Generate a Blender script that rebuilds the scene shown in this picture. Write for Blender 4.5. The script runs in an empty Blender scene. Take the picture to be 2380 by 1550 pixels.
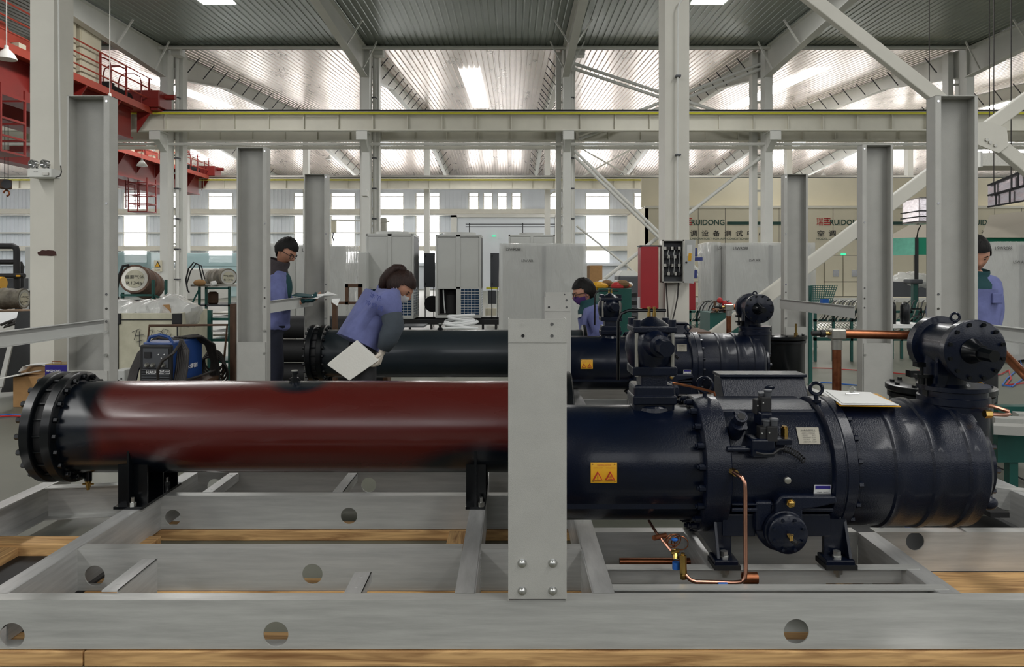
import bpy, math, random
from mathutils import Vector, Matrix, geometry
random.seed(7)
C = bpy.context.scene.collection
S = 0.84            # working units -> metres
F = 1750.0; CX = 1190.0; HY = 632.0; CH = 1.5
PI = math.pi
def P(px, py, Y): return Vector(((px-CX)/F*Y, Y, CH-(py-HY)/F*Y))
def X(px, Y): return (px-CX)/F*Y
def Z(py, Y): return CH-(py-HY)/F*Y

# ---------------------------------------------------------------- camera, world, exposure
cam = bpy.data.cameras.new('camera'); co = bpy.data.objects.new('camera', cam); C.objects.link(co)
co.location = (0, 0, CH*S); co.rotation_euler = (PI/2, 0, 0)
cam.sensor_fit = 'HORIZONTAL'; cam.sensor_width = 36; cam.lens = 36*F/2380
cam.shift_y = -(775-HY)/2380.0; cam.clip_start = 0.05; cam.clip_end = 400
bpy.context.scene.camera = co
sc = bpy.context.scene
sc.view_settings.view_transform = 'Standard'; sc.view_settings.look = 'None'
sc.view_settings.gamma = 1.0; sc.view_settings.use_curve_mapping = False
sc.view_settings.exposure = 0.7
w = bpy.data.worlds.new('overcast'); sc.world = w; w.use_nodes = True
w.node_tree.nodes['Background'].inputs[0].default_value = (0.93, 0.96, 1.0, 1)
w.node_tree.nodes['Background'].inputs[1].default_value = 0.42
SKY_PANE = 13.0      # brightness of daylight behind roof lights
WIN_NEAR = 1.3      # windows behind the viewer
WIN_PANE = 6.5      # brightness of daylight behind the wall windows
def area(name, loc, rot, sx, sy, power, col=(1, 1, 1)):
    l = bpy.data.lights.new(name, 'AREA'); l.shape = 'RECTANGLE'; l.size = sx*S; l.size_y = sy*S; l.energy = power; l.color = col
    o = bpy.data.objects.new(name, l); C.objects.link(o); o.location = Vector(loc)*S; o.rotation_euler = rot
    return o

# ---------------------------------------------------------------- materials
def nt(m):
    m.use_nodes = True; t = m.node_tree; return t, t.nodes['Principled BSDF']
def lin(c):
    return tuple((x/12.92 if x <= .04045 else ((x+.055)/1.055)**2.4) for x in c)+(1,)
def rgb(r, g, b): return lin((r/255., g/255., b/255.))
def N(t, kind, **kw):
    n = t.nodes.new(kind)
    for k, v in kw.items():
        if k.startswith('_'): setattr(n, k[1:], v)
        else: n.inputs[k.replace('~', ' ')].default_value = v
    return n
def mat(name, col, rough=.5, metal=0., var=.0, vscale=4., bump=0., bscale=60., stretch=(1, 1, 1), coat=0., alpha=1., trans=0., spec=None, col2=None, rvar=0.):
    m = bpy.data.materials.new(name); t, b = nt(m)
    b.inputs['Base Color'].default_value = col; b.inputs['Roughness'].default_value = rough; b.inputs['Metallic'].default_value = metal
    if coat: b.inputs['Coat Weight'].default_value = coat; b.inputs['Coat Roughness'].default_value = .12
    if alpha < 1: b.inputs['Alpha'].default_value = alpha
    if trans: b.inputs['Transmission Weight'].default_value = trans
    if spec is not None: b.inputs['Specular IOR Level'].default_value = spec
    if var or bump or col2 or rvar:
        tc = N(t, 'ShaderNodeTexCoord'); mp = N(t, 'ShaderNodeMapping'); mp.inputs['Scale'].default_value = stretch
        t.links.new(tc.outputs['Object'], mp.inputs[0])
        n = N(t, 'ShaderNodeTexNoise', Scale=vscale, Detail=5.0, Roughness=.6); t.links.new(mp.outputs[0], n.inputs['Vector'])
        if var or col2:
            mx = N(t, 'ShaderNodeMix', _data_type='RGBA')
            c2 = col2 or tuple(max(0, x*(1-var)) for x in col[:3])+(1,)
            c1 = col if col2 else tuple(min(1, x*(1+var)) for x in col[:3])+(1,)
            mx.inputs['A'].default_value = c1; mx.inputs['B'].default_value = c2
            r = N(t, 'ShaderNodeMapRange'); r.inputs['From Min'].default_value = .35; r.inputs['From Max'].default_value = .65
            t.links.new(n.outputs[0], r.inputs[0]); t.links.new(r.outputs[0], mx.inputs['Factor'])
            t.links.new(mx.outputs['Result'], b.inputs['Base Color'])
        if rvar:
            r2 = N(t, 'ShaderNodeMapRange'); r2.inputs['To Min'].default_value = max(0.02, rough-rvar); r2.inputs['To Max'].default_value = min(1, rough+rvar)
            r2.inputs['From Min'].default_value = .3; r2.inputs['From Max'].default_value = .7
            t.links.new(n.outputs[0], r2.inputs[0]); t.links.new(r2.outputs[0], b.inputs['Roughness'])
        if bump:
            n2 = N(t, 'ShaderNodeTexNoise', Scale=bscale, Detail=3.0); t.links.new(mp.outputs[0], n2.inputs['Vector'])
            bp = N(t, 'ShaderNodeBump', Strength=bump, Distance=.01); t.links.new(n2.outputs[0], bp.inputs['Height'])
            t.links.new(bp.outputs[0], b.inputs['Normal'])
    return m
def emis(name, col, s):
    m = bpy.data.materials.new(name); t, b = nt(m); b.inputs['Base Color'].default_value = (0, 0, 0, 1)
    b.inputs['Emission Color'].default_value = col; b.inputs['Emission Strength'].default_value = s
    b.inputs['Roughness'].default_value = .3
    return m

M = {}
M['post'] = mat('grey_powder_coat', rgb(172, 171, 165), .5, 0, .04, 9, .15, 400)
M['cabinet'] = mat('light_grey_sheet', rgb(186, 187, 183), .45, 0, .03, 3)
M['galv'] = mat('brushed_aluminium_channel', rgb(190, 190, 186), .40, .35, .13, 3, .05, 40, (1, 6, 14), rvar=.10)
M['galvy'] = mat('brushed_aluminium_cross', rgb(188, 188, 186), .38, .4, .13, 3, .05, 40, (6, 1, 14), rvar=.10)
M['steelw'] = mat('white_painted_steel', rgb(214, 214, 208), .5, 0, .05, .7, .05, 30)
M['colw'] = mat('cream_white_column_paint', rgb(206, 203, 192), .55, 0, .05, 1.2, .08, 25)
M['beamw'] = mat('ivory_crane_beam_paint', rgb(216, 213, 200), .5, 0, .06, .8, .12, 3)
M['navy'] = mat('navy_gloss_paint', rgb(4, 12, 30), .3, 0, .25, 3, .08, 160, coat=.2, spec=.3)
M['navycast'] = mat('navy_cast_paint', rgb(6, 14, 32), .34, 0, .2, 5, .2, 220, coat=.15, spec=.3)
M['black'] = mat('black_paint', rgb(5, 8, 12), .3, 0, .15, 6, coat=.2, spec=.3)
M['blackm'] = mat('matt_black', rgb(20, 20, 22), .65)
M['rubber'] = mat('black_rubber', rgb(17, 17, 18), .6)
M['chrome'] = mat('zinc_bolt', rgb(200, 200, 196), .28, .95)
M['tinplate'] = mat('dull_metal_name_plate', rgb(128, 124, 112), .45, .3)
M['brass'] = mat('brass', rgb(180, 148, 84), .25, 1.0, .1, 30)
M['copper'] = mat('copper', rgb(198, 146, 124), .28, 1.0, .1, 20)
M['copperold'] = mat('heat_stained_copper', rgb(160, 104, 72), .35, .9, 0, 9, col2=rgb(110, 60, 40))
M['nickel'] = mat('brushed_nickel', rgb(170, 168, 160), .35, .9, .08, 40)
M['red'] = mat('crane_red_paint', rgb(132, 36, 30), .45, 0, .12, 1.5)
M['redlip'] = mat('crane_orange_red_paint', rgb(172, 66, 48), .45, 0, .08, 2)
M['redbox'] = mat('red_cabinet_paint', rgb(150, 22, 30), .42, 0, .05, 5)
M['teal'] = mat('dark_green_paint', rgb(12, 78, 70), .45, 0, .12, 5)
M['green'] = mat('bright_green_cloth', rgb(20, 130, 100), .8)
M['mint'] = mat('pale_green_cloth', rgb(120, 196, 172), .8, 0, .08, 12)
M['cream'] = mat('cream_panel', rgb(214, 207, 184), .55, 0, .04, .6)
M['creamdirty'] = mat('dirty_cream_board', rgb(196, 192, 170), .6, 0, 0, 6, col2=rgb(176, 172, 150))
M['seam'] = mat('dark_joint', rgb(60, 58, 52), .7)
M['paper'] = mat('white_paper', rgb(225, 225, 222), .7)
M['foam'] = mat('white_foam', rgb(222, 220, 212), .85, bump=.2, bscale=80)
M['card'] = mat('brown_cardboard', rgb(160, 122, 78), .85, 0, .08, 12)
M['kraft'] = mat('dark_kraft', rgb(120, 92, 60), .85, 0, .1, 12)
M['yellow'] = mat('yellow_conductor', rgb(206, 200, 60), .5)
M['warn'] = mat('warning_yellow', rgb(222, 165, 30), .4)
M['ink'] = mat('dark_print', rgb(34, 34, 36), .6)
M['inkred'] = mat('red_print', rgb(178, 40, 40), .6)
M['inkgreen'] = mat('green_black_print', rgb(34, 70, 60), .6)
M['inkwhite'] = mat('white_print', rgb(225, 225, 225), .6)
M['inkblue'] = mat('navy_print', rgb(50, 60, 120), .7)
M['rust'] = mat('rusty_drum', rgb(118, 92, 76), .7, 0, 0, 9, .2, 30, col2=rgb(76, 56, 46))
M['rustgrey'] = mat('weathered_drum', rgb(128, 122, 108), .6, .2, 0, 7, .2, 30, col2=rgb(78, 72, 62))
M['rusthole'] = mat('rust_patch', rgb(62, 32, 26), .8)
M['brown'] = mat('brown_rusted_steel', rgb(82, 58, 40), .65, .2, .2, 8)
M['blue'] = mat('welder_blue', rgb(28, 62, 120), .4, 0, .1, 6)
M['bluetag'] = mat('blue_tape', rgb(24, 90, 170), .5)
M['indigo'] = mat('indigo_can', rgb(38, 28, 120), .35)
M['coil'] = mat('blue_fin_coil', rgb(22, 66, 104), .4, .3, .15, 20)
M['wire'] = mat('white_wire', rgb(220, 222, 222), .45)
M['cable'] = mat('black_cable', rgb(38, 33, 30), .55)
M['skin'] = mat('skin', rgb(176, 128, 104), .5, 0, .05, 30)
M['hair'] = mat('black_hair', rgb(16, 14, 13), .6, 0, .3, 90, .5, 120, (1, 1, .2), spec=.2)
M['hairb'] = mat('dark_brown_hair', rgb(40, 25, 20), .55, 0, .3, 90, .5, 120, (1, 1, .2), spec=.25)
M['jacket'] = mat('periwinkle_work_jacket', rgb(98, 104, 150), .85, 0, .16, 9, 1.0, 9)
M['fleece'] = mat('charcoal_fleece', rgb(58, 52, 54), .9, 0, .1, 20, .4, 90)
M['tealcloth'] = mat('teal_shirt', rgb(18, 62, 66), .85)
M['jeans'] = mat('dark_navy_trousers', rgb(20, 24, 40), .85, 0, .15, 14, .3, 30)
M['sleeve'] = mat('dark_grey_oversleeve', rgb(62, 70, 78), .8, 0, .08, 20, .4, 16)
M['glove'] = mat('cotton_glove', rgb(206, 196, 182), .9, 0, .05, 40, .4, 120)
M['maskw'] = mat('white_mask', rgb(226, 226, 226), .8)
M['maskp'] = mat('purple_mask', rgb(84, 52, 112), .8)
M['panelblue'] = mat('pale_steel_wall_panel', rgb(220, 226, 232), .5, 0, .04, .3)
M['glassteal'] = mat('pale_teal_glass', rgb(190, 220, 222), .2, 0, alpha=.7)
M['lens'] = mat('silver_reflector', rgb(200, 200, 200), .15, .9)
M['lampw'] = mat('white_lamp_enamel', rgb(214, 212, 206), .4)
M['kraftgrey'] = mat('grey_beige_canvas', rgb(150, 143, 130), .85)
M['foil'] = mat('foil_insulation', rgb(205, 198, 200), .22, .9, .1, 3, .8, 8)
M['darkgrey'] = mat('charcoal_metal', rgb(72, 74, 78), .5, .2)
M['sky'] = emis('roof_light_sheet', (1, .99, .97, 1), SKY_PANE)
M['win'] = emis('daylit_window_pane', (1, .985, .97, 1), WIN_PANE)
M['winnear'] = emis('near_daylit_window_pane', (.97, .985, 1, 1), WIN_NEAR)
M['exit'] = emis('green_exit_sign', (.05, .7, .35, 1), .8)

# translucent wrapping film
def film_mat():
    m = bpy.data.materials.new('translucent_wrapping_film'); t, b = nt(m)
    b.inputs['Base Color'].default_value = rgb(226, 226, 222); b.inputs['Roughness'].default_value = .22
    b.inputs['Alpha'].default_value = .55; b.inputs['Coat Weight'].default_value = .5
    tc = N(t, 'ShaderNodeTexCoord'); mp = N(t, 'ShaderNodeMapping'); mp.inputs['Scale'].default_value = (4, 4, 1.1)
    t.links.new(tc.outputs['Object'], mp.inputs[0])
    n = N(t, 'ShaderNodeTexNoise', Scale=2.0, Detail=5.0, Distortion=.5); t.links.new(mp.outputs[0], n.inputs['Vector'])
    bp = N(t, 'ShaderNodeBump', Strength=.7, Distance=.05); t.links.new(n.outputs[0], bp.inputs['Height']); t.links.new(bp.outputs[0], b.inputs['Normal'])
    return m
M['film'] = film_mat()
# wood with grain along x and knots
def wood_mat(name, axis):
    m = bpy.data.materials.new(name); t, b = nt(m); b.inputs['Roughness'].default_value = .7
    tc = N(t, 'ShaderNodeTexCoord'); mp = N(t, 'ShaderNodeMapping')
    mp.inputs['Scale'].default_value = (1.2, 14, 14) if axis == 'x' else (14, 1.2, 14)
    t.links.new(tc.outputs['Object'], mp.inputs[0])
    n = N(t, 'ShaderNodeTexNoise', Scale=2.2, Detail=7.0, Distortion=1.3); t.links.new(mp.outputs[0], n.inputs['Vector'])
    cr = N(t, 'ShaderNodeValToRGB'); e = cr.color_ramp.elements
    e[0].position = .28; e[0].color = rgb(136, 96, 56); e[1].position = .62; e[1].color = rgb(214, 172, 116)
    t.links.new(n.outputs[0], cr.inputs[0])
    v = N(t, 'ShaderNodeTexVoronoi', Scale=2.3); mp2 = N(t, 'ShaderNodeMapping'); mp2.inputs['Scale'].default_value = (1, 2, 2) if axis == 'x' else (2, 1, 2)
    t.links.new(tc.outputs['Object'], mp2.inputs[0]); t.links.new(mp2.outputs[0], v.inputs['Vector'])
    r = N(t, 'ShaderNodeMapRange'); r.inputs['From Min'].default_value = .05; r.inputs['From Max'].default_value = .14
    t.links.new(v.outputs['Distance'], r.inputs[0])
    mx = N(t, 'ShaderNodeMix', _data_type='RGBA'); mx.inputs['A'].default_value = rgb(92, 58, 34)
    t.links.new(r.outputs[0], mx.inputs['Factor']); t.links.new(cr.outputs[0], mx.inputs['B']); t.links.new(mx.outputs['Result'], b.inputs['Base Color'])
    bp = N(t, 'ShaderNodeBump', Strength=.3, Distance=.004); t.links.new(n.outputs[0], bp.inputs['Height']); t.links.new(bp.outputs[0], b.inputs['Normal'])
    return m
M['wood'] = wood_mat('pine_timber', 'x'); M['woody'] = wood_mat('pine_timber_cross', 'y')
# red primer with navy overspray near the ends / saddles
def primer_mat():
    m = bpy.data.materials.new('red_primer_with_navy_overspray'); t, b = nt(m); b.inputs['Roughness'].default_value = .34
    b.inputs['Coat Weight'].default_value = .25; b.inputs['Coat Roughness'].default_value = .2
    tc = N(t, 'ShaderNodeTexCoord'); n = N(t, 'ShaderNodeTexNoise', Scale=3.0, Detail=3.0)
    t.links.new(tc.outputs['Object'], n.inputs['Vector'])
    sp = N(t, 'ShaderNodeSeparateXYZ'); t.links.new(tc.outputs['Object'], sp.inputs[0])
    def math_(op, a=None, bb=None, c=None):
        q = N(t, 'ShaderNodeMath', _operation=op)
        for i, v in enumerate((a, bb, c)):
            if v is None: continue
            if isinstance(v, (int, float)): q.inputs[i].default_value = v
            else: t.links.new(v, q.inputs[i])
        return q.outputs[0]
    nz = math_('MULTIPLY_ADD', n.outputs[0], .36, -.18)
    # blob distances (metres, object space: x centred on shell, z from 0 at shell bottom)
    fac = None
    for (bx, bz, sx, sz) in PRIMER_BLOBS:
        dx = math_('MULTIPLY', math_('SUBTRACT', sp.outputs[0], bx), 1/sx)
        dz = math_('MULTIPLY', math_('SUBTRACT', sp.outputs[2], bz), 1/sz)
        d = math_('SQRT', math_('ADD', math_('MULTIPLY', dx, dx), math_('MULTIPLY', dz, dz)))
        fac = d if fac is None else math_('MINIMUM', fac, d)
    fac = math_('ADD', fac, nz)
    r = N(t, 'ShaderNodeMapRange'); r.inputs['From Min'].default_value = .85; r.inputs['From Max'].default_value = 1.25
    t.links.new(fac, r.inputs[0])
    mx = N(t, 'ShaderNodeMix', _data_type='RGBA'); mx.inputs['A'].default_value = rgb(13, 19, 28)
    mx2 = N(t, 'ShaderNodeMix', _data_type='RGBA'); mx2.inputs['A'].default_value = rgb(84, 21, 17); mx2.inputs['B'].default_value = rgb(72, 26, 22)
    n3 = N(t, 'ShaderNodeTexNoise', Scale=1.6, Detail=4.0); t.links.new(tc.outputs['Object'], n3.inputs['Vector']); t.links.new(n3.outputs[0], mx2.inputs['Factor'])
    t.links.new(mx2.outputs['Result'], mx.inputs['B']); t.links.new(r.outputs[0], mx.inputs['Factor']); t.links.new(mx.outputs['Result'], b.inputs['Base Color'])
    r3 = N(t, 'ShaderNodeMapRange'); r3.inputs['To Min'].default_value = .17; r3.inputs['To Max'].default_value = .34
    r3.inputs['From Min'].default_value = .35; r3.inputs['From Max'].default_value = .65
    mp = N(t, 'ShaderNodeMapping'); mp.inputs['Scale'].default_value = (.6, 1, 3); t.links.new(tc.outputs['Object'], mp.inputs[0])
    n4 = N(t, 'ShaderNodeTexNoise', Scale=2.5, Detail=3.0); t.links.new(mp.outputs[0], n4.inputs['Vector']); t.links.new(n4.outputs[0], r3.inputs[0])
    t.links.new(r3.outputs[0], b.inputs['Roughness'])
    return m
# floor: worn grey-green coating
def floor_shading():
    m = bpy.data.materials.new('worn_grey_green_floor_coating'); t, b = nt(m)
    tc = N(t, 'ShaderNodeTexCoord'); n = N(t, 'ShaderNodeTexNoise', Scale=.5, Detail=7.0, Roughness=.65)
    t.links.new(tc.outputs['Object'], n.inputs['Vector'])
    cr = N(t, 'ShaderNodeValToRGB'); e = cr.color_ramp.elements
    e[0].position = .3; e[0].color = rgb(88, 90, 80); e[1].position = .7; e[1].color = rgb(118, 119, 107)
    t.links.new(n.outputs[0], cr.inputs[0]); t.links.new(cr.outputs[0], b.inputs['Base Color'])
    r = N(t, 'ShaderNodeMapRange'); r.inputs['To Min'].default_value = .34; r.inputs['To Max'].default_value = .5; b.inputs['Specular IOR Level'].default_value = .35
    t.links.new(n.outputs[0], r.inputs[0]); t.links.new(r.outputs[0], b.inputs['Roughness'])
    return m
M['floor'] = floor_shading()
# ceiling: silvery foil-faced deck
def deck_mat(name, base, rough, metal, bump):
    m = bpy.data.materials.new(name); t, b = nt(m)
    b.inputs['Metallic'].default_value = metal
    tc = N(t, 'ShaderNodeTexCoord'); mp = N(t, 'ShaderNodeMapping'); mp.inputs['Scale'].default_value = (1.6, .5, 1)
    t.links.new(tc.outputs['Object'], mp.inputs[0])
    n = N(t, 'ShaderNodeTexNoise', Scale=1.2, Detail=6.0, Roughness=.6, Distortion=.5); t.links.new(mp.outputs[0], n.inputs['Vector'])
    cr = N(t, 'ShaderNodeValToRGB'); e = cr.color_ramp.elements
    e[0].position = .3; e[0].color = tuple(x*.82 for x in base[:3])+(1,); e[1].position = .7; e[1].color = base
    t.links.new(n.outputs[0], cr.inputs[0]); t.links.new(cr.outputs[0], b.inputs['Base Color'])
    r = N(t, 'ShaderNodeMapRange'); r.inputs['To Min'].default_value = rough-.06; r.inputs['To Max'].default_value = rough+.08
    t.links.new(n.outputs[0], r.inputs[0]); t.links.new(r.outputs[0], b.inputs['Roughness'])
    n2 = N(t, 'ShaderNodeTexNoise', Scale=5.0, Detail=4.0, Distortion=1.0); t.links.new(tc.outputs['Object'], n2.inputs['Vector'])
    bp = N(t, 'ShaderNodeBump', Strength=bump, Distance=.06); t.links.new(n2.outputs[0], bp.inputs['Height']); t.links.new(bp.outputs[0], b.inputs['Normal'])
    return m
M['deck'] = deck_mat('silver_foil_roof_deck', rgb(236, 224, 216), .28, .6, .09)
M['decknear'] = deck_mat('shaded_foil_roof_deck', rgb(140, 148, 140), .34, .5, .06)  # same foil; its shade and the reflected floor put into a darker base

# ---------------------------------------------------------------- mesh accumulator
class B:
    def __init__(s): s.v = []; s.f = []; s.T = None
    def add(s, vs, fs):
        o = len(s.v)
        if s.T is not None: vs = [s.T @ Vector(v) for v in vs]
        s.v += [tuple(v) for v in vs]; s.f += [tuple(i+o for i in f) for f in fs]; return s
    def box(s, x0, x1, y0, y1, z0, z1):
        if x0 > x1: x0, x1 = x1, x0
        if y0 > y1: y0, y1 = y1, y0
        if z0 > z1: z0, z1 = z1, z0
        return s.add([(x0, y0, z0), (x1, y0, z0), (x1, y1, z0), (x0, y1, z0), (x0, y0, z1), (x1, y0, z1), (x1, y1, z1), (x0, y1, z1)],
              [(0, 3, 2, 1), (4, 5, 6, 7), (0, 1, 5, 4), (1, 2, 6, 5), (2, 3, 7, 6), (3, 0, 4, 7)])
    def prism(s, poly, axis, a, b):
        """poly: list of 2D points; axis 'x': (y,z), 'y': (x,z), 'z': (x,y); extruded a..b"""
        if a > b: a, b = b, a
        ar = sum(poly[i][0]*poly[(i+1) % len(poly)][1]-poly[(i+1) % len(poly)][0]*poly[i][1] for i in range(len(poly)))
        if (ar < 0) != (axis == 'y'): poly = poly[::-1]
        def pt(p, t):
            return (t, p[0], p[1]) if axis == 'x' else ((p[0], t, p[1]) if axis == 'y' else (p[0], p[1], t))
        n = len(poly); vs = [pt(p, a) for p in poly]+[pt(p, b) for p in poly]
        fs = [tuple(range(n))[::-1], tuple(range(n, 2*n))]+[(i, (i+1) % n, n+(i+1) % n, n+i) for i in range(n)]
        return s.add(vs, fs)
    def cyl(s, p0, p1, r0, r1=None, n=16, cap=True):
        p0 = Vector(p0); p1 = Vector(p1); r1 = r0 if r1 is None else r1
        d = (p1-p0).normalized(); a = d.orthogonal().normalized(); b = d.cross(a)
        vs = []
        for (p, r) in ((p0, r0), (p1, r1)):
            for i in range(n):
                t = 2*PI*(i+.5)/n; vs.append(p+a*(r*math.cos(t))+b*(r*math.sin(t)))
        fs = [(i, (i+1) % n, n+(i+1) % n, n+i) for i in range(n)]
        if cap: fs += [tuple(range(n))[::-1], tuple(range(n, 2*n))]
        return s.add(vs, fs)
    def lathe(s, prof, o, d, n=32, closed=False):
        """prof: list of (t, r) along direction d from o"""
        o = Vector(o); d = Vector(d).normalized(); a = d.orthogonal().normalized(); b = d.cross(a); vs = []
        for (t, r) in prof:
            for i in range(n):
                q = 2*PI*i/n; vs.append(o+d*t+a*(r*math.cos(q))+b*(r*math.sin(q)))
        fs = []; k = len(prof)
        for j in range(k-1):
            for i in range(n): fs.append((j*n+i, j*n+(i+1) % n, (j+1)*n+(i+1) % n, (j+1)*n+i))
        if not closed: fs += [tuple(range(n))[::-1], tuple(range((k-1)*n, k*n))]
        else:
            for i in range(n): fs.append(((k-1)*n+i, (k-1)*n+(i+1) % n, (i+1) % n, i))
        return s.add(vs, fs)
    def tube(s, pts, r, n=8, closed=False, cap=True):
        pts = [Vector(p) for p in pts]; m = len(pts); rr = r if isinstance(r, (list, tuple)) else [r]*m
        vs = []; prev = None
        for i in range(m):
            if closed: d = pts[(i+1) % m]-pts[i-1]
            else: d = pts[min(i+1, m-1)]-pts[max(i-1, 0)]
            d = d.normalized() if d.length > 1e-9 else Vector((0, 0, 1))
            if prev is None: a = d.orthogonal().normalized()
            else:
                a = prev-d*prev.dot(d); a = a.normalized() if a.length > 1e-6 else d.orthogonal().normalized()
            prev = a; b = d.cross(a)
            for k in range(n):
                t = 2*PI*k/n; vs.append(pts[i]+a*(rr[i]*math.cos(t))+b*(rr[i]*math.sin(t)))
        fs = []
        for i in range(m if closed else m-1):
            j = (i+1) % m
            for k in range(n): fs.append((i*n+k, i*n+(k+1) % n, j*n+(k+1) % n, j*n+k))
        if cap and not closed: fs += [tuple(range(n))[::-1], tuple(range((m-1)*n, m*n))]
        return s.add(vs, fs)
    def ball(s, c, r, nu=14, nv=9, sc=(1, 1, 1)):
        c = Vector(c); vs = [c+Vector((0, 0, -r*sc[2]))]; fs = []
        for j in range(1, nv):
            ph = -PI/2+PI*j/nv
            for i in range(nu):
                t = 2*PI*i/nu; vs.append(c+Vector((r*sc[0]*math.cos(ph)*math.cos(t), r*sc[1]*math.cos(ph)*math.sin(t), r*sc[2]*math.sin(ph))))
        vs.append(c+Vector((0, 0, r*sc[2])))
        for i in range(nu): fs.append((0, 1+(i+1) % nu, 1+i))
        for j in range(nv-2):
            for i in range(nu): fs.append((1+j*nu+i, 1+j*nu+(i+1) % nu, 1+(j+1)*nu+(i+1) % nu, 1+(j+1)*nu+i))
        L = 1+(nv-2)*nu
        for i in range(nu): fs.append((L+i, L+(i+1) % nu, L+nu))
        return s.add(vs, fs)
    def bar(s, p0, p1, w, h=None, up=(0, 0, 1)):
        """rectangular bar from p0 to p1, w sideways, h along up"""
        p0 = Vector(p0); p1 = Vector(p1); h = w if h is None else h; d = (p1-p0).normalized(); u = Vector(up)
        u = (u-d*u.dot(d)); u = u.normalized() if u.length > 1e-6 else d.orthogonal().normalized(); a = d.cross(u)
        vs = [p+a*(sx*w/2)+u*(sz*h/2) for p in (p0, p1) for (sx, sz) in ((-1, -1), (1, -1), (1, 1), (-1, 1))]
        return s.add(vs, [(0, 1, 2, 3), (7, 6, 5, 4), (0, 4, 5, 1), (1, 5, 6, 2), (2, 6, 7, 3), (3, 7, 4, 0)])
    def torus(s, c, ax, R, r, n=24, m=8, a0=0, a1=2*PI):
        c = Vector(c); ax = Vector(ax).normalized(); a = ax.orthogonal().normalized(); b = ax.cross(a)
        full = abs(a1-a0-2*PI) < 1e-6; k = n if full else n+1
        pts = [c+a*(R*math.cos(a0+(a1-a0)*i/n))+b*(R*math.sin(a0+(a1-a0)*i/n)) for i in range(k)]
        return s.tube(pts, r, m, closed=full)
    def web(s, x0, x1, z0, z1, y, th, holes, n=32):
        """vertical plate in the x-z plane at y..y+th with round holes [(x,z,r)]"""
        cuts = sorted(holes); cur = x0
        for (hx, hz, r) in cuts:
            h = r*1.25; s.box(cur, hx-h, y, y+th, z0, z1); cur = hx+h
            inner = []; outer = []
            for i in range(n):
                t = 2*PI*i/n; c_, s_ = math.cos(t), math.sin(t); k = 1/max(abs(c_), abs(s_))
                ox = hx+h*c_*k; oz = hz+h*s_*k
                if s_*k > .999: oz = z1
                if s_*k < -.999: oz = z0
                inner.append((hx+r*c_, hz+r*s_)); outer.append((ox, max(z0, min(z1, oz))))
            vs = [(p[0], y, p[1]) for p in inner]+[(p[0], y, p[1]) for p in outer]+[(p[0], y+th, p[1]) for p in inner]+[(p[0], y+th, p[1]) for p in outer]
            fs = []
            for i in range(n):
                j = (i+1) % n
                fs += [(i, n+i, n+j, j), (2*n+i, 2*n+j, 3*n+j, 3*n+i), (i, j, 2*n+j, 2*n+i), (n+i, 3*n+i, 3*n+j, n+j)]
            s.add(vs, fs)
        s.box(cur, x1, y, y+th, z0, z1); return s

WP = {}   # world position (units) of every object origin
def bbox_origin(vs):
    xs = [v[0] for v in vs]; ys = [v[1] for v in vs]; zs = [v[2] for v in vs]
    return Vector(((min(xs)+max(xs))/2, (min(ys)+max(ys))/2, min(zs)))
def tag(o, label=None, cat=None, group=None, kind=None):
    if label: o['label'] = label
    if cat: o['category'] = cat
    if group: o['group'] = group
    if kind: o['kind'] = kind
    return o
def thing(name, loc, label=None, cat=None, group=None, kind=None):
    o = bpy.data.objects.new(name, None); C.objects.link(o); o.empty_display_size = .1
    WP[o] = Vector(loc); o.location = WP[o]*S
    return tag(o, label, cat, group, kind)
def mk(name, b, m, parent=None, smooth=False, label=None, cat=None, group=None, kind=None, bevel=0, org=None, ang=40):
    o0 = Vector(org) if org is not None else bbox_origin(b.v)
    me = bpy.data.meshes.new(name); me.from_pydata([tuple((Vector(v)-o0)*S) for v in b.v], [], b.f); me.validate()
    me.materials.append(M[m] if isinstance(m, str) else m)
    o = bpy.data.objects.new(name, me); C.objects.link(o); WP[o] = o0
    if smooth: me.shade_smooth(); me.set_sharp_from_angle(angle=math.radians(ang))
    if parent is not None: o.parent = parent; o.location = (o0-WP[parent])*S
    else: o.location = o0*S
    if bevel:
        bv = o.modifiers.new('bevel', 'BEVEL'); bv.width = bevel*S; bv.segments = 2; bv.limit_method = 'ANGLE'
    return tag(o, label, cat, group, kind)
def copy_tree(o, off, names=True, parent=None, label=None, group=None, swap=None):
    c = o.copy(); C.objects.link(c); WP[c] = WP[o]+Vector(off)
    if parent is None: c.location = WP[c]*S
    else: c.parent = parent; WP[c] = WP[o]+Vector(off)
    if label: c['label'] = label
    if group: c['group'] = group
    if swap and c.type == 'MESH' and c.data.materials and c.data.materials[0] in swap:
        c.data = c.data.copy(); c.data.materials[0] = swap[c.data.materials[0]]
    for ch in list(o.children): copy_tree(ch, off, True, c, None, None, swap)
    return c
_tc = {}
def text_geo(txt, bold=False):
    if txt in _tc: return _tc[txt]
    cu = bpy.data.curves.new('t', 'FONT'); cu.body = txt; cu.size = 1; cu.resolution_u = 3; cu.fill_mode = 'FRONT'; cu.offset = .015 if bold else 0
    o = bpy.data.objects.new('t', cu); C.objects.link(o)
    bpy.context.view_layer.update(); dg = bpy.context.evaluated_depsgraph_get(); me = bpy.data.meshes.new_from_object(o.evaluated_get(dg))
    vs = [tuple(v.co) for v in me.vertices]; fs = [tuple(p.vertices) for p in me.polygons]
    bpy.data.objects.remove(o); bpy.data.curves.remove(cu); bpy.data.meshes.remove(me)
    _tc[txt] = (vs, fs); return vs, fs
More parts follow.
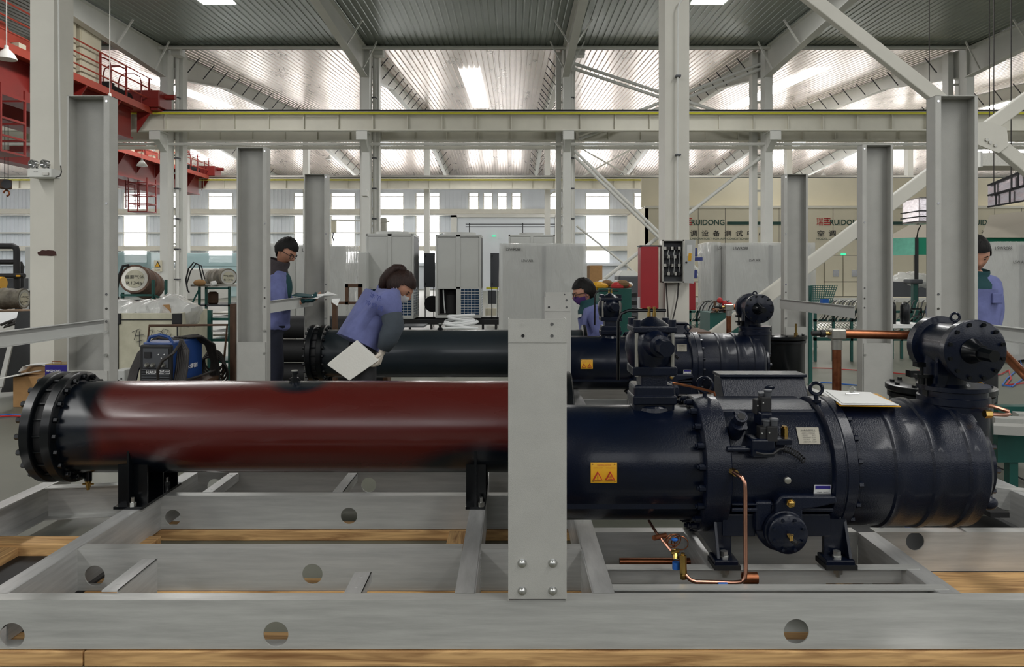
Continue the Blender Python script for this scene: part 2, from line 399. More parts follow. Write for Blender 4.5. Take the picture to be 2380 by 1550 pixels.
def text(b, txt, o, ex, ey, width, height, bold=False):
    """flat lettering: fits the string's box to width x height; o lower-left, ex/ey unit dirs"""
    vs, fs = text_geo(txt, bold)
    if not vs: return b
    x0 = min(v[0] for v in vs); x1 = max(v[0] for v in vs); y0 = min(v[1] for v in vs); y1 = max(v[1] for v in vs)
    o = Vector(o); ex = Vector(ex); ey = Vector(ey)
    return b.add([o+ex*((v[0]-x0)/(x1-x0)*width)+ey*((v[1]-y0)/(y1-y0)*height) for v in vs], fs)
FX = Vector((1, 0, 0)); FZ = Vector((0, 0, 1)); FY = Vector((0, 1, 0))
# ================================================================ THE BUILDING
GX = [2.0+7.5*k for k in range(-6, 7)]
Y1, Y2, Y3, Y4 = 9.07, 28.0, 46.9, 66.0
ZE = 9.9
# floor
mk('floor', B().box(-60, 60, -10, 72, -.3, 0), 'floor', kind='structure', label='worn grey-green coated factory floor')
# roof decks: trapezoidal ribs running away from the camera
def deck(name, y0, z0, y1, z1, m, label, rh=.05):
    b = B(); pitch = .22; n = int(96/pitch); xs = []
    for i in range(n):
        x = -48+i*pitch; xs += [(x, 0), (x+.15, 0), (x+.168, rh), (x+.202, rh)]
    xs.append((-48+n*pitch, 0))
    vs = []
    for (x, h) in xs: vs.append((x, y0, z0+h))
    for (x, h) in xs: vs.append((x, y1, z1+h))
    k = len(xs); fs = [(i, k+i, k+i+1, i+1) for i in range(k-1)]
    b.add(vs, fs); b.add([(-48, y0, z0+.15), (48, y0, z0+.15), (48, y1, z1+.15), (-48, y1, z1+.15)], [(0, 1, 2, 3)])
    d = mk(name, b, m, kind='structure', label=label)
    return d
def roofz(y):
    if y < Y2: return ZE-.03*(Y2-y)
    if y < Y3: return ZE+.08*(y-Y2)
    return ZE+.08*(Y3-Y2)-.078*(y-Y3)
c1 = deck('ceiling', -9, roofz(-9), Y2, ZE, 'decknear', 'ribbed foil roof deck over the near bay, its shade painted grey-green', .022)
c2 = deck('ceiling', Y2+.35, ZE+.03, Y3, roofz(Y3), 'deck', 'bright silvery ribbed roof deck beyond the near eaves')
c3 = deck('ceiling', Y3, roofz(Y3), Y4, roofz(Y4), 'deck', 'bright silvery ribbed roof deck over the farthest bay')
# roof lights
def skylight(x0, x1, y0, y1, par, k):
    b = B(); e = .02
    b.add([(x0, y0, roofz(y0)-e), (x1, y0, roofz(y0)-e), (x1, y1, roofz(y1-.01)-e), (x0, y1, roofz(y1-.01)-e)], [(0, 3, 2, 1)])
    mk('roof_light', b, 'sky', par)
for k, gx in enumerate(GX[:-1]):
    if k%2==1: skylight(gx-4.0, gx-3.0, -8, 4, c1, k); skylight(gx-4.0, gx-3.0, 12, 23.2, c1, k)
for k, gx in enumerate(GX[:-1]):
    if k%2==0: skylight(gx-4.3+.05, gx-4.3+.9, 32.7, 44.5, c2, k)
    else: skylight(gx-4.3+.05, gx-4.3+.9, 49.5, 60, c3, k)
# far wall with window openings
wins = [(-70, -20), (93, 145), (190, 243), (288, 341), (386, 432), (485, 540), (583, 622), (685, 708), (770, 825), (883, 938), (967, 987), (997, 1022), (1090, 1112), (1124, 1144), (1157, 1178), (1190, 1211),
        (1278, 1296), (1362, 1416), (1474, 1530), (1590, 1615), (1675, 1731), (1780, 1830), (1883, 1934), (1963, 2010), (2075, 2130), (2170, 2225), (2270, 2325), (2370, 2425)]
bands = [(449, 488), (503, 572), (584, 610)]
b = B(); xs = [-48]
for (a, c) in wins: xs += [X(a, Y4), X(c, Y4)]
xs.append(48)
for i in range(len(xs)-1):
    x0, x1 = xs[i], xs[i+1]
    isw = i % 2 == 1; short = isw and 1085 < wins[(i-1)//2][0] < 1230
    if not isw: b.box(x0, x1, Y4, Y4+.2, 0, ZE)
    else:
        zc = ZE
        for bi, (ya, yb) in enumerate(bands):
            if short and bi > 0: continue
            za, zb = Z(ya, Y4), Z(yb, Y4); b.box(x0, x1, Y4, Y4+.2, za, zc); zc = zb
        b.box(x0, x1, Y4, Y4+.2, 0, zc)
# ribs of the cladding
x = -47.9
while x < 48:
    if not any(X(a, Y4)-.05 < x < X(c, Y4)+.05 for (a, c) in wins): b.box(x, x+.06, Y4-.04, Y4, 0, ZE)
    x += .35
wb = mk('wall_back', b, 'panelblue', kind='structure', label='pale steel clad far wall pierced by window openings')
for i, (a, c) in enumerate(wins):
    t = thing('window_%d' % (i+1), (X((a+c)/2, Y4), Y4+.1, Z(572, Y4)), kind='structure', label='tall bright window of the far wall')
    short = 1085 < a < 1230
    for bi, (ya, yb) in enumerate(bands[:1] if short else bands):
        mk('pane', B().box(X(a, Y4), X(c, Y4), Y4+.12, Y4+.14, Z(yb, Y4), Z(ya, Y4)), 'win', t)
    fb = B()
    for yy in ((457,) if short else (457, 541)): fb.box(X(a, Y4)-.02, X(c, Y4)+.02, Y4-.02, Y4+.1, Z(yy, Y4)-.05, Z(yy, Y4)+.05)
    for px in (a, c): fb.box(X(px, Y4)-.05, X(px, Y4)+.05, Y4-.03, Y4+.1, Z(488 if short else 572, Y4), Z(449, Y4))
    mk('window_frame', fb, 'steelw', t)
# side walls and wall behind the camera with clerestory band
b = B(); pb = B()
b.box(-48, 48, -9.2, -9, 0, 3.5).box(-48, 48, -9.2, -9, 7.8, 8.8)
for k in range(-8, 9): b.box(k*6-.6, k*6+.6, -9.2, -9, 3.5, 7.8)
mk('wall_front', b, 'darkgrey', kind='structure', label='wall behind the viewer with a band of windows')
for k in range(-8, 8):
    mk('window_%d' % (40+k), B().box(k*6+.6, k*6+5.4, -9.12, -9.08, 3.5, 7.8), 'winnear', kind='structure', label='window of the wall behind the viewer')
mk('wall_left', B().box(-48.2, -48, -9, 66, 0, 3.0).box(-48.2, -48, -9, 66, 7.5, 8.6), 'panelblue', kind='structure', label='left end wall of the hall')
mk('wall_right', B().box(48, 48.2, -9, 66, 0, 3.0).box(48, 48.2, -9, 66, 7.5, 8.6), 'panelblue', kind='structure', label='right end wall of the hall')

# ---- columns
def ibeam_y(b, x, y0, y1, zt0, zt1, zb0, zb1, w, tf=.03, tw=.02):
    """I-section rafter along y: top edge zt, bottom edge zb"""
    for (za0, za1) in (((zt0-tf, zt1-tf)), ((zb0, zb1))):
        b.add([(x-w/2, y0, za0), (x+w/2, y0, za0), (x+w/2, y1, za1), (x-w/2, y1, za1), (x-w/2, y0, za0+tf), (x+w/2, y0, za0+tf), (x+w/2, y1, za1+tf), (x-w/2, y1, za1+tf)],
              [(0, 3, 2, 1), (4, 5, 6, 7), (0, 1, 5, 4), (1, 2, 6, 5), (2, 3, 7, 6), (3, 0, 4, 7)])
    b.prism([(y0, zb0+tf), (y1, zb1+tf), (y1, zt1-tf), (y0, zt0-tf)], 'x', x-tw/2, x+tw/2)
COLG = 'steel columns of the hall'
ordn = ['leftmost', 'second', 'third', 'fourth', 'fifth', 'sixth', 'seventh']
# near row (Y1): two visible
def near_column(gx, lab):
    t = thing('steel_column', (gx, Y1+.2, 0), lab, 'column')
    x0, x1 = gx-.145, gx+.145
    b = B().box(x0, x1, Y1, Y1+.02, 0, 9.3).box(x0, x1, Y1+.38, Y1+.40, 0, 9.3).box(gx-.01, gx+.01, Y1+.02, Y1+.38, 0, 9.3)
    b.box(x0+.0, x0+.012, Y1+.02, Y1+.38, 0, 9.3).box(x1-.012, x1, Y1+.02, Y1+.38, 0, 9.3)
    mk('shaft', b, 'colw', t)
    mk('base_plate', B().box(gx-.25, gx+.25, Y1-.1, Y1+.5, 0, .03), 'colw', t)
    return t
cl = near_column(-5.66, 'big cream column at left with a rust patch and twin lamps')
cr = near_column(1.99, 'big cream column near the centre carrying red and grey boxes')
near_column(9.5, 'cream column standing outside the frame on the right')
# conduit and clips on the right near column
px = 1576
mk('conduit', B().tube([P(1594, -10, 9.0), P(1580, 6, 9.0), P(1576, 20, 9.0), P(1574, 560, 9.0)], .012, 6), 'steelw', cr, True)
for yy in (177, 360): mk('clip', B().box(X(1570, 9), X(1582, 9), 8.97, 9.05, Z(yy+2, 9), Z(yy-2, 9)), 'darkgrey', cr)
mk('conduit', B().tube([P(136, -10, 9.0), P(137, 150, 9.0), P(139, 300, 9.0), P(141, 385, 9.0)], .010, 6), 'steelw', cl, True)
mk('conduit', B().tube([P(141, 385, 9.0), P(143, 400, 8.95), P(139, 410, 8.95), P(129, 412, 8.95)], .006, 6), 'cable', cl, True)
pts = [(88, 586), (94, 584), (98, 581), (108, 582), (112, 581), (124, 582), (129, 584), (131, 590), (132, 594), (120, 595), (108, 594), (92, 594), (88, 590)]
mk('rust_patch', B().prism([(X(a, Y1), Z(c, Y1)) for a, c in pts], 'y', Y1-.006, Y1-.001), 'rusthole', cl, label='dark brown rust patch')
# emergency twin lamp
t = thing('emergency_light', P(104, 415, 8.95), 'white twin-head emergency light fixed to the left column', 'light')
bx = B().box(X(73, 8.95), X(129, 8.95), 8.87, 9.06, Z(414, 8.95), Z(393, 8.95)); mk('housing', bx, 'steelw', t, bevel=.012)
mk('label_plate', B().box(X(100, 8.87), X(114, 8.87), 8.855, 8.875, Z(407, 8.87), Z(401, 8.87)), 'nickel', t)
for a in (79, 106):
    c = P(a, 380, 8.9); h = B().lathe([(0, .045), (.05, .052), (.06, .05), (.06, .04), (.04, .02)], c+Vector((0, .03, 0)), (-.15, -1, -.15), 20); mk('lamp_head', h, 'lens', t, True)
    mk('lamp_head_stem', B().cyl(c+Vector((0, .02, -.03)), (c.x+.02, 8.95, Z(393, 8.95)), .01, n=8), 'darkgrey', t)
tx = B(); text(tx, 'EXIT LIGHT', P(78, 400, 8.865), FX, FZ, .05, .012); mk('lettering', tx, 'ink', t)
# far rows
def far_column(gx, y, lab, w=.29, w2=.72, top=ZE, corb=True, label=None):
    t = thing('steel_column', (gx, y+.4, 0), lab, 'column')
    b = B().box(gx-w/2, gx+w/2, y-.25, y-.23, 0, top).box(gx-w/2, gx+w/2, y+.23, y+.25, 0, top).box(gx-w/2+.01, gx+w/2-.01, y-.23, y+.23, 0, top)
    mk('shaft', b, 'steelw', t)
    if w2:
        b = B().box(gx-w2/2, gx-w2/2+.2, y+.55, y+.95, 0, top).box(gx+w2/2-.24, gx+w2/2, y+.55, y+.95, 0, top)
        for k in range(14): b.box(gx-w2/2+.1, gx+w2/2-.1, y+.7, y+.72, .5+k*.68, .58+k*.68)
        mk('rear_shaft', b, 'steelw', t)
        mk('downpipe', B().tube([(gx+.22, y+.38, top-.3), (gx+.22, y+.38, .5), (gx+.35, y+.3, .3), (gx+.7, y, .12)], .07, 10), 'steelw', t, True)
        b = B()
        for k in range(7): b.box(gx+.12, gx+.32, y+.28, y+.47, 1.2+k*1.15, 1.24+k*1.15)
        mk('pipe_clip', b, 'darkgrey', t, kind='stuff')
    if corb:
        b = B().prism([(y-.95, 6.63), (y-.25, 6.63), (y-.25, 5.95), (y-.95, 6.35)], 'x', gx-.12, gx+.12).box(gx-.2, gx+.2, y-.98, y-.2, 6.6, 6.64)
        b.box(gx-.2, gx+.2, y-.98, y-.95, 6.3, 6.62)
        mk('crane_bracket', b, 'steelw', t)
        mk('eaves_box', B().box(gx+.3, gx+.65, y-.35, y+.1, 9.55, 9.85), 'steelw', t)
    return t
nm = {-13: 'steel column of the far row, left of the brown gas drum on its stand', -5.5: 'steel column of the far row, behind the post where the woman bends', }
far_labels = {1: 'far-row white steel column outside the left edge', 2: 'far-row white steel column at left carrying a yellow warning sign', 3: 'far-row white steel column just left of the two grey cooling cabinets',
              4: 'far-row white steel column behind the worker in the purple mask', 5: 'far-row white steel column standing before the left lettered wall', 6: 'far-row white steel column behind the tallest right-hand grey post'}
for k in range(1, 6):
    gx = 2.05+7.5*(k-3)
    if k == 0: lb = far_labels[1]
    else: lb = far_labels[k+1]
    far_column(gx, Y2+.25, lb)
r3l = {-2: 'slim white column of the farthest row, just right of the far column with the yellow sign', -1: 'slim white column of the farthest row above the grey post right of the reading man', 0: 'slim white column of the farthest row between the two big grey cooling cabinets',
       1: 'slim white column of the farthest row just left of the far column by the crouching worker', 3: 'slim white column of the farthest row above the lettered wall, by the short right post', 4: 'slim white column of the farthest row above the green canopy'}
for k in (-2, -1, 0, 1, 3, 4):
    gx = -5.3+7.5*k
    far_column(gx, Y3, r3l[k], .33, 0, roofz(Y3)-.1, False)
# warning sign on the far left column
t = thing('warning_sign', P(366, 632, 28), 'small yellow triangle warning sign on the far left column', 'sign')
mk('plate', B().box(X(357, 27.9), X(375, 27.9), 27.93, 27.96, Z(631, 27.9), Z(605, 27.9)), 'cream', t)
mk('symbol', B().prism([(X(359, 27.9), Z(621, 27.9)), (X(373, 27.9), Z(621, 27.9)), (X(366, 27.9), Z(607, 27.9))], 'y', 27.91, 27.93), 'ink', t)
mk('symbol', B().prism([(X(361, 27.9), Z(619.5, 27.9)), (X(371, 27.9), Z(619.5, 27.9)), (X(366, 27.9), Z(610, 27.9))], 'y', 27.9, 27.91), 'warn', t)
tx = B(); text(tx, '当心夹手', P(360, 629, 27.91), FX, FZ, .19, .05); mk('lettering', tx, 'ink', t)

# ---- crane runway beams
def runway(name, y, label, zt=7.32, h=.68, x0=-46, x1=46, skip=None, rail='blackm', m='beamw'):
    t = thing(name, (0, y, zt-h), label, 'crane beam')
    b = B().box(x0, x1, y-.2, y+.2, zt-.04, zt).box(x0, x1, y-.16, y+.16, zt-h, zt-h+.04).box(x0, x1, y-.015, y+.015, zt-h+.04, zt-.04)
    mk('girder', b, m, t)
    s0 = None; x = x0+.6
    b = B()
    while x < x1: b.box(x, x+.03, y-.14, y-.015, zt-h+.04, zt-.04); x += 1.26
    mk('stiffener', b, m, t, kind='stuff')
    mk('rail', B().box(x0, x1, y-.06, y+.06, zt, zt+.1), rail, t)
    return t
rw = runway('crane_runway_beam', Y2-.5, 'ivory crane runway beam with dark rail spanning the whole picture')
mk('conductor_bar', B().tube([(-46, Y2-.78, 7.24), (46, Y2-.78, 7.24)], .045, 6), 'yellow', rw, label='yellow conductor bar')
runway('crane_runway_beam', Y2+1.4, 'shaded crane runway beam just behind the front one', 7.35, .75)
rw3 = runway('crane_runway_beam', Y3-.6, 'farther crane runway beam with a blue-grey rail above the windows', 7.25, .66, rail='tealcloth')
mk('conductor_bar', B().tube([(-46, Y3-.85, 7.12), (46, Y3-.85, 7.12)], .04, 6), 'yellow', rw3)
mk('rail_cover', B().box(-46, 46, Y3-.75, Y3-.65, 7.3, 7.42), 'nickel', rw3)
runway('crane_runway_beam', Y1+.9, 'near crane runway beam running above the picture', 7.32, .7)
# eaves tubes and horizontal girts
def girt(px_y, y, h, d, label, m='steelw', x0=-46, x1=46):
    z = Z(px_y, y); return mk('horizontal_girt', B().box(x0, x1, y, y+d, z-h/2, z+h/2), m, label=label, cat='beam')
mk('eaves_tube', B().tube([(-46, Y2-.3, Z(116, Y2)), (46, Y2-.3, Z(116, Y2))], .07, 10), 'steelw', smooth=True, label='white tube running under the near roof edge', cat='tube')
mk('gutter', B().box(-46, 46, Y2-.02, Y2+.1, ZE-.12, ZE+.06), 'seam', label='dark gutter edge between the dark and bright roofs', cat='gutter')
mk('lower_tube', B().tube([(-46, Y2+.1, Z(334, Y2)), (46, Y2+.1, Z(334, Y2))], .06, 10), 'steelw', smooth=True, label='white tube just under the front crane runway beam', cat='tube')
girt(343, Y2+2.0, .12, .1, 'thin grey girt below the shaded runway beam')
girt(491, Y4-.5, .42, .3, 'long white girt between the upper and lower window bands', 'beamw')
girt(499, Y4-.6, .1, .55, 'thin ledge under the long white girt', 'steelw')
girt(577, Y4-.5, .40, .45, 'white girt under the lower window band', 'beamw')
girt(541, Y4-.3, .12, .26, 'slim girt crossing the middle of the lower windows')
girt(615, Y4-.3, .2, .26, 'grey low rail along the far wall', 'panelblue')
# roof rafters
raf = {}
for i, k in enumerate(range(-2, 3)):
    gx = 2.0+7.5*k
    t = thing('roof_rafter', (gx, Y1, 8), 'white tapered near-bay roof rafter, %s from the left' % ordn[i], 'rafter')
    b = B(); ibeam_y(b, gx, -8.9, 20, roofz(-8.9)-.05, roofz(20)-.05, roofz(-8.9)-.6, roofz(20)-.55, .26); mk('girder', b, 'steelw', t)
    b = B(); ibeam_y(b, gx, 20, Y2+.1, roofz(20)-.05, roofz(Y2)-.05, roofz(20)-.55, roofz(Y2)-1.15, .26); mk('haunch', b, 'steelw', t)
    for y in (17.5, 21, 24.6, 27.2):
        for sx in (-1, 1):
            zb = roofz(y)-.55-(.6*(y-20)/8 if y > 20 else 0)
            mk('fly_brace', B().bar((gx+sx*.1, y, zb+.03), (gx+sx*.62, y, roofz(y)-.05), .05, .05), 'steelw', t)
for i, k in enumerate(range(-3, 4)):
    gx = 2.0+7.5*k
    t = thing('roof_rafter', (gx, Y3, 8), 'pale far-bay roof rafter, %s from the left' % ordn[i], 'rafter')
    b = B(); ibeam_y(b, gx, Y2+.6, 34, roofz(Y2+.6)-.05, roofz(34)-.05, roofz(Y2)-1.05, roofz(34)-.6, .26)
    ibeam_y(b, gx, 34, Y3, roofz(34)-.05, roofz(Y3-.01)-.05, roofz(34)-.6, roofz(Y3-.01)-.9, .26); mk('girder', b, 'steelw', t)
    b = B(); ibeam_y(b, gx, Y3, Y4, roofz(Y3)-.05, roofz(Y4)-.05, roofz(Y3)-.9, roofz(Y4)-.7, .26); mk('far_girder', b, 'steelw', t)
    for y in [30, 31.5, 33, 34.5, 36, 37.5, 39, 40.5, 42, 44, 49, 51, 53, 55, 57, 59, 61, 63]:
        for sx in (-1, 1):
            mk('fly_brace', B().bar((gx+sx*.08, y, roofz(y)-.62), (gx+sx*.55, y, roofz(y)-.04), .035, .035), 'darkgrey', t)
# conduit boxes on rafters near the top edge
for (a, yy, n_) in ((232, 18, 'left'), (787, 18, 'second'), (1340, 18, 'third')):
    mk('junction_box', B().box(X(a-8, 24.5), X(a+8, 24.5), 24.4, 24.7, Z(yy+4, 24.5), Z(yy-4, 24.5)), 'steelw', label='small white junction box under the %s near rafter' % n_, cat='box')
# ---- X bracing of the far row
def tube_thing(name, p0, p1, r, label, m='steelw', cat='brace', n=10):
    return mk(name, B().cyl(p0, p1, r, n=n), m, smooth=True, label=label, cat=cat)
yb = Y2+.3
for q, dy in ((0, 0), (1, 12)):
    s_ = ('upper', 'lower')[q]
    tube_thing('brace_rod', P(1335, 148+dy, yb), P(1790, 300+dy, yb), .06, '%s twin brace tube falling right above the runway beam' % s_)
    tube_thing('brace_rod', P(1790, 140+dy, yb+.4), P(1345, 312+dy, yb+.4), .06, '%s twin brace tube rising right above the runway beam' % s_)
    tube_thing('brace_rod', P(1335, 350+dy, yb), P(1712, 716+dy, yb), .06, '%s twin brace tube falling right below the runway beam' % s_)
tube_thing('brace_rod', P(1795, 345, yb+.3), P(1345, 695, yb+.3), .07, 'long brace tube rising right from the floor to the fourth column')
tube_thing('brace_rod', P(1340, 525, yb+.6), P(1560, 700, yb+.6), .04, 'thin brace rod falling right beside the worker with the purple mask')
yc = Y3+.2
tube_thing('brace_rod', P(1272, 300, yc), P(1552, 460, yc), .05, 'thin far brace rod falling right under the roof')
tube_thing('brace_rod', P(1552, 300, yc+.2), P(1272, 455, yc+.2), .05, 'thin far brace rod rising right under the roof')
# ---- big near X brace on the right
def tubex(p0, p1, label):
    t = mk('diagonal_brace', B().bar(p0, p1, .11, .16, up=(0, 0, 1)), 'colw', label=label, cat='brace', bevel=.012); return t
ybn = 9.35
tubex(P(1862, -22, ybn), P(2258, 291, ybn), 'thick cream brace falling from the top edge to the right')
tubex(P(1640, 795, ybn), P(2258, 333, ybn), 'thick cream brace rising from the floor behind the grey posts')
tubex(P(2300, 320, ybn), P(2480, 470, ybn), 'cream brace end falling off the right edge')
tubex(P(2290, 300, ybn), P(2480, 160, ybn), 'cream brace end rising off the right edge')
t = thing('gusset_plate', P(2280, 340, ybn-.09), 'cream gusset plate with bolts where the right braces cross', 'plate')
mk('plate', B().prism([(X(a, ybn), Z(c, ybn)) for a, c in ((2240, 290), (2290, 285), (2330, 300), (2335, 340), (2312, 358), (2262, 338), (2240, 330))], 'y', ybn-.08, ybn-.06), 'colw', t)
for (a, c) in ((2292, 325), (2300, 331), (2312, 338)): mk('bolt', B().cyl(P(a, c, ybn-.08), P(a, c, ybn-.08)+Vector((0, -.02, 0)), .022, n=6), 'nickel', t)

# ---- pendant lamps
def lamp(px, py, y, label):
    c = P(px, py, y); t = thing('pendant_lamp', c, label, 'lamp', 'bell lamps hanging from the roof')
    mk('shade', B().lathe([(0, .22), (.03, .215), (.12, .17), (.2, .1), (.24, .05), (.32, .045), (.33, .02), (.31, .015), (.23, .035), (.11, .15), (.02, .2)], c, (0, 0, 1), 20), 'lampw', t, True)
    mk('cord', B().cyl(c+Vector((0, 0, .32)), (c.x, c.y, roofz(y)), .012, n=6), 'lampw', t)
    mk('bulb', B().ball(c+Vector((0, 0, .08)), .06, 10, 6), 'lampw', t, True)
lamp(15, 138, 17.6, 'white bell lamp before the red crane, at the top left edge'); lamp(255, 243, 22, 'white bell lamp peeking out behind the left tall post')
lamp(541, 214, 38, 'bell lamp hanging beside the far-bay rafter left of centre'); lamp(2095, 211, 40, 'bell lamp hanging before the bright roof at the right')
lamp(330, 386, 33, 'white bell lamp before the second red crane'); lamp(766, 371, 52, 'small bell lamp over the tall standing man')
lamp(1040, 411, 60, 'tiny bell lamp above the two cooling cabinets'); lamp(1472, 410, 60, 'tiny bell lamp left of the big central column'); lamp(1914, 409, 60, 'tiny bell lamp above the short right post'); lamp(2358, 409, 60, 'tiny bell lamp near the right edge')

# ---- overhead cranes
def crane():
    t = thing('overhead_crane', (-14.4, 18, 6.2), 'red overhead crane with railed walkway at the top left', 'crane')
    xw = -13.0
    mk('walkway', B().box(xw-.9, xw, 10.2, 27.3, 7.28, 7.33).box(xw-.03, xw+.02, 10.2, 27.3, 7.2, 7.42), 'redlip', t)
    for k, gx in enumerate((-13.75, -16.0)):
        mk('main_girder', B().box(gx-.28, gx+.28, 10.2, 26.6, 6.25, 7.25).box(gx-.36, gx+.36, 10.2, 26.6, 6.18, 6.25).box(gx-.36, gx+.36, 10.2, 26.6, 7.22, 7.27), 'red', t)
    for k in range(9):
        y = 11+k*2.0; mk('walkway_bracket', B().prism([(xw-.45, 6.5), (xw-.45, 7.25), (xw, 7.25), (xw, 7.15)], 'y', y, y+.04), 'red', t)
    mk('end_carriage', B().box(-17.0, xw+.4, 26.9, 27.9, 7.4, 8.0), 'red', t, bevel=.03)
    mk('buffer', B().cyl((xw+.4, 27.4, 7.85), (xw+.75, 27.4, 7.85), .1, n=12), 'red', t, True)
    mk('buffer', B().box(xw+.05, xw+.3, 27.0, 27.6, 7.3, 7.6), 'red', t)
    for k in range(11):
        y = 11+k*1.6; mk('railing_post', B().box(xw-.05, xw, y, y+.06, 7.3, 8.45), 'red', t)
    for z in (7.72, 8.08, 8.45):
        mk('railing_rail', B().tube([(xw-.02, 10.2, z), (xw-.02, 27.2, z)], .025, 6), 'redlip', t)
    for k, y in enumerate((24.6, 25.6, 26.6)):
        mk('hoop_guard', B().tube([(xw-.1, y, 7.35), (xw-.1, y, 8.2), (xw-.15, y, 8.4), (xw-.35, y, 8.5), (xw-.7, y, 8.5), (xw-.85, y, 8.4), (xw-.9, y, 8.2), (xw-.9, y, 7.35)], .025, 6), 'red', t)
    for (y0, y1) in ((21.6, 22.8), (23.0, 24.2)):
        c = mk('control_cabinet', B().box(xw-.75, xw-.2, y0, y1, 7.4, 9.1), 'cream', t, label='cream control cabinet')
        mk('door', B().box(xw-.2, xw-.185, y0+.05, y1-.05, 7.5, 9.05), 'cream', c)
    mk('motor', B().cyl((xw-.5, 25.2, 7.6), (xw-.5, 26.4, 7.6), .2, n=14).box(xw-.7, xw-.3, 24.9, 25.2, 7.35, 7.8), 'blackm', t, True)
    mk('trolley', B().box(-16.2, -13.4, 19.6, 21.2, 7.4, 7.9).cyl((-15.8, 20.4, 8.0), (-13.8, 20.4, 8.0), .3, n=16), 'redlip', t, True)
    cg = mk('inspection_cage', B().box(-13.9, -12.9, 19.0, 20.0, 4.55, 4.6), 'red', t)
    for (cx_, cy_) in ((-13.9, 19.0), (-12.95, 19.0), (-13.9, 19.95), (-12.95, 19.95)): mk('cage_bar', B().box(cx_, cx_+.05, cy_, cy_+.05, 4.55, 6.3), 'red', cg)
    for z in (4.95, 5.4, 6.0):
        mk('cage_rail', B().box(-13.9, -12.9, 19.0, 19.04, z, z+.05).box(-13.9, -12.9, 19.96, 20.0, z, z+.05).box(-13.9, -13.86, 19, 20, z, z+.05).box(-12.94, -12.9, 19, 20, z, z+.05), 'red', cg)
    for k in range(3): mk('junction_box', B().box(xw-.35, xw-.1, 17.8+k*1.1, 18.1+k*1.1, 7.33, 7.6), 'cream', t)
    return t
cr1 = crane()
cr2 = copy_tree(cr1, (-5.6, 19.2, 0), label='second red overhead crane, farther away beyond the runway beam')
lad = thing('hanging_ladder', P(310, 480, 40), 'red ladder hanging below the second crane before the windows', 'ladder')
for a in (291, 312, 322): mk('ladder_rail', B().box(X(a, 40), X(a, 40)+.05, 40, 40.05, Z(484, 40), Z(405, 40)), 'red', lad)
for yy in (430, 441, 455, 467, 480): mk('rung', B().box(X(291, 40), X(323, 40), 40, 40.04, Z(yy, 40), Z(yy, 40)+.04), 'red', lad)
# hook block at far left
t = thing('hook_block', P(15, 455, 24), 'brown crane hook block hanging at the left edge', 'hook')
mk('rope', B().cyl(P(11, 420, 24), (P(11, 250, 24).x, 24, 6.17), .012, n=6).cyl(P(19, 420, 24), (P(19, 250, 24).x, 24, 6.17), .012, n=6), 'cable', t)
mk('block', B().box(X(6, 24), X(25, 24), 23.8, 24.1, Z(440, 24), Z(418, 24)), 'brown', t, bevel=.04)
mk('sheave', B().cyl(P(15, 428, 23.75), P(15, 428, 24.15), .14, n=18), 'darkgrey', t, True)
mk('hook', B().torus(P(15, 449, 24), (0, 1, 0), .09, .03, 16, 8, -2.4, 2.2), 'copperold', t, True)

# ---- laboratory building
yl = 38.0
lx0, lx1 = X(1500, yl), 30
t = thing('laboratory_box', ((lx0+lx1)/2, yl, 0), 'cream test laboratory building with red and green lettering', 'building')
mk('front_wall', B().box(lx0, lx1, yl, yl+.15, .2, Z(480, yl)).box(lx0, lx0+.15, yl, yl+6, .2, Z(480, yl)), 'cream', t)
mk('upper_wall', B().box(lx0-.1, lx1, yl+.6, yl+.75, Z(480, yl), Z(410, yl)).box(lx0, lx1, yl, yl+6, Z(481, yl), Z(480, yl)), 'cream', t)
mk('cornice', B().box(lx0-.05, lx1, yl-.03, yl+.1, Z(484, yl), Z(478, yl)), 'beamw', t)
mk('plinth', B().box(lx0, lx1, yl-.4, yl, 0, .2), 'steelw', t)
b = B()
k = 0; x = lx0+1.3
while x < lx1: b.box(x, x+.02, yl-.004, yl, .2, Z(484, yl)); x += 1.36
mk('panel_joint', b, 'seam', t, kind='stuff')
def sign(x_off, tag_, cut=0):
    s = thing('wall_lettering', P(1585+x_off, 560, yl), None, None)
    s.parent = t; s.location = (WP[s]-WP[t])*S
    yy = yl-.02
    b = B(); text(b, '瑞', P(1586+x_off, 524, yy), FX, FZ, X(1601, yy)-X(1586, yy), Z(506, yy)-Z(524, yy))
    for q in range(4): b.box(X(1603+x_off, yy), X(1618+x_off, yy)-(.06 if q in (1,) else 0), yy-.005, yy, Z(508+q*4.6, yy)-.02, Z(508+q*4.6, yy)+.025)
    b.box(X(1610+x_off, yy), X(1612+x_off, yy), yy-.005, yy, Z(516, yy), Z(506, yy))
    mk('logo', b, 'inkred', s, label='red logo characters')
    b = B(); text(b, 'RUIDONG', P(1617+x_off, 523, yy), FX, FZ, X(1694, yy)-X(1617, yy), Z(510, yy)-Z(523, yy), True); mk('letters', b, 'inkgreen', s, label='dark green letters RUIDONG')
    mk('green_bar', B().box(X(1700+x_off, yy), X(1830+x_off, yy), yy-.005, yy, Z(522, yy), Z(515, yy)), 'inkgreen', s)
    b = B()
    for q, ch in enumerate('空调设备测试中心'):
        text(b, ch, P(1588+x_off+q*26.5, 549, yy), FX, FZ, X(16+1190, yy), Z(535, yy)-Z(549, yy), True)
    mk('characters', b, 'ink', s)
    b = B(); text(b, 'MODEL LABORATORY FOR AIR-CONDITIONING', P(1586+x_off, 557, yy), FX, FZ, X(1190+172, yy), Z(552.5, yy)-Z(557, yy)); mk('small_letters', b, 'inkgreen', s)
sign(-10, 'a'); sign(312, 'b'); sign(640, 'c')
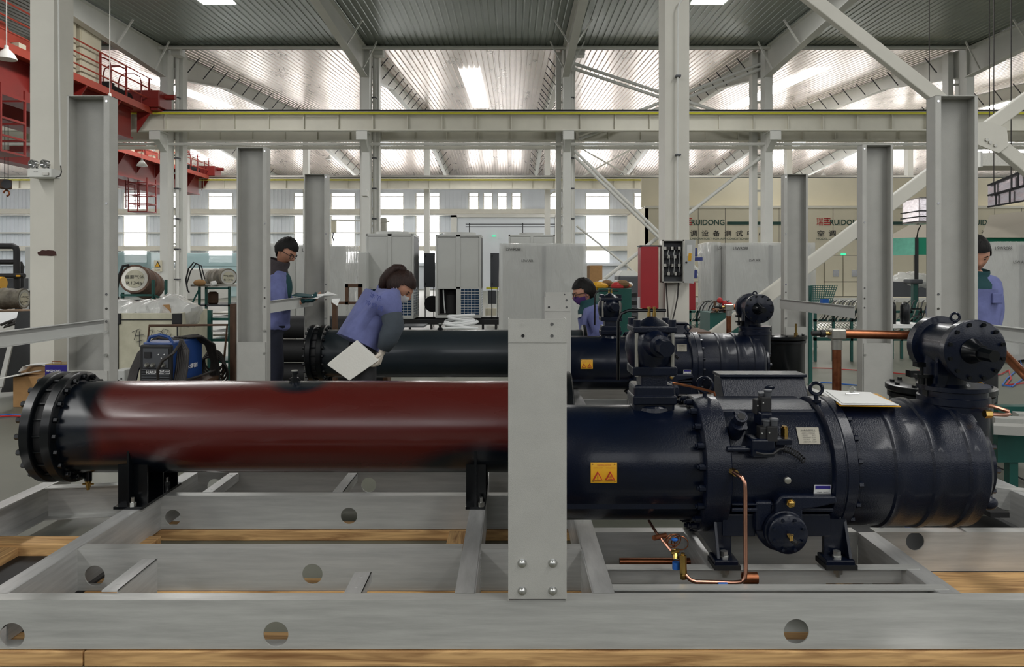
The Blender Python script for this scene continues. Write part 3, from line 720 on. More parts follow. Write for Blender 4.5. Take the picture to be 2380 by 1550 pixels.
def labdoor(px0, px1):
    d = thing('lab_door', P((px0+px1)/2, 690, yl), None, None); d.parent = t; d.location = (WP[d]-WP[t])*S
    z0, z1 = Z(688, yl), Z(594, yl); xm = X((px0+px1)/2, yl)
    for (a, c) in ((X(px0, yl), xm-.02), (xm+.02, X(px1, yl))):
        mk('leaf', B().box(a, c, yl-.08, yl-.01, z0, Z(655, yl)-.02).box(a, c, yl-.08, yl-.01, Z(655, yl)+.02, z1), 'cream', d)
        cxm = (a+c)/2+.1; mk('vision_panel', B().box(cxm-.14, cxm+.14, yl-.1, yl-.08, Z(643, yl), Z(627, yl)), 'lens', d)
    mk('door_joint', B().box(X(px0, yl)-.03, X(px1, yl)+.03, yl-.01, yl-.003, z0-.03, z1+.03), 'seam', d)
labdoor(1916, 2000); labdoor(1610, 1648)
mk('exit_sign', B().box(X(1954, yl), X(1965, yl), yl-.05, yl, Z(593, yl), Z(589, yl)), 'exit', t, label='small green exit sign')
# distant loading door with bars, exit sign
t = thing('door_1', P(1170, 640, 60), kind='structure', label='grey roller door beyond the cooling cabinets')
mk('shutter', B().box(X(1062, 60), X(1290, 60), 60, 60.1, 0, Z(505, 60)), 'panelblue', t)
mk('door_frame', B().box(X(1048, 60), X(1062, 60), 59.9, 60.2, 0, Z(500, 60)).box(X(1290, 60), X(1300, 60), 59.9, 60.2, 0, Z(500, 60)).box(X(1048, 60), X(1300, 60), 59.9, 60.2, Z(505, 60), Z(498, 60)), 'steelw', t)
mk('exit_sign', B().box(X(1143, 59), X(1152, 59), 59.7, 59.8, Z(549, 59), Z(546, 59)), 'exit', t)
t = thing('tube_rack', P(1157, 540, 55), 'dark horizontal tube rack seen above the second cooling cabinet', 'rack')
for yy in (521, 527): mk('tube', B().box(X(1082, 55), X(1290, 55), 55, 55.06, Z(yy, 55)-.03, Z(yy, 55)+.03), 'darkgrey', t)
for a in (1090, 1214): mk('upright', B().box(X(a, 55), X(a+2, 55), 55, 55.06, 0, Z(518, 55)), 'darkgrey', t)
# ================================================================ UNIT ON ITS BASE FRAME (built once, the farther unit is a copy)
OFF = Vector((.30, 3.75, 0))
ZT = .249          # top of the channel frame
# timbers
def timber(x0, x1, y0, y1, z1, label, m='wood'):
    return mk('timber', B().box(x0, x1, y0, y1, 0, z1), m, label=label, cat='timber', group='timbers under the base frames', bevel=.004)
timber(-2.5, X(191, 2.86), 2.86, 3.02, .058, 'pine timber under the front channel, left of its joint')
timber(X(195, 2.86), 3.1, 2.86, 3.02, .058, 'long pine timber under the front channel, right of the joint')
timber(-1.93, .42, 3.38, 3.55, .058, 'pine timber under the second long channel')
timber(-2.1, .42, 4.2, 4.36, .058, 'pine timber under the third long channel')
timber(1.85, 3.4, 3.36, 3.62, .058, 'broad pine timber lying at the right under the frame')
timber(-3.2, -1.9, 3.95, 4.08, .07, 'pine timber sticking out left under the frame corner')
for i, (a, y0, y1, lb) in enumerate(((-2.72, 2.8, 4.0, 'pine timber running back below the left end beam'), (-2.28, 4.1, 5.0, 'pine timber running back behind the frame corner'), (-.35, 3.6, 4.2, 'pine timber crossing under the middle of the frame'), (1.5, 3.1, 3.6, 'pine timber crossing under the compressor rails'))):
    timber(a, a+.13, y0, y1, .057, lb, 'woody')
fr = thing('base_frame', (0, 3.8, .06), 'aluminium-coloured channel base frame in the foreground', 'frame', 'channel base frames')
def long_channel(y, x0, x1, holes, zb=.062, zt=ZT, back=.065):
    b = B().web(x0, x1, zb, zt, y, .006, holes); b.box(x0, x1, y+.006, y+back, zt-.006, zt).box(x0, x1, y+.006, y+back, zb, zb+.006)
    return mk('long_channel', b, 'galv', fr)
long_channel(2.87, -2.8, 2.96, [(X(28, 2.87), Z(1477, 2.87), .048), (X(641, 2.87), Z(1474, 2.87), .048), (X(1851, 2.87), Z(1468, 2.87), .048), (X(28, 2.87)-1.0+.02, Z(1477, 2.87), .048)])
long_channel(3.40, -1.965, -.225, [(X(220, 3.4), Z(1338, 3.4), .046), (X(726, 3.4), Z(1334, 3.4), .046)])
long_channel(3.40, -.145, .315, [])
long_channel(4.21, -1.965, -.225, [(X(402, 4.21), Z(1203, 4.21), .044), (X(811, 4.21), Z(1199, 4.21), .046)])
long_channel(4.21, -.145, .315, [])
long_channel(4.70, -1.965, 2.85, [(X(499, 4.7), Z(1130, 4.7), .046), (X(857, 4.7), Z(1127, 4.7), .046)])
long_channel(3.62, .40, 1.66, [])
long_channel(3.62, 1.75, 2.85, [(X(2127, 3.62), Z(1258, 3.62), .044)])
def cross_channel(x, y0, y1, wd=.075, side=1, zb=.062, name='cross_channel', zt=ZT):
    """web at x, flanges toward side"""
    b = B().box(x-.003, x+.003, y0, y1, zb, zt)
    a, c = (x, x+wd*side); b.box(a, c, y0, y1, zt-.006, zt).box(a, c, y0, y1, zb, zb+.006)
    return mk(name, b, 'galvy', fr)
cross_channel(-2.785, 2.93, 4.75, .08, 1); cross_channel(-1.965, 2.93, 4.75, .08, -1); cross_channel(-.145, 2.93, 4.7, .078, -1)
cross_channel(.315, 2.93, 4.7, .085, 1); cross_channel(1.665, 2.93, 3.62, .085, 1); cross_channel(2.86, 2.93, 4.75, .08, 1)
cross_channel(.83, 3.22, 3.62, .045, 1, .12)
b = B(); b.bar((-2.72, 4.42, .155), (-2.045, 4.53, .155), .006, .187); b.bar((-2.72, 4.39, .245), (-2.045, 4.50, .245), .07, .006); b.bar((-2.72, 4.39, .065), (-2.045, 4.5, .065), .07, .006)
mk('corner_channel', b, 'galv', fr)
for (y, x1) in ((3.17, 1.717), (2.965, 1.722)):
    b = B().box(.40, x1, y, y+.05, ZT-.004, ZT+.001).box(.40, x1, y+.045, y+.05, .17, ZT-.004); mk('mounting_rail', b, 'galv', fr)
# small angle brackets on the frame
def angle(x, y0, y1, wd, side, z=ZT+.04, hgt=.1):
    b = B().box(x, x+wd*side, y0, y1, z-.006, z).box(x+(wd*side if side > 0 else 0)-.004, x+(wd*side if side > 0 else 0), y0, y1, z-hgt, z)
    b.cyl((x+wd*side/2, y0+.06, z-.001), (x+wd*side/2, y0+.06, z+.001), .008, n=10).cyl((x+wd*side/2, y1-.05, z-.001), (x+wd*side/2, y1-.05, z+.001), .008, n=10)
    return mk('angle_bracket', b, 'galvy', fr)
angle(-1.60, 2.935, 3.26, .065, 1, ZT+.01, .16); angle(-.655, 2.935, 3.14, .07, 1, ZT-.0, .04)
angle(-1.76, 4.28, 4.69, .06, 1, ZT, .05); angle(-1.02, 4.28, 4.69, .06, 1, ZT, .05)
# weld beads
b = B()
for k in range(9): b.ball((-1.968, 3.405-.004, .075+k*.019), .006, 6, 4)
for k in range(9): b.ball((-.142, 3.398, .075+k*.019), .005, 6, 4)
mk('weld_bead', b, 'chrome', fr, kind='stuff')

# ---- posts
def tall_post(x, y, flip, label, group='tall grey sheet steel posts', w_=.266, zt=2.605, zb=ZT):
    """folded channel post, open towards the camera; flip=-1 puts the deep dark slot on the left"""
    t = thing('frame_post', (x, y, zb), label, 'post', group)
    h = w_/2; d = .10; th = .004; b = B()
    b.box(x-h, x+h, y+d-th, y+d, zb, zt)                     # web
    b.box(x-h, x-h+th, y, y+d, zb, zt).box(x+h-th, x+h, y, y+d, zb, zt)
    if flip < 0:
        b.box(x-h, x-h+.012, y-th, y, zb, zt).box(x+h-.036, x+h, y-th, y, zb, zt)
    else:
        b.box(x-h, x-h+.036, y-th, y, zb, zt).box(x+h-.02, x+h, y-th, y, zb, zt)
    b.box(x-h, x+h, y-th, y+d, zt-.004, zt)
    mk('channel', b, 'post', t)
    hx = x+h-.018 if flip < 0 else x-h+.018
    for z in (zt-.035, 1.93, 1.36, 1.27, 1.19):
        mk('bolt_hole', B().cyl((hx, y-th-.002, z), (hx, y-th+.001, z), .008, n=10), 'lens' if z != 1.27 else 'seam', t)
    for z in (.98, .78): mk('bolt', B().cyl((hx, y-th-.012, z), (hx, y-th, z), .011, n=6), 'chrome', t)
    mk('foot_plate', B().box(x-h+.01, x+h-.01, y-.012, y+.02, zb-.0, .88).box(x-h, x+h, y-.006, y+d, zb-.004, zb+.004), 'post', t)
    return t
pl1 = tall_post(-2.655, 4.72, -1, 'tall grey open channel post at left, nearest on that side')
pr1 = tall_post(2.785, 4.72, 1, 'tall grey open channel post at right, nearest and tallest there')
# short front posts with bolted plates
def short_post(x, y, w_, zt, label, bolts=True):
    t = thing('frame_post', (x, y, .17), label, 'post', 'short grey plate posts')
    h = w_/2; b = B().box(x-h, x+h, y-.006, y, .259, zt).box(x-h, x-h+.004, y, y+.09, ZT, zt).box(x+h-.004, x+h, y, y+.09, ZT, zt)
    mk('plate', b, 'post', t, bevel=.001)
    mk('top_clip', B().box(x-h-.0, x+h+.0, y-.008, y-.0065, zt-.09, zt), 'post', t)
    if bolts:
        for px_, py_ in ((-.058, Z(1305, 2.87)), (.058, Z(1305, 2.87)), (-.058, Z(1369, 2.87)), (.058, Z(1369, 2.87))):
            bb = B().lathe([(0, .017), (.003, .017), (.0045, .012), (.010, .011), (.014, .006)], (x+px_, y-.006, py_), (0, -1, 0), 20); mk('bolt', bb, 'chrome', t, True)
    for px_, py_, m_ in ((-.055, zt-.02, 'post'), (.055, zt-.02, 'lens'), (-.055, zt-.064, 'rubber'), (.055, zt-.064, 'lens')):
        mk('hole', B().cyl((x+px_, y-.0095, py_), (x+px_, y-.0078, py_), .0065, n=14), m_, t)
    return t
ps1 = short_post(.0965, 2.862, .222, 1.322, 'short grey bolted plate post at the centre foreground')
ps2 = short_post(.286, 4.72, .16, Z(690, 4.72), 'short grey post just behind the centre foreground post', False)
# rails from front to rear posts
def rail(x, y0, y1, z0, z1, label):
    s_ = -1 if x > 0 else 1
    return mk('side_rail', B().box(x, x+.004, y0, y1, z0, z1).box(x, x+.03*s_, y0, y1, z1-.004, z1).box(x, x+.03*s_, y0, y1, z0, z0+.004), 'cabinet', label=label, cat='rail', group='grey side rails of the frames')
zr0, zr1 = Z(771, 4.72), Z(741, 4.72)
rl1 = rail(-2.55, 2.2, 4.70, zr0, zr1, 'grey side rail crossing the big cream column at the left edge')
rr1 = rail(2.68, 2.4, 4.70, zr0, zr1, 'grey side rail running off the right edge behind the valve')

# ---- vessel
PRIMER_BLOBS = [(-1.16, .22, .19, .6), (-.80, .0, .24, .12), (.78, .02, .34, .14), (1.16, .16, .22, .22), (-.10, .44, .13, .05)]
M['primer'] = primer_mat()
def vessel():
    t = thing('shell_vessel', (-1.3, 4.2, .249), 'long red-primed shell vessel with navy ends in the foreground', 'vessel', 'long horizontal shell vessels')
    c = Vector((0, 4.2, .641)); r = .25
    sh = mk('shell', B().lathe([(-2.40, r), (.29, r)], c, (1, 0, 0), 72), 'primer', t, True)
    for (a, d) in ((-2.565, -2.505), (-2.455, -2.395), (.285, .33)):
        f = mk('end_flange', B().lathe([(a, .29), (a+.008, .302), (d-.008, .302), (d, .29)], c, (1, 0, 0), 64), 'black', t, True)
    mk('gasket_ring', B().lathe([(-2.51, .268), (-2.45, .268)], c, (1, 0, 0), 40), 'blackm', t, True)
    for k in range(20):
        q = 2*PI*k/20; p = c+Vector((0, .275*math.cos(q), .275*math.sin(q)))
        mk('bolt', B().cyl(p+Vector((-2.585, 0, 0)), p+Vector((-2.37, 0, 0)), .006, n=8).cyl(p+Vector((-2.588, 0, 0)), p+Vector((-2.567, 0, 0)), .016, n=6).cyl(p+Vector((-2.392, 0, 0)), p+Vector((-2.374, 0, 0)), .016, n=6), 'black', t)
    mk('end_cover', B().lathe([(-2.61, .15), (-2.595, .2), (-2.565, .24)], c, (1, 0, 0), 40), 'black', t, True)
    # sight fitting on top
    p = P(685, 888, 4.18); b = B().cyl((p.x, p.y, .885), (p.x, p.y, .915), .022, n=12).cyl((p.x, p.y, .915), (p.x, p.y, .935), .014, n=12).cyl((p.x, p.y, .935), (p.x, p.y, .95), .02, n=8).cyl((p.x-.03, p.y, .9), (p.x+.03, p.y, .9), .008, n=8)
    mk('top_fitting', b, 'black', t, True)
    mk('fitting_cap', B().cyl((p.x, p.y, .95), (p.x, p.y, .955), .018, n=12), 'chrome', t, True)
    # drain nipple under the left end
    p = P(205, 1100, 4.2); b = B().cyl((p.x, 4.2, .40), (p.x, 4.2, .335), .02, n=12); mk('drain_stub', b, 'black', t, True)
    mk('drain_valve', B().cyl((p.x, 4.2, .335), (p.x, 4.2, .327), .017, n=10).cyl((p.x, 4.2, .327), (p.x, 4.2, .30), .013, n=8).cyl((p.x-.03, 4.2, .318), (p.x+.03, 4.2, .318), .006, n=8).cyl((p.x, 4.2, .3), (p.x, 4.2, .285), .009, n=8), 'brass', t, True)
    # saddles
    def saddle(x0, x1, y0, y1, rib):
        b = B(); xm = (x0+x1)/2
        yy = [y0+(y1-y0)*k/12 for k in range(13)]
        top = [(y, c.z-math.sqrt(max(.0, (r-.004)**2-(y-4.2)**2)) if abs(y-4.2) < r-.004 else c.z) for y in yy]
        top = [(y, min(z, c.z-.08)) for y, z in top]
        b.prism([(y0, ZT), (y1, ZT)]+top[::-1], 'x', xm-.006, xm+.006)
        b.box(x0, x1, y0, y1, ZT, ZT+.014)
        for y in rib:
            zz = c.z-math.sqrt(max(0, (r-.004)**2-(y-4.2)**2)) if abs(y-4.2) < r-.004 else c.z-.08
            b.box(x0, x1, y-.006, y+.006, ZT, zz)
        sd = mk('saddle', b, 'black', t)
        for y in (y0+.035, y1-.035):
            for x in ((xm,) if x1-x0 < .12 else (xm-.01,)):
                mk('anchor_bolt', B().cyl((x+.03, y-.025, ZT+.014), (x+.03, y-.025, ZT+.036), .018, n=6).cyl((x+.03, y-.025, ZT), (x+.03, y-.025, ZT+.062), .009, n=10), 'chrome', sd)
    saddle(-2.10, -1.945, 3.965, 4.43, (4.02, 4.2, 4.38)); saddle(-.245, -.14, 3.965, 4.43, (4.02, 4.2, 4.38))
    return t
v1 = vessel()
sh = [o for o in v1.children if o.name.startswith('shell')][0]
# vertical tank behind the compressor end
def vtank():
    t = thing('oil_tank', (2.72, 4.75, .249), 'black upright oil tank behind the navy compressor end', 'tank', 'upright oil tanks')
    mk('tank_body', B().lathe([(.03, .27), (.05, .285), (.42, .285), (.46, .29), (.462, .30), (.49, .30), (.492, .285)], (2.70, 4.75, .249), (0, 0, 1), 40), 'black', t, True)
    mk('lid', B().lathe([(0, .305), (.006, .312), (.035, .312), (.04, .305)], (2.70, 4.75, .75), (0, 0, 1), 40), 'black', t, True)
    for k in range(12):
        q = 2*PI*k/12; mk('bolt', B().cyl((2.7+.27*math.cos(q), 4.75+.27*math.sin(q), .785), (2.7+.27*math.cos(q), 4.75+.27*math.sin(q), .805), .015, n=6), 'black', t)
    for k in range(3): mk('tank_leg', B().box(2.7+.2*math.cos(k*2.1+.5)-.02, 2.7+.2*math.cos(k*2.1+.5)+.02, 4.75+.2*math.sin(k*2.1+.5)-.02, 4.75+.2*math.sin(k*2.1+.5)+.02, ZT, .29), 'black', t)
    mk('top_valve', B().cyl((2.56, 4.6, .79), (2.56, 4.6, .9), .02, n=12).cyl((2.56, 4.6, .88), (2.46, 4.6, .88), .016, n=10).box(2.42, 2.48, 4.57, 4.63, .86, .9), 'black', t, True)
    mk('sight_nipple', B().cyl((2.83, 4.55, .79), (2.83, 4.55, .83), .02, n=10).cyl((2.83, 4.55, .83), (2.83, 4.55, .93), .011, n=8), 'brass', t, True)
    return t
tk1 = vtank()

# ---- compressor
AY, AZ = 3.45, .633
def sy(x_unused, z, r): return AY-math.sqrt(max(0, r*r-(z-AZ)**2))
def compressor():
    t = thing('screw_compressor', (1.2, AY, .249), 'navy semi-hermetic screw compressor with round end valve, in the foreground', 'compressor', 'navy screw compressors')
    c = Vector((0, AY, AZ)); AX = (1, 0, 0)
    mk('motor_housing', B().lathe([(.02, .18), (.035, .235), (.06, .255), (.80, .255)], c, AX, 80), 'navy', t, True)
    mk('seam_band', B().lathe([(.06, .2545), (.06, .2545)], c, AX, 3) if False else B().box(.10, .79, sy(0, .50, .257), sy(0, .50, .257)+.03, .483, .512), 'navy', t)
    f1 = mk('motor_flange', B().lathe([(.815, .297), (.82, .303), (.86, .304), (.885, .304), (.92, .303), (.925, .297)], c, AX, 80), 'navycast', t, True)
    for k in range(20):
        q = 2*PI*(k+.5)/20; p = c+Vector((0, .282*math.cos(q), .282*math.sin(q)))
        mk('flange_bolt', B().cyl(p+Vector((.788, 0, 0)), p+Vector((.815, 0, 0)), .015, n=8).cyl(p+Vector((.778, 0, 0)), p+Vector((.788, 0, 0)), .009, n=8), 'navy', f1, True)
    mk('rotor_housing', B().lathe([(.79, .25), (.9, .258), (1.0, .262), (1.35, .262), (1.37, .27)], c, AX, 72), 'navycast', t, True)
    mk('top_ledge', B().prism([(3.35, .86), (3.62, .86), (3.62, .905), (3.42, .905), (3.35, .885)], 'x', .92, 1.36), 'navycast', t, bevel=.008)
    f2 = mk('discharge_flange', B().lathe([(1.355, .285), (1.362, .294), (1.40, .296), (1.404, .291), (1.409, .291), (1.413, .296), (1.455, .294), (1.46, .287)], c, AX, 80), 'navycast', t, True)
    for k in range(18):
        q = 2*PI*(k+.3)/18; p = c+Vector((0, .280*math.cos(q), .280*math.sin(q)))
        mk('flange_bolt', B().cyl(p+Vector((1.46, 0, 0)), p+Vector((1.478, 0, 0)), .013, n=6), 'navy', f2)
    prof = [(1.455, .270), (1.48, .276), (1.60, .278)]
    for x_ in (1.615, 1.775, 1.93): prof += [(x_, .279), (x_+.008, .288), (x_+.03, .290), (x_+.045, .280), (x_+.09, .282)]
    prof += [(2.0, .276), (2.035, .258), (2.065, .225), (2.085, .17), (2.09, .14)]
    mk('discharge_housing', B().lathe(prof, c, AX, 80), 'navycast', t, True)
    ec = mk('end_cover', B().lathe([(2.07, .16), (2.085, .185), (2.105, .185), (2.11, .17), (2.125, .13)], c, AX, 40), 'navy', t, True)
    for k in range(10):
        q = 2*PI*k/10; p = c+Vector((0, .165*math.cos(q), .165*math.sin(q))); mk('cover_bolt', B().cyl(p+Vector((2.105, 0, 0)), p+Vector((2.128, 0, 0)), .012, n=6), 'navy', ec)
    mk('lug', B().ball((2.06, AY-.2, AZ-.13), .03, 12, 8, (1.2, .8, 1)), 'navycast', t, True)
    # vertical ribs / seams on rotor housing
    yf = AY-.262
    mk('casting_rib', B().box(.93, 1.36, yf-.004, yf+.06, .485, .50).box(.93, 1.2, yf-.004, yf+.05, .512, .52), 'navycast', t, bevel=.003)
    mk('centre_casing', B().prism([(1.105, .40), (1.22, .40), (1.22, .50), (1.30, .515), (1.37, .53), (1.36, .56), (1.13, .56), (1.105, .53)], 'y', yf-.03, yf+.08), 'navycast', t, bevel=.008)
    mk('side_block', B().box(1.03, 1.105, yf-.005, yf+.1, .40, .53), 'navycast', t, bevel=.01)
    # round slide cover with bolts and valve
    q0 = P(1833, 1243, 3.12)
    rc = mk('slide_cover', B().lathe([(0, .088), (.02, .088), (.022, .082), (.05, .082), (.055, .076)], q0+Vector((0, .055, 0)), (0, -1, 0), 40), 'navy', t, True)
    mk('cover_rim', B().lathe([(0, .10), (.03, .10), (.034, .094)], q0+Vector((-.012, .10, .008)), (0, -1, 0), 40), 'navy', t, True)
    for k in range(8):
        a = 2*PI*(k+.5)/8; mk('cover_bolt', B().cyl(q0+Vector((.066*math.cos(a), .004, .066*math.sin(a))), q0+Vector((.066*math.cos(a), -.008, .066*math.sin(a))), .007, n=6), 'navy', rc)
    mk('brass_valve', B().cyl(q0+Vector((0, 0, 0)), q0+Vector((0, -.03, -.01)), .008, n=8).cyl(q0+Vector((0, -.03, -.01)), q0+Vector((0, -.034, .012)), .008, n=8), 'brass', rc, True)
    mk('black_cap', B().cyl(q0+Vector((.002, -.02, -.012)), q0+Vector((.02, -.04, -.022)), .010, n=8), 'blackm', rc, True)
    # fittings
    p = P(1829, 1115, 3.15); mk('screw_plug', B().lathe([(0, .014), (.012, .014), (.014, .010)], p, (0, -1, 0), 12), 'nickel', t, True)
    p = P(1836, 1168, 3.14); mk('brass_plug', B().cyl(p, p+Vector((0, -.012, 0)), .019, n=6).lathe([(.012, .013), (.02, .012), (.024, .006)], p, (0, -1, 0), 16), 'brass', t, True)
    p = P(1823, 1003, 3.22); mk('brass_nut', B().cyl(p+Vector((0, 0, -.024)), p+Vector((0, 0, .018)), .016, n=6).cyl(p+Vector((0, 0, .018)), p+Vector((0, 0, .024)), .012, n=8), 'brass', t)
    p = P(1715, 992, 3.2)
    b = B().cyl(p+Vector((0, .06, -.045)), p+Vector((0, -.015, .02)), .034, n=20).cyl(p+Vector((.003, -.01, .03)), p+Vector((.003, -.04, .052)), .026, n=20)
    mk('plug_boss', b, 'navycast', t, True); mk('boss_bore', B().cyl(p+Vector((.003, -.0402, .0522)), p+Vector((.003, -.0412, .053)), .016, n=16), 'blackm', t)
    for (dx, dz) in ((-.012, .07), (.022, .005)): mk('boss_screw', B().cyl(p+Vector((dx, -.01, dz-.01)), p+Vector((dx, -.03, dz)), .011, n=8), 'navy', t)
    # solenoid valves
    def solenoid(px, py, y, s=1):
        p = P(px, py, y); so = mk('solenoid_body', B().box(p.x-.022, p.x+.022, p.y-.02, p.y+.03, p.z-.045, p.z+.02), 'blackm', t, bevel=.004)
        mk('solenoid_cap', B().lathe([(0, .014), (.022, .016), (.024, .02), (.03, .018)], p+Vector((0.012, 0, .02)), (0, 0, 1), 16), 'darkgrey', so, True)
        mk('solenoid_glint', B().ball(p+Vector((-.015, -.024, -.005)), .004, 6, 4), 'chrome', so, True)
    solenoid(1765, 938, 3.27); solenoid(1778, 932, 3.25); solenoid(1775, 1002, 3.17); solenoid(1792, 1000, 3.16)
    mk('valve_block', B().box(X(1762, 3.24), X(1788, 3.24), 3.2, 3.3, Z(990, 3.22), Z(958, 3.22)), 'navycast', t, bevel=.006)
    vb = mk('valve_block', B().box(X(1748, 3.14), X(1803, 3.14), 3.14, 3.25, Z(1064, 3.14), Z(1021, 3.14)), 'navy', t, bevel=.008)
    mk('valve_bracket', B().box(X(1803, 3.16), X(1842, 3.16), 3.16, 3.24, Z(1035, 3.16), Z(1021, 3.16)), 'navy', t, bevel=.004)
    mk('oil_rod', B().cyl(P(1690, 1044, 3.17), P(1750, 1044, 3.17), .012, n=12), 'navy', t, True)
    mk('signal_cable', B().tube([P(1757, 1052, 3.12), P(1775, 1056, 3.11), P(1797, 1055, 3.12), P(1810, 1045, 3.14), P(1822, 1043, 3.16)], .005, 6), 'blackm', t, True)
    b = B()
    for k in range(10):
        u = k/9.; p = P(1822+45*u, 1044+4*u+22*u*u, 3.165); b.torus(p, (1, 0, -.6*u), .012, .0028, 12, 5)
    mk('coiled_cable', b, 'blackm', t, True)
    # name plate, white label, warning plate
    def curved_plate(px0, px1, py0, py1, r, m_, th=.002, skew=0, name='name_plate'):
        b = B(); n = 8; vs = []
        for k in range(n+1):
            py = py0+(py1-py0)*k/n; z = None
            y = 3.2
            for _ in range(6): z = Z(py, y); y = AY-math.sqrt(max(1e-4, (r+th)**2-(z-AZ)**2))
            sk = skew*(k/n)
            vs += [(X(px0+sk, y), y-.001, z), (X(px1+sk*.6, y), y-.001, z)]
        m = len(vs); fs = [(2*k, 2*k+2, 2*k+3, 2*k+1) for k in range(n)]
        back = [(v[0], v[1]+.004, v[2]) for v in vs]; b.add(vs+back, fs+[(m+2*k+1, m+2*k+3, m+2*k+2, m+2*k) for k in range(n)]+[(0, 1, m+1, m), (m-2, 2*m-2, 2*m-1, m-1)])
        return mk(name, b, m_, t, True), vs
    def line_text(pl, txt, px, py, w_, h_, m_, r):
        y = 3.2
        for _ in range(6): z = Z(py, y); y = AY-math.sqrt((r+.006)**2-(z-AZ)**2)
        nz = (Z(py-2, y)-AZ)/r; ny = math.sqrt(max(0, 1-nz*nz)); ez = Vector((0, nz, ny)) if nz > 0 else Vector((0, nz, ny))
        b = B(); text(b, txt, Vector((X(px, y), y-.003, z)), FX, ez, w_/F*y, h_/F*y); mk('lettering', b, m_, pl)
    npl, _ = curved_plate(1850, 1902, 993, 1032, .262, 'tinplate', .004, 8)
    line_text(npl, 'HANBELL', 1862, 1001, 34, 4.0, 'ink', .262)
    for k, s_ in enumerate(('SCREW COMPRESSOR', 'MODEL         RC2', 'REFRIGERANT   R134a', 'VOLTAGE       380V', 'SERIAL NO')): line_text(npl, s_, 1864+k, 1007+k*5, 30, 2.2, 'ink', .262)
    lb, _ = curved_plate(1893, 1932, 1127, 1151, .262, 'paper', .004, -2, 'paper_label')
    lb2, _ = curved_plate(1895, 1930, 1129, 1136, .262, 'indigo', .006, 0, 'label_header')
    line_text(lb, '1080 2021', 1898, 1145, 26, 3, 'ink', .262)
    wp, _ = curved_plate(1373, 1434, 1075, 1122, .255, 'warn', .006, 0, 'warning_plate')
    y_ = 3.188
    for (a, s_) in ((1389, 0), (1418, 1)):
        for (k, m_) in ((0, 'inkred'), (1, 'warn')):
            g = 11-3.2*k; b = B().prism([(X(a-g, y_), Z(1115-k*1.6, y_)), (X(a+g, y_), Z(1115-k*1.6, y_)), (X(a, y_), Z(1095+k*4, y_))], 'y', y_-.008-.002*k, y_+.005); mk('warning_triangle', b, m_, wp)
        b = B()
        if s_ == 0: b.box(X(a-.7, y_), X(a+.7, y_), y_-.013, y_-.01, Z(1110, y_), Z(1103, y_)).box(X(a-.7, y_), X(a+.7, y_), y_-.013, y_-.01, Z(1113, y_), Z(1111.5, y_))
        else:
            for q in (-3, 0, 3): b.tube([(X(a+q, y_), y_-.012, Z(1110, y_)), (X(a+q+1, y_), y_-.012, Z(1108, y_)), (X(a+q-1, y_), y_-.012, Z(1105, y_)), (X(a+q, y_), y_-.012, Z(1103, y_))], .0009, 4)
            b.box(X(a-5, y_), X(a+5, y_), y_-.013, y_-.01, Z(1112.5, y_), Z(1111.5, y_))
        mk('warning_symbol', b, 'inkred', wp)
    line_text(wp, 'WARNING CAUTION', 1388, 1082, 32, 3, 'inkred', .257); line_text(wp, 'ELECTRIC SHOCK', 1379, 1088, 22, 2, 'inkred', .257); line_text(wp, 'HOT SURFACE', 1408, 1088, 22, 2, 'inkred', .257)
    for (a, c_) in ((1378, 1079), (1429, 1079), (1378, 1118), (1429, 1118)): mk('rivet', B().ball((X(a, 3.19), sy(0, Z(c_, 3.19), .263)-.001, Z(c_, 3.19)), .003, 8, 5), 'brass', wp, True)
    # eyebolts
    def eyebolt(px, py, y, R, r_):
        p = P(px, py, y); mk('eyebolt', B().torus(p, (0.25, 1, 0), R, r_, 28, 8).cyl(p+Vector((0, 0, -R)), p+Vector((0, 0, -R-.03)), r_*1.3, n=10).cyl(p+Vector((0, 0, -R-.022)), p+Vector((0, 0, -R-.035)), r_*2.6, n=16), 'navy', t, True)
    eyebolt(1638, 894, 3.44, .033, .0075); eyebolt(1897, 903, 3.38, .026, .008)
    # terminal box on the far side top
    bx = mk('terminal_box', B().prism([(3.62, .84), (3.80, .84), (3.80, .985), (3.69, .985), (3.62, .885)], 'x', 1.02, 1.43), 'navycast', t, bevel=.004)
    mk('box_lid', B().box(1.015, 1.44, 3.675, 3.81, .985, 1.0), 'navycast', bx, bevel=.003)
    mk('oval_badge', B().ball((1.25, 3.65, .94), .02, 20, 8, (1.2, .35, .5)), 'navy', bx, True)
    # feet
    for (xa, xb, xt0, xt1) in ((X(1656, 3.2), X(1710, 3.2), .87, .99), (X(1912, 3.2), X(1978, 3.2), 1.33, 1.44)):
        b = B().box(xa, xb, 3.16, 3.26, ZT+.003, ZT+.04).box(xa, xb, 3.62, 3.74, ZT+.003, ZT+.04)
        xs_ = xa+.012 if xa < 1 else xb-.02
        b.prism([(3.17, ZT+.04), (3.72, ZT+.04), (3.66, .47), (3.24, .47)], 'x', xs_, xs_+.014)
        b.box(min(xa, xt0)+.02, max(xb, xt1)-.02, 3.235, 3.26, ZT+.02, .47) if False else b.box(xa+.015, xb-.01, 3.225, 3.25, ZT+.03, .45)
        ft = mk('foot', b, 'navy', t, bevel=.004)
        mk('rubber_pad', B().box(xa+.005, xb-.0, 3.165, 3.27, ZT+.001, ZT+.006).box(xa-.003, xb+.008, 3.155, 3.27, ZT, ZT+.02), 'rubber', ft)
        xm = (xa+xb)/2
        mk('foot_bolt', B().cyl((xm, 3.2, ZT+.04), (xm, 3.2, ZT+.046), .02, n=16).cyl((xm, 3.2, ZT+.046), (xm, 3.2, ZT+.066), .017, n=6), 'chrome', ft)
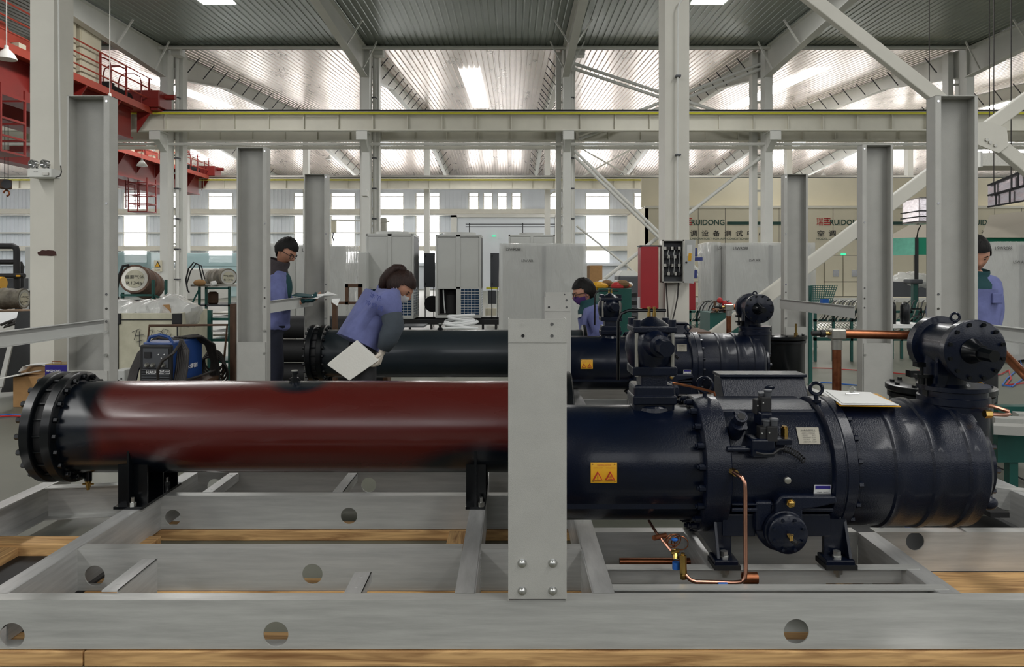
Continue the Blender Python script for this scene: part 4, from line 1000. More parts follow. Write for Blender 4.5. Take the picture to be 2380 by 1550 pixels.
        mk('foot_nut', B().cyl((xm, 3.19, ZT-.004), (xm, 3.19, ZT-.025), .02, n=6).cyl((xm, 3.19, ZT-.025), (xm, 3.19, ZT-.04), .01, n=8), 'chrome', ft)
    mk('foot_web', B().box(.90, 1.04, 3.215, 3.31, .37, .465), 'navy', t, bevel=.004); mk('foot_web', B().box(1.22, 1.36, 3.215, 3.31, .37, .465), 'navy', t, bevel=.004)
    # discharge valve: base, neck, horizontal body
    vx, vy = 2.02, 3.45
    db = mk('valve_base', B().lathe([(0, .145), (.20, .145), (.205, .15), (.235, .15), (.238, .14), (.262, .14), (.266, .15), (.285, .15)], (vx, vy, .70), (0, 0, 1), 48), 'navy', t, True)
    mk('valve_neck', B().lathe([(.0, .105), (.015, .09), (.16, .086)], (1.985, vy, .98), (0, 0, 1), 32).prism([(1.90, .98), (1.93, .98), (1.97, 1.10), (1.90, 1.14)], 'y', 3.36, 3.38), 'navy', t, True)
    vz = 1.162
    vb_ = mk('valve_body', B().lathe([(0, .128), (.004, .136), (.05, .136), (.054, .11), (.24, .108), (.27, .108), (.272, .134), (.31, .136), (.314, .128)], (2.0, 3.56, vz-.004), (0, -1, 0), 56), 'navy', t, True)
    for k in range(12):
        a = 2*PI*(k+.5)/12
        mk('cover_bolt', B().cyl((2.0+.118*math.cos(a), 3.247, vz-.004+.118*math.sin(a)), (2.0+.118*math.cos(a), 3.234, vz-.004+.118*math.sin(a)), .0085, n=8), 'black', vb_)
    mk('spindle_cap', B().lathe([(0, .055), (.012, .05), (.03, .04), (.06, .034)], (1.985, 3.246, vz-.004), (.12, -1, -.05), 24).cyl((1.99, 3.20, vz-.006), (2.0, 3.12, vz-.012), .03, .026, n=8), 'black', vb_, True)
    eyebolt(2220, 737, 3.42, .018, .006)
    mk('side_handle', B().box(1.83, 1.87, 3.4, 3.44, 1.07, 1.09).box(1.83, 1.90, 3.4, 3.44, 1.02, 1.035).cyl((1.86, 3.42, 1.03), (1.86, 3.42, 1.09), .008, n=8).cyl((1.86, 3.42, .99), (1.86, 3.42, 1.02), .014, n=10).box(1.88, 1.94, 3.41, 3.45, .93, 1.03), 'black', t)
    # suction valve tower
    tx_ = .64
    tw = mk('suction_neck', B().box(tx_-.092, tx_+.092, 3.38, 3.54, .84, .99).lathe([(0, .11), (.05, .094)], (tx_, 3.46, .85), (0, 0, 1), 32), 'navy', t, bevel=.012)
    mk('neck_flange', B().box(tx_-.098, tx_+.098, 3.365, 3.545, .905, .945).box(tx_-.10, tx_+.10, 3.365, 3.545, 1.035, 1.075), 'navy', t, bevel=.006)
    mk('valve_column', B().box(tx_-.06, tx_+.06, 3.385, 3.52, .94, 1.14), 'navycast', t, bevel=.01)
    b = B().lathe([(0, .085), (.03, .104), (.09, .115), (.14, .112), (.18, .09)], (tx_-.005, 3.46, 1.06), (0, 0, 1), 32)
    mk('valve_globe', b, 'navy', t, True)
    mk('valve_cover', B().box(tx_-.098, tx_+.098, 3.36, 3.55, 1.228, 1.256), 'navycast', t, bevel=.006)
    mk('cover_dome', B().lathe([(0, .08), (.02, .055), (.035, .025), (.04, .02)], (tx_, 3.455, 1.256), (0, 0, 1), 28), 'navy', t, True)
    for (dx, dy) in ((-.08, -.075), (.08, -.075), (-.08, .075), (.08, .075)):
        mk('cover_stud', B().cyl((tx_+dx, 3.455+dy, 1.03), (tx_+dx, 3.455+dy, 1.25), .009, n=10), 'nickel', t, True)
        mk('stud_nut', B().cyl((tx_+dx, 3.455+dy, 1.256), (tx_+dx, 3.455+dy, 1.285), .017, n=8), 'navy', t)
    mk('stop_spindle', B().lathe([(0, .08), (.03, .07), (.05, .055), (.08, .048), (.085, .034), (.11, .034)], (tx_+.005, 3.40, 1.175), (.12, -1, -.03), 24).cyl((tx_+.018, 3.29, 1.171), (tx_+.026, 3.235, 1.169), .036, n=8), 'navy', t, True)
    for dx in (-.012, .012): mk('brass_fitting', B().cyl((tx_+dx, 3.45, 1.295), (tx_+dx, 3.45, 1.315), .009, n=6).cyl((tx_+dx, 3.45, 1.315), (tx_+dx, 3.45, 1.332), .006, n=8).cyl((tx_+dx, 3.45, 1.332), (tx_+dx, 3.45, 1.34), .009, n=6), 'brass', t)
    mk('protecting_hoop', B().tube([(tx_-.13, 3.62, .98), (tx_-.13, 3.62, 1.26), (tx_-.115, 3.62, 1.30), (tx_-.08, 3.62, 1.315), (tx_+.1, 3.62, 1.315)], .008, 8), 'black', t, True)
    # oil line of copper on the underside front
    ct = [P(1705, 1097, 3.13), P(1714, 1103, 3.10), P(1725, 1110, 3.07), P(1731, 1122, 3.06), P(1732, 1140, 3.06), P(1733, 1330, 3.06), P(1731, 1345, 3.06), P(1722, 1352, 3.06), P(1705, 1354, 3.06), P(1616, 1352, 3.06), P(1604, 1347, 3.06), P(1594, 1336, 3.07)]
    mk('copper_line', B().tube(ct, .0085, 10), 'copper', t, True)
    p = P(1704, 1096, 3.14); mk('flare_nut', B().cyl(p+Vector((-.01, .03, 0)), p+Vector((.008, -.012, -.004)), .015, n=6), 'brass', t)
    return t
k1 = compressor()
swap = {M['primer']: mat('dark_slate_vessel_paint', rgb(26, 34, 40), .38, 0, .2, 2, coat=.3), M['colw']: M['colw']}
U2 = 'of the second unit farther back'
copy_tree(fr, OFF, label='channel base frame of the second unit, behind the first')
tall = [(pl1, 'tall grey channel post at left behind the reading man\'s side rail', OFF), (pr1, 'tall grey channel post fourth from right, behind the copper tee', OFF)]
# second unit posts: rear pair by copying, front pair too
copy_tree(pl1, Vector((.44, 3.78, 0)), label='shorter-looking grey channel post between the reading man and the wrapped cabinet')
copy_tree(pr1, Vector((.42, 3.78, 0)), label='grey channel post at right with the green strip beside it')
copy_tree(pl1, Vector((.35, 1.95, 0)), label='plain grey post hiding the reading man\'s back')
copy_tree(pr1, Vector((.39, 1.82, 0)), label='grey post rising behind the copper pipe tee')
copy_tree(ps1, Vector((.31, 3.75, 0)), label='farthest short grey post top, seen over the other two')
rl2 = mk('side_rail', B().box(-2.24, -2.236, 6.75, 8.46, 1.12, 1.235).box(-2.24, -2.21, 6.75, 8.46, 1.231, 1.235), 'cabinet', label='grey side rail in front of the reading man', cat='rail', group='grey side rails of the frames')
rr2 = mk('side_rail', B().box(3.01, 3.014, 6.62, 8.46, 1.09, 1.20).box(2.98, 3.014, 6.62, 8.46, 1.196, 1.2), 'cabinet', label='grey side rail between the two right posts with a blue clip on it', cat='rail', group='grey side rails of the frames')
copy_tree(v1, Vector((.45, 3.75, 0)), label='dark slate shell vessel of the second unit, behind the bending woman', swap=swap)
copy_tree(tk1, OFF, label='black upright oil tank with a brass nipple on the second unit')
copy_tree(k1, OFF, label='navy screw compressor of the second unit, partly behind the first')
# timbers below the second unit
timber(-2.6, 3.3, 6.62, 6.78, .058, 'pine timber under the front channel of the second unit'); timber(-2.5, 3.3, 8.0, 8.15, .058, 'pine timber under the rear of the second unit')

mk('support_pad', B().box(X(2288, 3.95), X(2332, 3.95), 3.9, 4.0, Z(1196, 3.95), Z(1184, 3.95)).box(X(2300, 3.95), X(2312, 3.95), 3.93, 3.97, ZT, Z(1196, 3.95)), 'rubber', label='small black support pad at the right end of the near compressor', cat='pad')
# ---- copper discharge tee (both units)
def copper_tee():
    y = 4.95
    t = thing('copper_pipe_tee', P(1945, 915, y), 'thick copper pipe with a steel tee behind the clipboard', 'pipe', 'copper pipe tees')
    xc = X(1945, y)
    mk('riser', B().cyl((xc, y, .3), (xc, y, Z(800, y)), .029, n=20), 'copperold', t, True)
    mk('reducer', B().cyl((xc, y, Z(812, y)), (xc, y, Z(786, y)), .034, n=20), 'nickel', t, True)
    mk('tee_body', B().box(xc-.048, xc+.048, y-.04, y+.04, Z(788, y), Z(764, y)), 'nickel', t, bevel=.008)
    mk('branch', B().cyl((xc+.04, y, Z(776, y)), (X(2118, y), y, Z(779, y)), .029, n=20), 'copperold', t, True)
    mk('branch_sleeve', B().cyl((xc+.045, y, Z(775.5, y)), (xc+.13, y, Z(776, y)), .027, n=16), 'nickel', t, True)
    mk('stub', B().cyl((xc-.04, y, Z(775, y)), (xc-.09, y, Z(775, y)), .014, n=12), 'brass', t, True)
    mk('cap', B().cyl((xc-.08, y, Z(775, y)), (xc-.11, y, Z(775, y)), .024, n=12).cyl((xc-.11, y, Z(775, y)), (xc-.165, y, Z(775, y)), .016, n=12), 'rubber', t, True)
    return t
ct1 = copper_tee()
copy_tree(ct1, Vector((.37, 3.75, 0)), label='copper pipe with steel tee left of the second round valve')
mk('copper_pipe', B().cyl(P(2312, 800, 4.6), P(2392, 882, 4.3), .026, n=16), 'copperold', smooth=True, label='slanting copper pipe right of the near round valve', cat='pipe')
mk('copper_pipe', B().tube([P(2286, 940, 3.35), P(2310, 945, 3.33), P(2344, 956, 3.32), P(2346, 962, 3.32), P(2338, 964, 3.3), P(2300, 962, 3.25), P(2290, 962, 3.25)], .009, 8), 'copper', smooth=True, label='thin bent copper tube at the right of the near compressor', cat='pipe')
mk('flare_nut', B().cyl(P(2288, 962, 3.25), P(2303, 962, 3.25), .018, n=6), 'brass', label='brass nut on the thin bent copper tube', cat='nut')
mk('copper_pipe', B().tube([P(2050, 1217, 3.75), P(2120, 1215, 3.75), P(2230, 1215, 3.7), P(2262, 1210, 3.6), P(2275, 1200, 3.55), P(2262, 1196, 3.5)], .009, 8), 'copper', smooth=True, label='thin copper tube low under the near compressor end', cat='pipe')
# fill valve with coiled capillaries under the motor
t = thing('expansion_valve', P(1588, 1340, 3.06), 'brass valve with coiled copper capillary under the compressor motor', 'valve')
mk('valve_body', B().cyl(P(1587, 1290, 3.08), P(1588, 1332, 3.07), .015, n=8).cyl(P(1587, 1332, 3.07), P(1588, 1345, 3.07), .013, n=8).cyl(P(1587, 1285, 3.08), P(1587, 1291, 3.08), .008, n=8), 'brass', t)
mk('side_port', B().cyl(P(1571, 1300, 3.1), P(1568, 1278, 3.12), .012, n=8).cyl(P(1560, 1284, 3.11), P(1578, 1280, 3.11), .009, n=8), 'brass', t)
b = B()
for k, (a, c, R) in enumerate(((1567, 1257, .032), (1562, 1254, .026), (1580, 1262, .034), (1556, 1262, .022))): b.torus(P(a, c, 3.16+.01*k), (.3*k-.4, 1, .3), R, .0025, 22, 5)
mk('capillary_coil', b, 'copperold', t, True)
mk('copper_stub', B().cyl(P(1520, 1250, 3.15), P(1547, 1244, 3.2), .011, n=10), 'copperold', t, True)
mk('thin_tube', B().tube([P(1508, 1210, 3.3), P(1524, 1236, 3.2), P(1545, 1262, 3.14), P(1560, 1280, 3.12)], .006, 6), 'copper', t, True)
mk('blue_tape', B().cyl(P(1571, 1306, 3.1), P(1571, 1322, 3.1), .015, n=10).ball(P(1568, 1254, 3.1), .012, 8, 5, (1.2, 1, .6)), 'bluetag', t, True)
mk('tape_wrap', B().cyl(P(1669, 1360, 3.05), P(1690, 1360, 3.05), .012, n=10), 'bluetag', smooth=True, label='blue tape hanging under the copper oil line', cat='tape')
mk('tape_wrap', B().cyl(P(2107, 1226, 3.72), P(2130, 1226, 3.72), .018, n=10), 'bluetag', smooth=True, label='blue tape on the low tube above the frame hole', cat='tape')
mk('pipe_sleeve', B().lathe([(-.03, .024), (.03, .024), (.03, .019), (-.03, .019)], P(1743, 1343, 3.12), (1, 0, 0), 20, closed=True), 'copperold', smooth=True, label='short brown pipe sleeve lying behind the copper oil line', cat='sleeve')
mk('copper_pipe', B().cyl(P(1440, 1305, 3.5), P(1640, 1305, 3.5), .017, n=14), 'copperold', smooth=True, label='stained copper pipe lying low below the compressor motor', cat='pipe')
mk('thin_tube', B().tube([P(1563, 890, 3.4), P(1575, 892, 3.4), P(1605, 898, 3.38), P(1640, 906, 3.36), P(1660, 912, 3.34), P(1662, 920, 3.34)], .006, 6), 'copperold', smooth=True, label='thin brown tube leaning on the motor flange eyebolt', cat='tube')
# clipboard with papers on the discharge housing
t = thing('clipboard', P(2000, 944, 3.4), 'clipboard with loose papers lying on the near compressor', 'clipboard')
def quad(b, pts, th=.003):
    b.add([tuple(p) for p in pts]+[tuple(Vector(p)+Vector((0, 0, th))) for p in pts], [(3, 2, 1, 0), (4, 5, 6, 7), (0, 1, 5, 4), (1, 2, 6, 5), (2, 3, 7, 6), (3, 0, 4, 7)]); return b
zc = .913
def pz(px, py, z): Yv = (CH-z)*F/(py-HY); return Vector((X(px, Yv), Yv, z))
mk('board', quad(B(), [pz(1952, 944, zc), pz(2094, 946, zc-.003), pz(2040, 916, zc), pz(1918, 914, zc+.004)]), 'warn', t)
mk('sheet', quad(B(), [pz(1955, 941, zc+.006), pz(2090, 942, zc+.004), pz(2025, 914, zc+.012), pz(1905, 905, zc+.02)], .002), 'paper', t)
mk('sheet', quad(B(), [pz(1958, 937, zc+.010), pz(2060, 938, zc+.008), pz(2024, 912, zc+.018), pz(1920, 908, zc+.022)], .0015), 'paper', t)
mk('clip', B().cyl(pz(1966, 916, zc+.02), pz(1996, 916, zc+.02), .006, n=8).torus(P(1981, 905, 3.45), (0, 1, 0), .014, .004, 14, 6), 'chrome', t, True)
# loose bolt on the floor at right
mk('loose_bolt', B().cyl(P(2262, 1310, 3.92), P(2300, 1320, 3.86), .011, n=8).cyl(P(2255, 1308, 3.93), P(2264, 1311, 3.92), .018, n=6), 'chrome', label='loose bolt lying below the frame at the right', cat='bolt')
mk('floor_shading', B().box(1.9, 4.2, 3.7, 4.6, .001, .01), 'rubber', label='black sheet painting the floor shade under the right of the frame', cat='mat')  # no real mat: a dark sheet paints the shaded floor here
mk('floor_shading', B().box(-3.6, -1.7, 3.1, 3.95, .001, .01), 'rubber', label='black sheet painting the floor shade under the left of the frame', cat='mat')  # likewise on the left, floor shade laid down as a black sheet
mk('paper_scrap', B().box(X(2145, 2.75), X(2310, 2.75), 2.6, 2.8, .0, .004), 'paper', label='white sheet on the floor at the bottom right', cat='paper')
# ================================================================ PEOPLE
def skinmesh(pts, edges, root, sub=2):
    names = list(pts); me = bpy.data.meshes.new('s'); me.from_pydata([tuple(pts[n][0]) for n in names], [(names.index(a), names.index(b)) for a, b in edges], [])
    o = bpy.data.objects.new('s', me); C.objects.link(o)
    md = o.modifiers.new('skin', 'SKIN'); md.use_smooth_shade = True
    for i, n in enumerate(names):
        r = pts[n][1]; sv = me.skin_vertices[0].data[i]; sv.radius = (r, r) if not isinstance(r, tuple) else r; sv.use_root = (n == root)
    ss = o.modifiers.new('sub', 'SUBSURF'); ss.levels = sub; ss.render_levels = sub
    bpy.context.view_layer.update(); dg = bpy.context.evaluated_depsgraph_get(); m2 = bpy.data.meshes.new_from_object(o.evaluated_get(dg))
    b = B(); b.add([tuple(v.co) for v in m2.vertices], [tuple(p.vertices) for p in m2.polygons])
    bpy.data.objects.remove(o); bpy.data.meshes.remove(me); bpy.data.meshes.remove(m2); return b
def smst(a, b, x): t = max(0, min(1, (x-a)/(b-a))); return t*t*(3-2*t)
def headverts(grow=0, nu=40, nv=30):
    vs = []; fs = []
    for j in range(nv+1):
        ph = -PI/2+PI*j/nv
        for i in range(nu):
            t = 2*PI*i/nu; x = math.cos(ph)*math.cos(t); y = math.cos(ph)*math.sin(t); z = math.sin(ph)
            X_, Y_, Z_ = x*(.40+grow), y*(.31+grow), z*(.5+grow)
            low = smst(.05, -.45, Z_)
            Y_ *= 1-.34*low
            if X_ < 0: X_ *= 1-.45*smst(-.05, -.4, Z_)
            else: X_ = X_*(1-.10*low)
            if not grow:
                f = smst(.12, .3, X_)
                n_ = max(0, 1-(Y_/.07)**2) if abs(Y_) < .07 else 0
                X_ += f*n_*.10*smst(.06, -.12, Z_)*smst(-.22, -.13, Z_)
                e = math.exp(-((abs(Y_)-.13)/.06)**2-((Z_-.0)/.05)**2); X_ -= f*e*.04
                X_ += f*.018*math.exp(-((Z_-.07)/.04)**2)
                X_ += f*.022*math.exp(-(Y_/.09)**2-((Z_+.27)/.03)**2)-f*.015*math.exp(-(Y_/.1)**2-((Z_+.30)/.012)**2)
                X_ += f*.03*math.exp(-(Y_/.1)**2-((Z_+.43)/.05)**2)
            vs.append((X_, Y_, Z_))
    for j in range(nv):
        for i in range(nu): fs.append((j*nu+i, j*nu+(i+1) % nu, (j+1)*nu+(i+1) % nu, (j+1)*nu+i))
    return vs, fs
def head(t, c, yaw, pitch, size, hairm='hair', glasses=False, mask=None, tail=False, roll=0):
    Mx = Matrix.Translation(Vector(c)) @ Matrix.Rotation(yaw, 4, 'Z') @ Matrix.Rotation(pitch, 4, 'Y') @ Matrix.Rotation(roll, 4, 'X') @ Matrix.Diagonal((size, size, size, 1))
    def nb(): b = B(); b.T = Mx; return b
    vs, fs = headverts(); b = nb(); b.add(vs, fs)
    for s_ in (-1, 1):
        b.ball((-.03, s_*.30, -.04), .085, 10, 8, (.75, .35, 1.1))
    hd = mk('head', b, 'skin', t, True, ang=80)
    b = nb()
    for s_ in (-1, 1): b.ball((.325, s_*.125, .0), .035, 8, 6, (.5, 1.2, .5))
    mk('eyes', b, 'blackm', hd, True)
    b = nb()
    for s_ in (-1, 1): b.bar((.375, s_*.06, .075), (.33, s_*.2, .085), .03, .022)
    mk('eyebrows', b, hairm, hd)
    vs, fs = headverts(.035); b = nb()
    keep = []
    for f in fs:
        cx_ = sum(vs[i][0] for i in f)/4; cz_ = sum(vs[i][2] for i in f)/4; cy_ = abs(sum(vs[i][1] for i in f)/4)
        lim = .20 if cx_ > .12 else (.20-(.12-cx_)*1.6 if cx_ > -.12 else -.30)
        if cx_ > -.02 and cx_ < .12 and cy_ > .2: lim = .02+(.0 if cx_ < .05 else .12)
        if cz_ > lim: keep.append(f)
    vs2 = [(v[0]*(1.03+.02*math.sin(v[1]*60+v[2]*40)), v[1]*1.03, v[2]*1.03+.012*math.sin(v[0]*50+v[1]*44)) for v in vs]
    inner = [(v[0]*.93, v[1]*.93, v[2]*.93) for v in vs]
    b.add(vs2, keep); n0 = len(vs)
    # rim closing the hair cap
    from collections import Counter
    ec = Counter()
    for f in keep:
        for a_, c_ in zip(f, f[1:]+f[:1]): ec[(min(a_, c_), max(a_, c_))] += 1
    rim = [e for e, k_ in ec.items() if k_ == 1]
    for (a_, c_) in rim: b.add([vs2[a_], vs2[c_], inner[c_], inner[a_]], [(0, 1, 2, 3)])
    if tail:
        b.ball((-.26, 0, .46), .13, 12, 8, (1.1, 1, .9)); b.tube([(-.30, 0, .50), (-.42, .02, .36), (-.48, .03, .12), (-.48, .0, -.10), (-.42, -.02, -.30), (-.36, -.02, -.42)], [.09, .15, .18, .17, .13, .04], 14)
    mk('hair', b, hairm, hd, True, ang=80)
    if glasses:
        b = nb()
        for s_ in (-1, 1):
            b.torus((.40, s_*.13, -.01), (1, s_*.2, 0), .085, .011, 20, 6); b.tube([(.38, s_*.22, .01), (.2, s_*.31, .02), (-.02, s_*.335, .0)], .010, 5)
        b.tube([(.42, -.045, 0), (.43, 0, .01), (.42, .045, 0)], .010, 5); mk('glasses', b, 'blackm', hd, True)
    if mask:
        vs, fs = headverts(.018); b = nb(); keep = []
        for f in fs:
            cx_ = sum(vs[i][0] for i in f)/4; cz_ = sum(vs[i][2] for i in f)/4
            if cx_ > .06 and -.47 < cz_ < -.07+(.0 if cx_ > .3 else -.06): keep.append(f)
        vs = [(v[0]*1.02+.06*max(0, 1-(v[1]/.2)**2)*max(0, 1-((v[2]+.22)/.2)**2)*(1 if v[0] > .2 else 0), v[1]*1.02, v[2]) for v in vs]
        b.add(vs, keep)
        for s_ in (-1, 1): b.tube([(.16, s_*.285, -.14), (.03, s_*.33, -.02), (-.07, s_*.32, .0)], .008, 4).tube([(.14, s_*.24, -.33), (.0, s_*.31, -.16), (-.07, s_*.32, -.04)], .008, 4)
        mk('face_mask', b, mask, hd, True, ang=80)
    return hd
def hand(t, w_, d, nrm, s=.105, m='skin', curl=.6, parent=None, name='hand'):
    """w_: wrist, d: pointing direction, nrm: palm-facing normal; fingers curl toward nrm"""
    d = Vector(d).normalized(); n = Vector(nrm); n = (n-d*n.dot(d)).normalized(); a = d.cross(n); w_ = Vector(w_); b = B()
    b.T = Matrix((( *a, 0), (*d, 0), (*n, 0), (0, 0, 0, 1))).transposed(); b.T.translation = w_
    b.ball((0, s*.45, 0), s*.5, 12, 8, (.85, 1.05, .32)); b.ball((0, 0, 0), s*.28, 8, 6, (1, 1.2, .8))
    for k, (ox, L) in enumerate(((-.33, .78), (-.11, .92), (.11, .86), (.32, .66))):
        p = Vector((ox*s, s*.85, 0)); pts = [p-Vector((0, s*.2, 0)), p]; ang = .15
        for q in range(3):
            ang += curl; p = p+Vector((ox*s*.08, math.cos(ang)*s*L*.36, math.sin(ang)*s*L*.36)); pts.append(p)
        b.tube(pts, [s*.12, s*.115, s*.105, s*.095, s*.07], 7)
    b.tube([(-.3*s, s*.2, s*.02), (-.52*s, s*.42, s*.12), (-.5*s, s*.66, s*.25), (-.42*s, s*.82, s*.34)], [s*.15, s*.14, s*.115, s*.08], 7)
    return mk(name, b, m, t, True, ang=80)
LIMB = [('pel', 'sp'), ('sp', 'ch'), ('ch', 'nk'), ('nk', 'hb'), ('ch', 'sr'), ('sr', 'er'), ('er', 'wr'), ('ch', 'sl'), ('sl', 'el'), ('el', 'wl'), ('pel', 'hr'), ('hr', 'kr'), ('kr', 'ar'), ('pel', 'hl'), ('hl', 'kl'), ('kl', 'al'), ('ar', 'tr'), ('al', 'tl')]
RB = dict(pel=.08, sp=.11, ch=.14, nk=.068, hb=.062, sr=.07, sl=.07, er=.045, el=.045, wr=.033, wl=.033, hr=.075, hl=.075, kr=.065, kl=.065, ar=.042, al=.042, tr=.035, tl=.035)
def person(label, J, jack='jacket', sleeves_short=False, trous='jeans', collar=None, hem=.10, group='factory workers in blue jackets'):
    base = ((J['ar']+J['al'])/2).copy(); base.z = 0
    t = thing('person', base, label, 'person', group)
    pts = {k: (J[k], RB[k]) for k in J}
    ed = [e for e in LIMB if e[0] in J and e[1] in J]
    mk('body', skinmesh(pts, ed, 'pel'), 'skin', t, True, ang=80)
    jk = {k: (J[k], r) for k, r in dict(pel=.185, sp=.195, ch=.195, nk=.10, sr=.118, sl=.118).items()}; del jk['pel']; jk['low'] = (J['pel']+(J['pel']-J['sp']).normalized()*hem, .215)
    for s_ in 'rl':
        jk['e'+s_] = (J['e'+s_] if not sleeves_short else J['s'+s_].lerp(J['e'+s_], .8), .078 if not sleeves_short else .09)
        if not sleeves_short: jk['w'+s_] = (J['e'+s_].lerp(J['w'+s_], .85), .058)
    ej = [('low', 'sp'), ('sp', 'ch'), ('ch', 'nk'), ('ch', 'sr'), ('sr', 'er'), ('ch', 'sl'), ('sl', 'el')]+([] if sleeves_short else [('er', 'wr'), ('el', 'wl')])
    mk('jacket', skinmesh(jk, ej, 'sp'), jack, t, True, ang=80)
    tk = {'pel': (J['pel']+Vector((0, 0, .03)), .125)}
    for s_ in 'rl':
        tk['h'+s_] = (J['h'+s_]-Vector((0, 0, .03)), .11); tk['k'+s_] = (J['k'+s_], .092); tk['a'+s_] = (J['a'+s_]+Vector((0, 0, .03)), .072)
    mk('trousers', skinmesh(tk, [('pel', 'hr'), ('hr', 'kr'), ('kr', 'ar'), ('pel', 'hl'), ('hl', 'kl'), ('kl', 'al')], 'pel'), trous, t, True, ang=80)
    for s_ in 'rl':
        a = J['a'+s_]; d = (J['t'+s_]-a); d.z = 0; d = d.normalized()
        sb = B(); sb.tube([a+Vector((0, 0, .0))-d*.07+Vector((0, 0, -.02)), a+Vector((0, 0, -.03)), a+d*.12+Vector((0, 0, -.05)), a+d*.2+Vector((0, 0, -.06))], [.05, .062, .052, .03], 12)
        mk('shoe', sb, 'blackm', t, True)
    return t
V = Vector
# reading man at left
y = 8.2; u = y/F
def Q(px, py, yy): return P(px, py, yy)
J = dict(pel=Q(634, 752, y), sp=Q(634, 712, y), ch=Q(637, 660, y), nk=Q(648, 628, y), hb=Q(655, 612, y),
         sr=Q(640, 652, y-.20), er=Q(648, 712, y-.26), wr=Q(704, 700, y-.24), sl=Q(648, 652, y+.2), el=Q(668, 708, y+.2), wl=Q(712, 696, y+.08),
         hr=Q(634, 775, y-.09), hl=Q(636, 775, y+.09), kr=Q(642, 855, y-.10), kl=Q(640, 855, y+.09), ar=Q(638, 0, y-.1), al=Q(634, 0, y+.1))
for k_ in ('ar', 'al'): J[k_].z = .11
J['tr'] = J['ar']+V((.16, -.03, -.07)); J['tl'] = J['al']+V((.16, .03, -.07))
m1 = person('man in glasses and blue work jacket reading papers behind a grey rail', J, trous='jeans')
head(m1, Q(664, 583, y), math.radians(-14), math.radians(34), .30, 'hair', glasses=True)
mk('collar', B().lathe([(0, .155), (.05, .15), (.12, .115), (.17, .125), (.20, .12), (.17, .105), (.05, .12)], Q(637, 645, y), (.30, -.05, 1), 24), 'fleece', m1, True, ang=80)
mk('shirt_front', B().ball(Q(663, 668, y-.02), .13, 14, 10, (.55, .9, 1.3)), 'tealcloth', m1, True)
hand(m1, J['wr'], (1, .1, .05), (0, .2, 1), .11, 'tealcloth', .5); hand(m1, J['wl'], (1, -.1, .0), (0, 0, 1), .11, 'skin', .4)
def sheet_obj(name, label, pts, m='paper', cat='paper', th=.003):
    b = B(); b.add([tuple(p) for p in pts]+[tuple(V(p)+V((0, 0, th))) for p in pts], [(3, 2, 1, 0), (4, 5, 6, 7), (0, 1, 5, 4), (1, 2, 6, 5), (2, 3, 7, 6), (3, 0, 4, 7)])
    return mk(name, b, m, label=label, cat=cat)
sheet_obj('drawing_sheet', 'open white sheet held by the reading man', [Q(692, 692, 8.0), Q(738, 694, 7.9), Q(768, 682, 8.15), Q(716, 686, 8.3)])
sheet_obj('drawing_sheet', 'curling white sheet on top of the papers in the reading man\'s hands', [Q(736, 693, 7.92), Q(752, 687, 7.95), Q(786, 686, 8.15), Q(762, 678, 8.3)])
sheet_obj('drawing_sheet', 'grey paper hanging below the papers of the reading man', [Q(771, 695, 8.0), Q(791, 694, 8.0), Q(784, 711, 7.95), Q(772, 703, 7.95)])
sheet_obj('document_folder', 'dark folder under the papers of the reading man', [Q(678, 688, 7.95), Q(722, 691, 7.9), Q(744, 688, 8.2), Q(690, 682, 8.3)], 'tealcloth', 'folder', .008)
# bending woman
y = 6.1
J = dict(pel=Q(840, 778, y), sp=Q(856, 745, y+.03), ch=Q(884, 708, y+.08), nk=Q(912, 690, y+.14), hb=Q(921, 680, y+.16),
         sr=Q(905, 704, y-.08), er=Q(915, 757, y-.14), wr=Q(889, 817, y-.14), sl=Q(902, 690, y+.32), el=Q(908, 745, y+.36), wl=Q(884, 800, y+.26),
         hr=Q(842, 806, y-.055), hl=Q(846, 806, y+.07), kr=Q(852, 930, y-.09), kl=Q(850, 930, y+.1), ar=Q(846, 0, y-.09), al=Q(838, 0, y+.1))
for k_ in ('ar', 'al'): J[k_].z = .11
J['tr'] = J['ar']+V((.16, .05, -.07)); J['tl'] = J['al']+V((.16, .08, -.07))
w1 = person('woman in a blue work jacket bending over the second vessel, wearing a white mask', J, sleeves_short=True, trous='blackm', hem=.08)
head(w1, Q(929, 667, y+.18), math.radians(-8), math.radians(38), .285, 'hairb', mask='maskw', tail=True)
b = B(); b.tube([J['sr'].lerp(J['er'], .55), J['er'], J['er'].lerp(J['wr'], .5), J['er'].lerp(J['wr'], .93)], [.085, .088, .08, .05], 16); mk('oversleeve', b, 'sleeve', w1, True, ang=80)
b = B(); b.tube([J['sl'].lerp(J['el'], .6), J['el'], J['wl']], [.075, .075, .05], 14); mk('oversleeve', b, 'sleeve', w1, True, ang=80)
hand(w1, J['wr'], (-.35, -.1, -1), (-1, .1, .1), .115, 'glove', .55, name='gloved_hand'); hand(w1, J['wl'], (-.2, .1, -1), (-1, 0, 0), .11, 'glove', .4, name='gloved_hand')
# jacket lettering on her back (two lines), lying on the jacket surface
def back_text(chars, px, py, yv, m_='inkblue'):
    b = B(); ex = (P(px+30, py+12, yv)-P(px, py, yv)).normalized(); ez = V((.28, .25, .93)).normalized()
    for k, ch in enumerate(chars): text(b, ch, P(px+k*14, py+k*6, yv), ex, ez, .042, .042, True)
    return mk('jacket_lettering', b, m_, w1)
back_text('冰轮', 858, 690, 5.855); back_text('冷空调', 848, 708, 5.845)
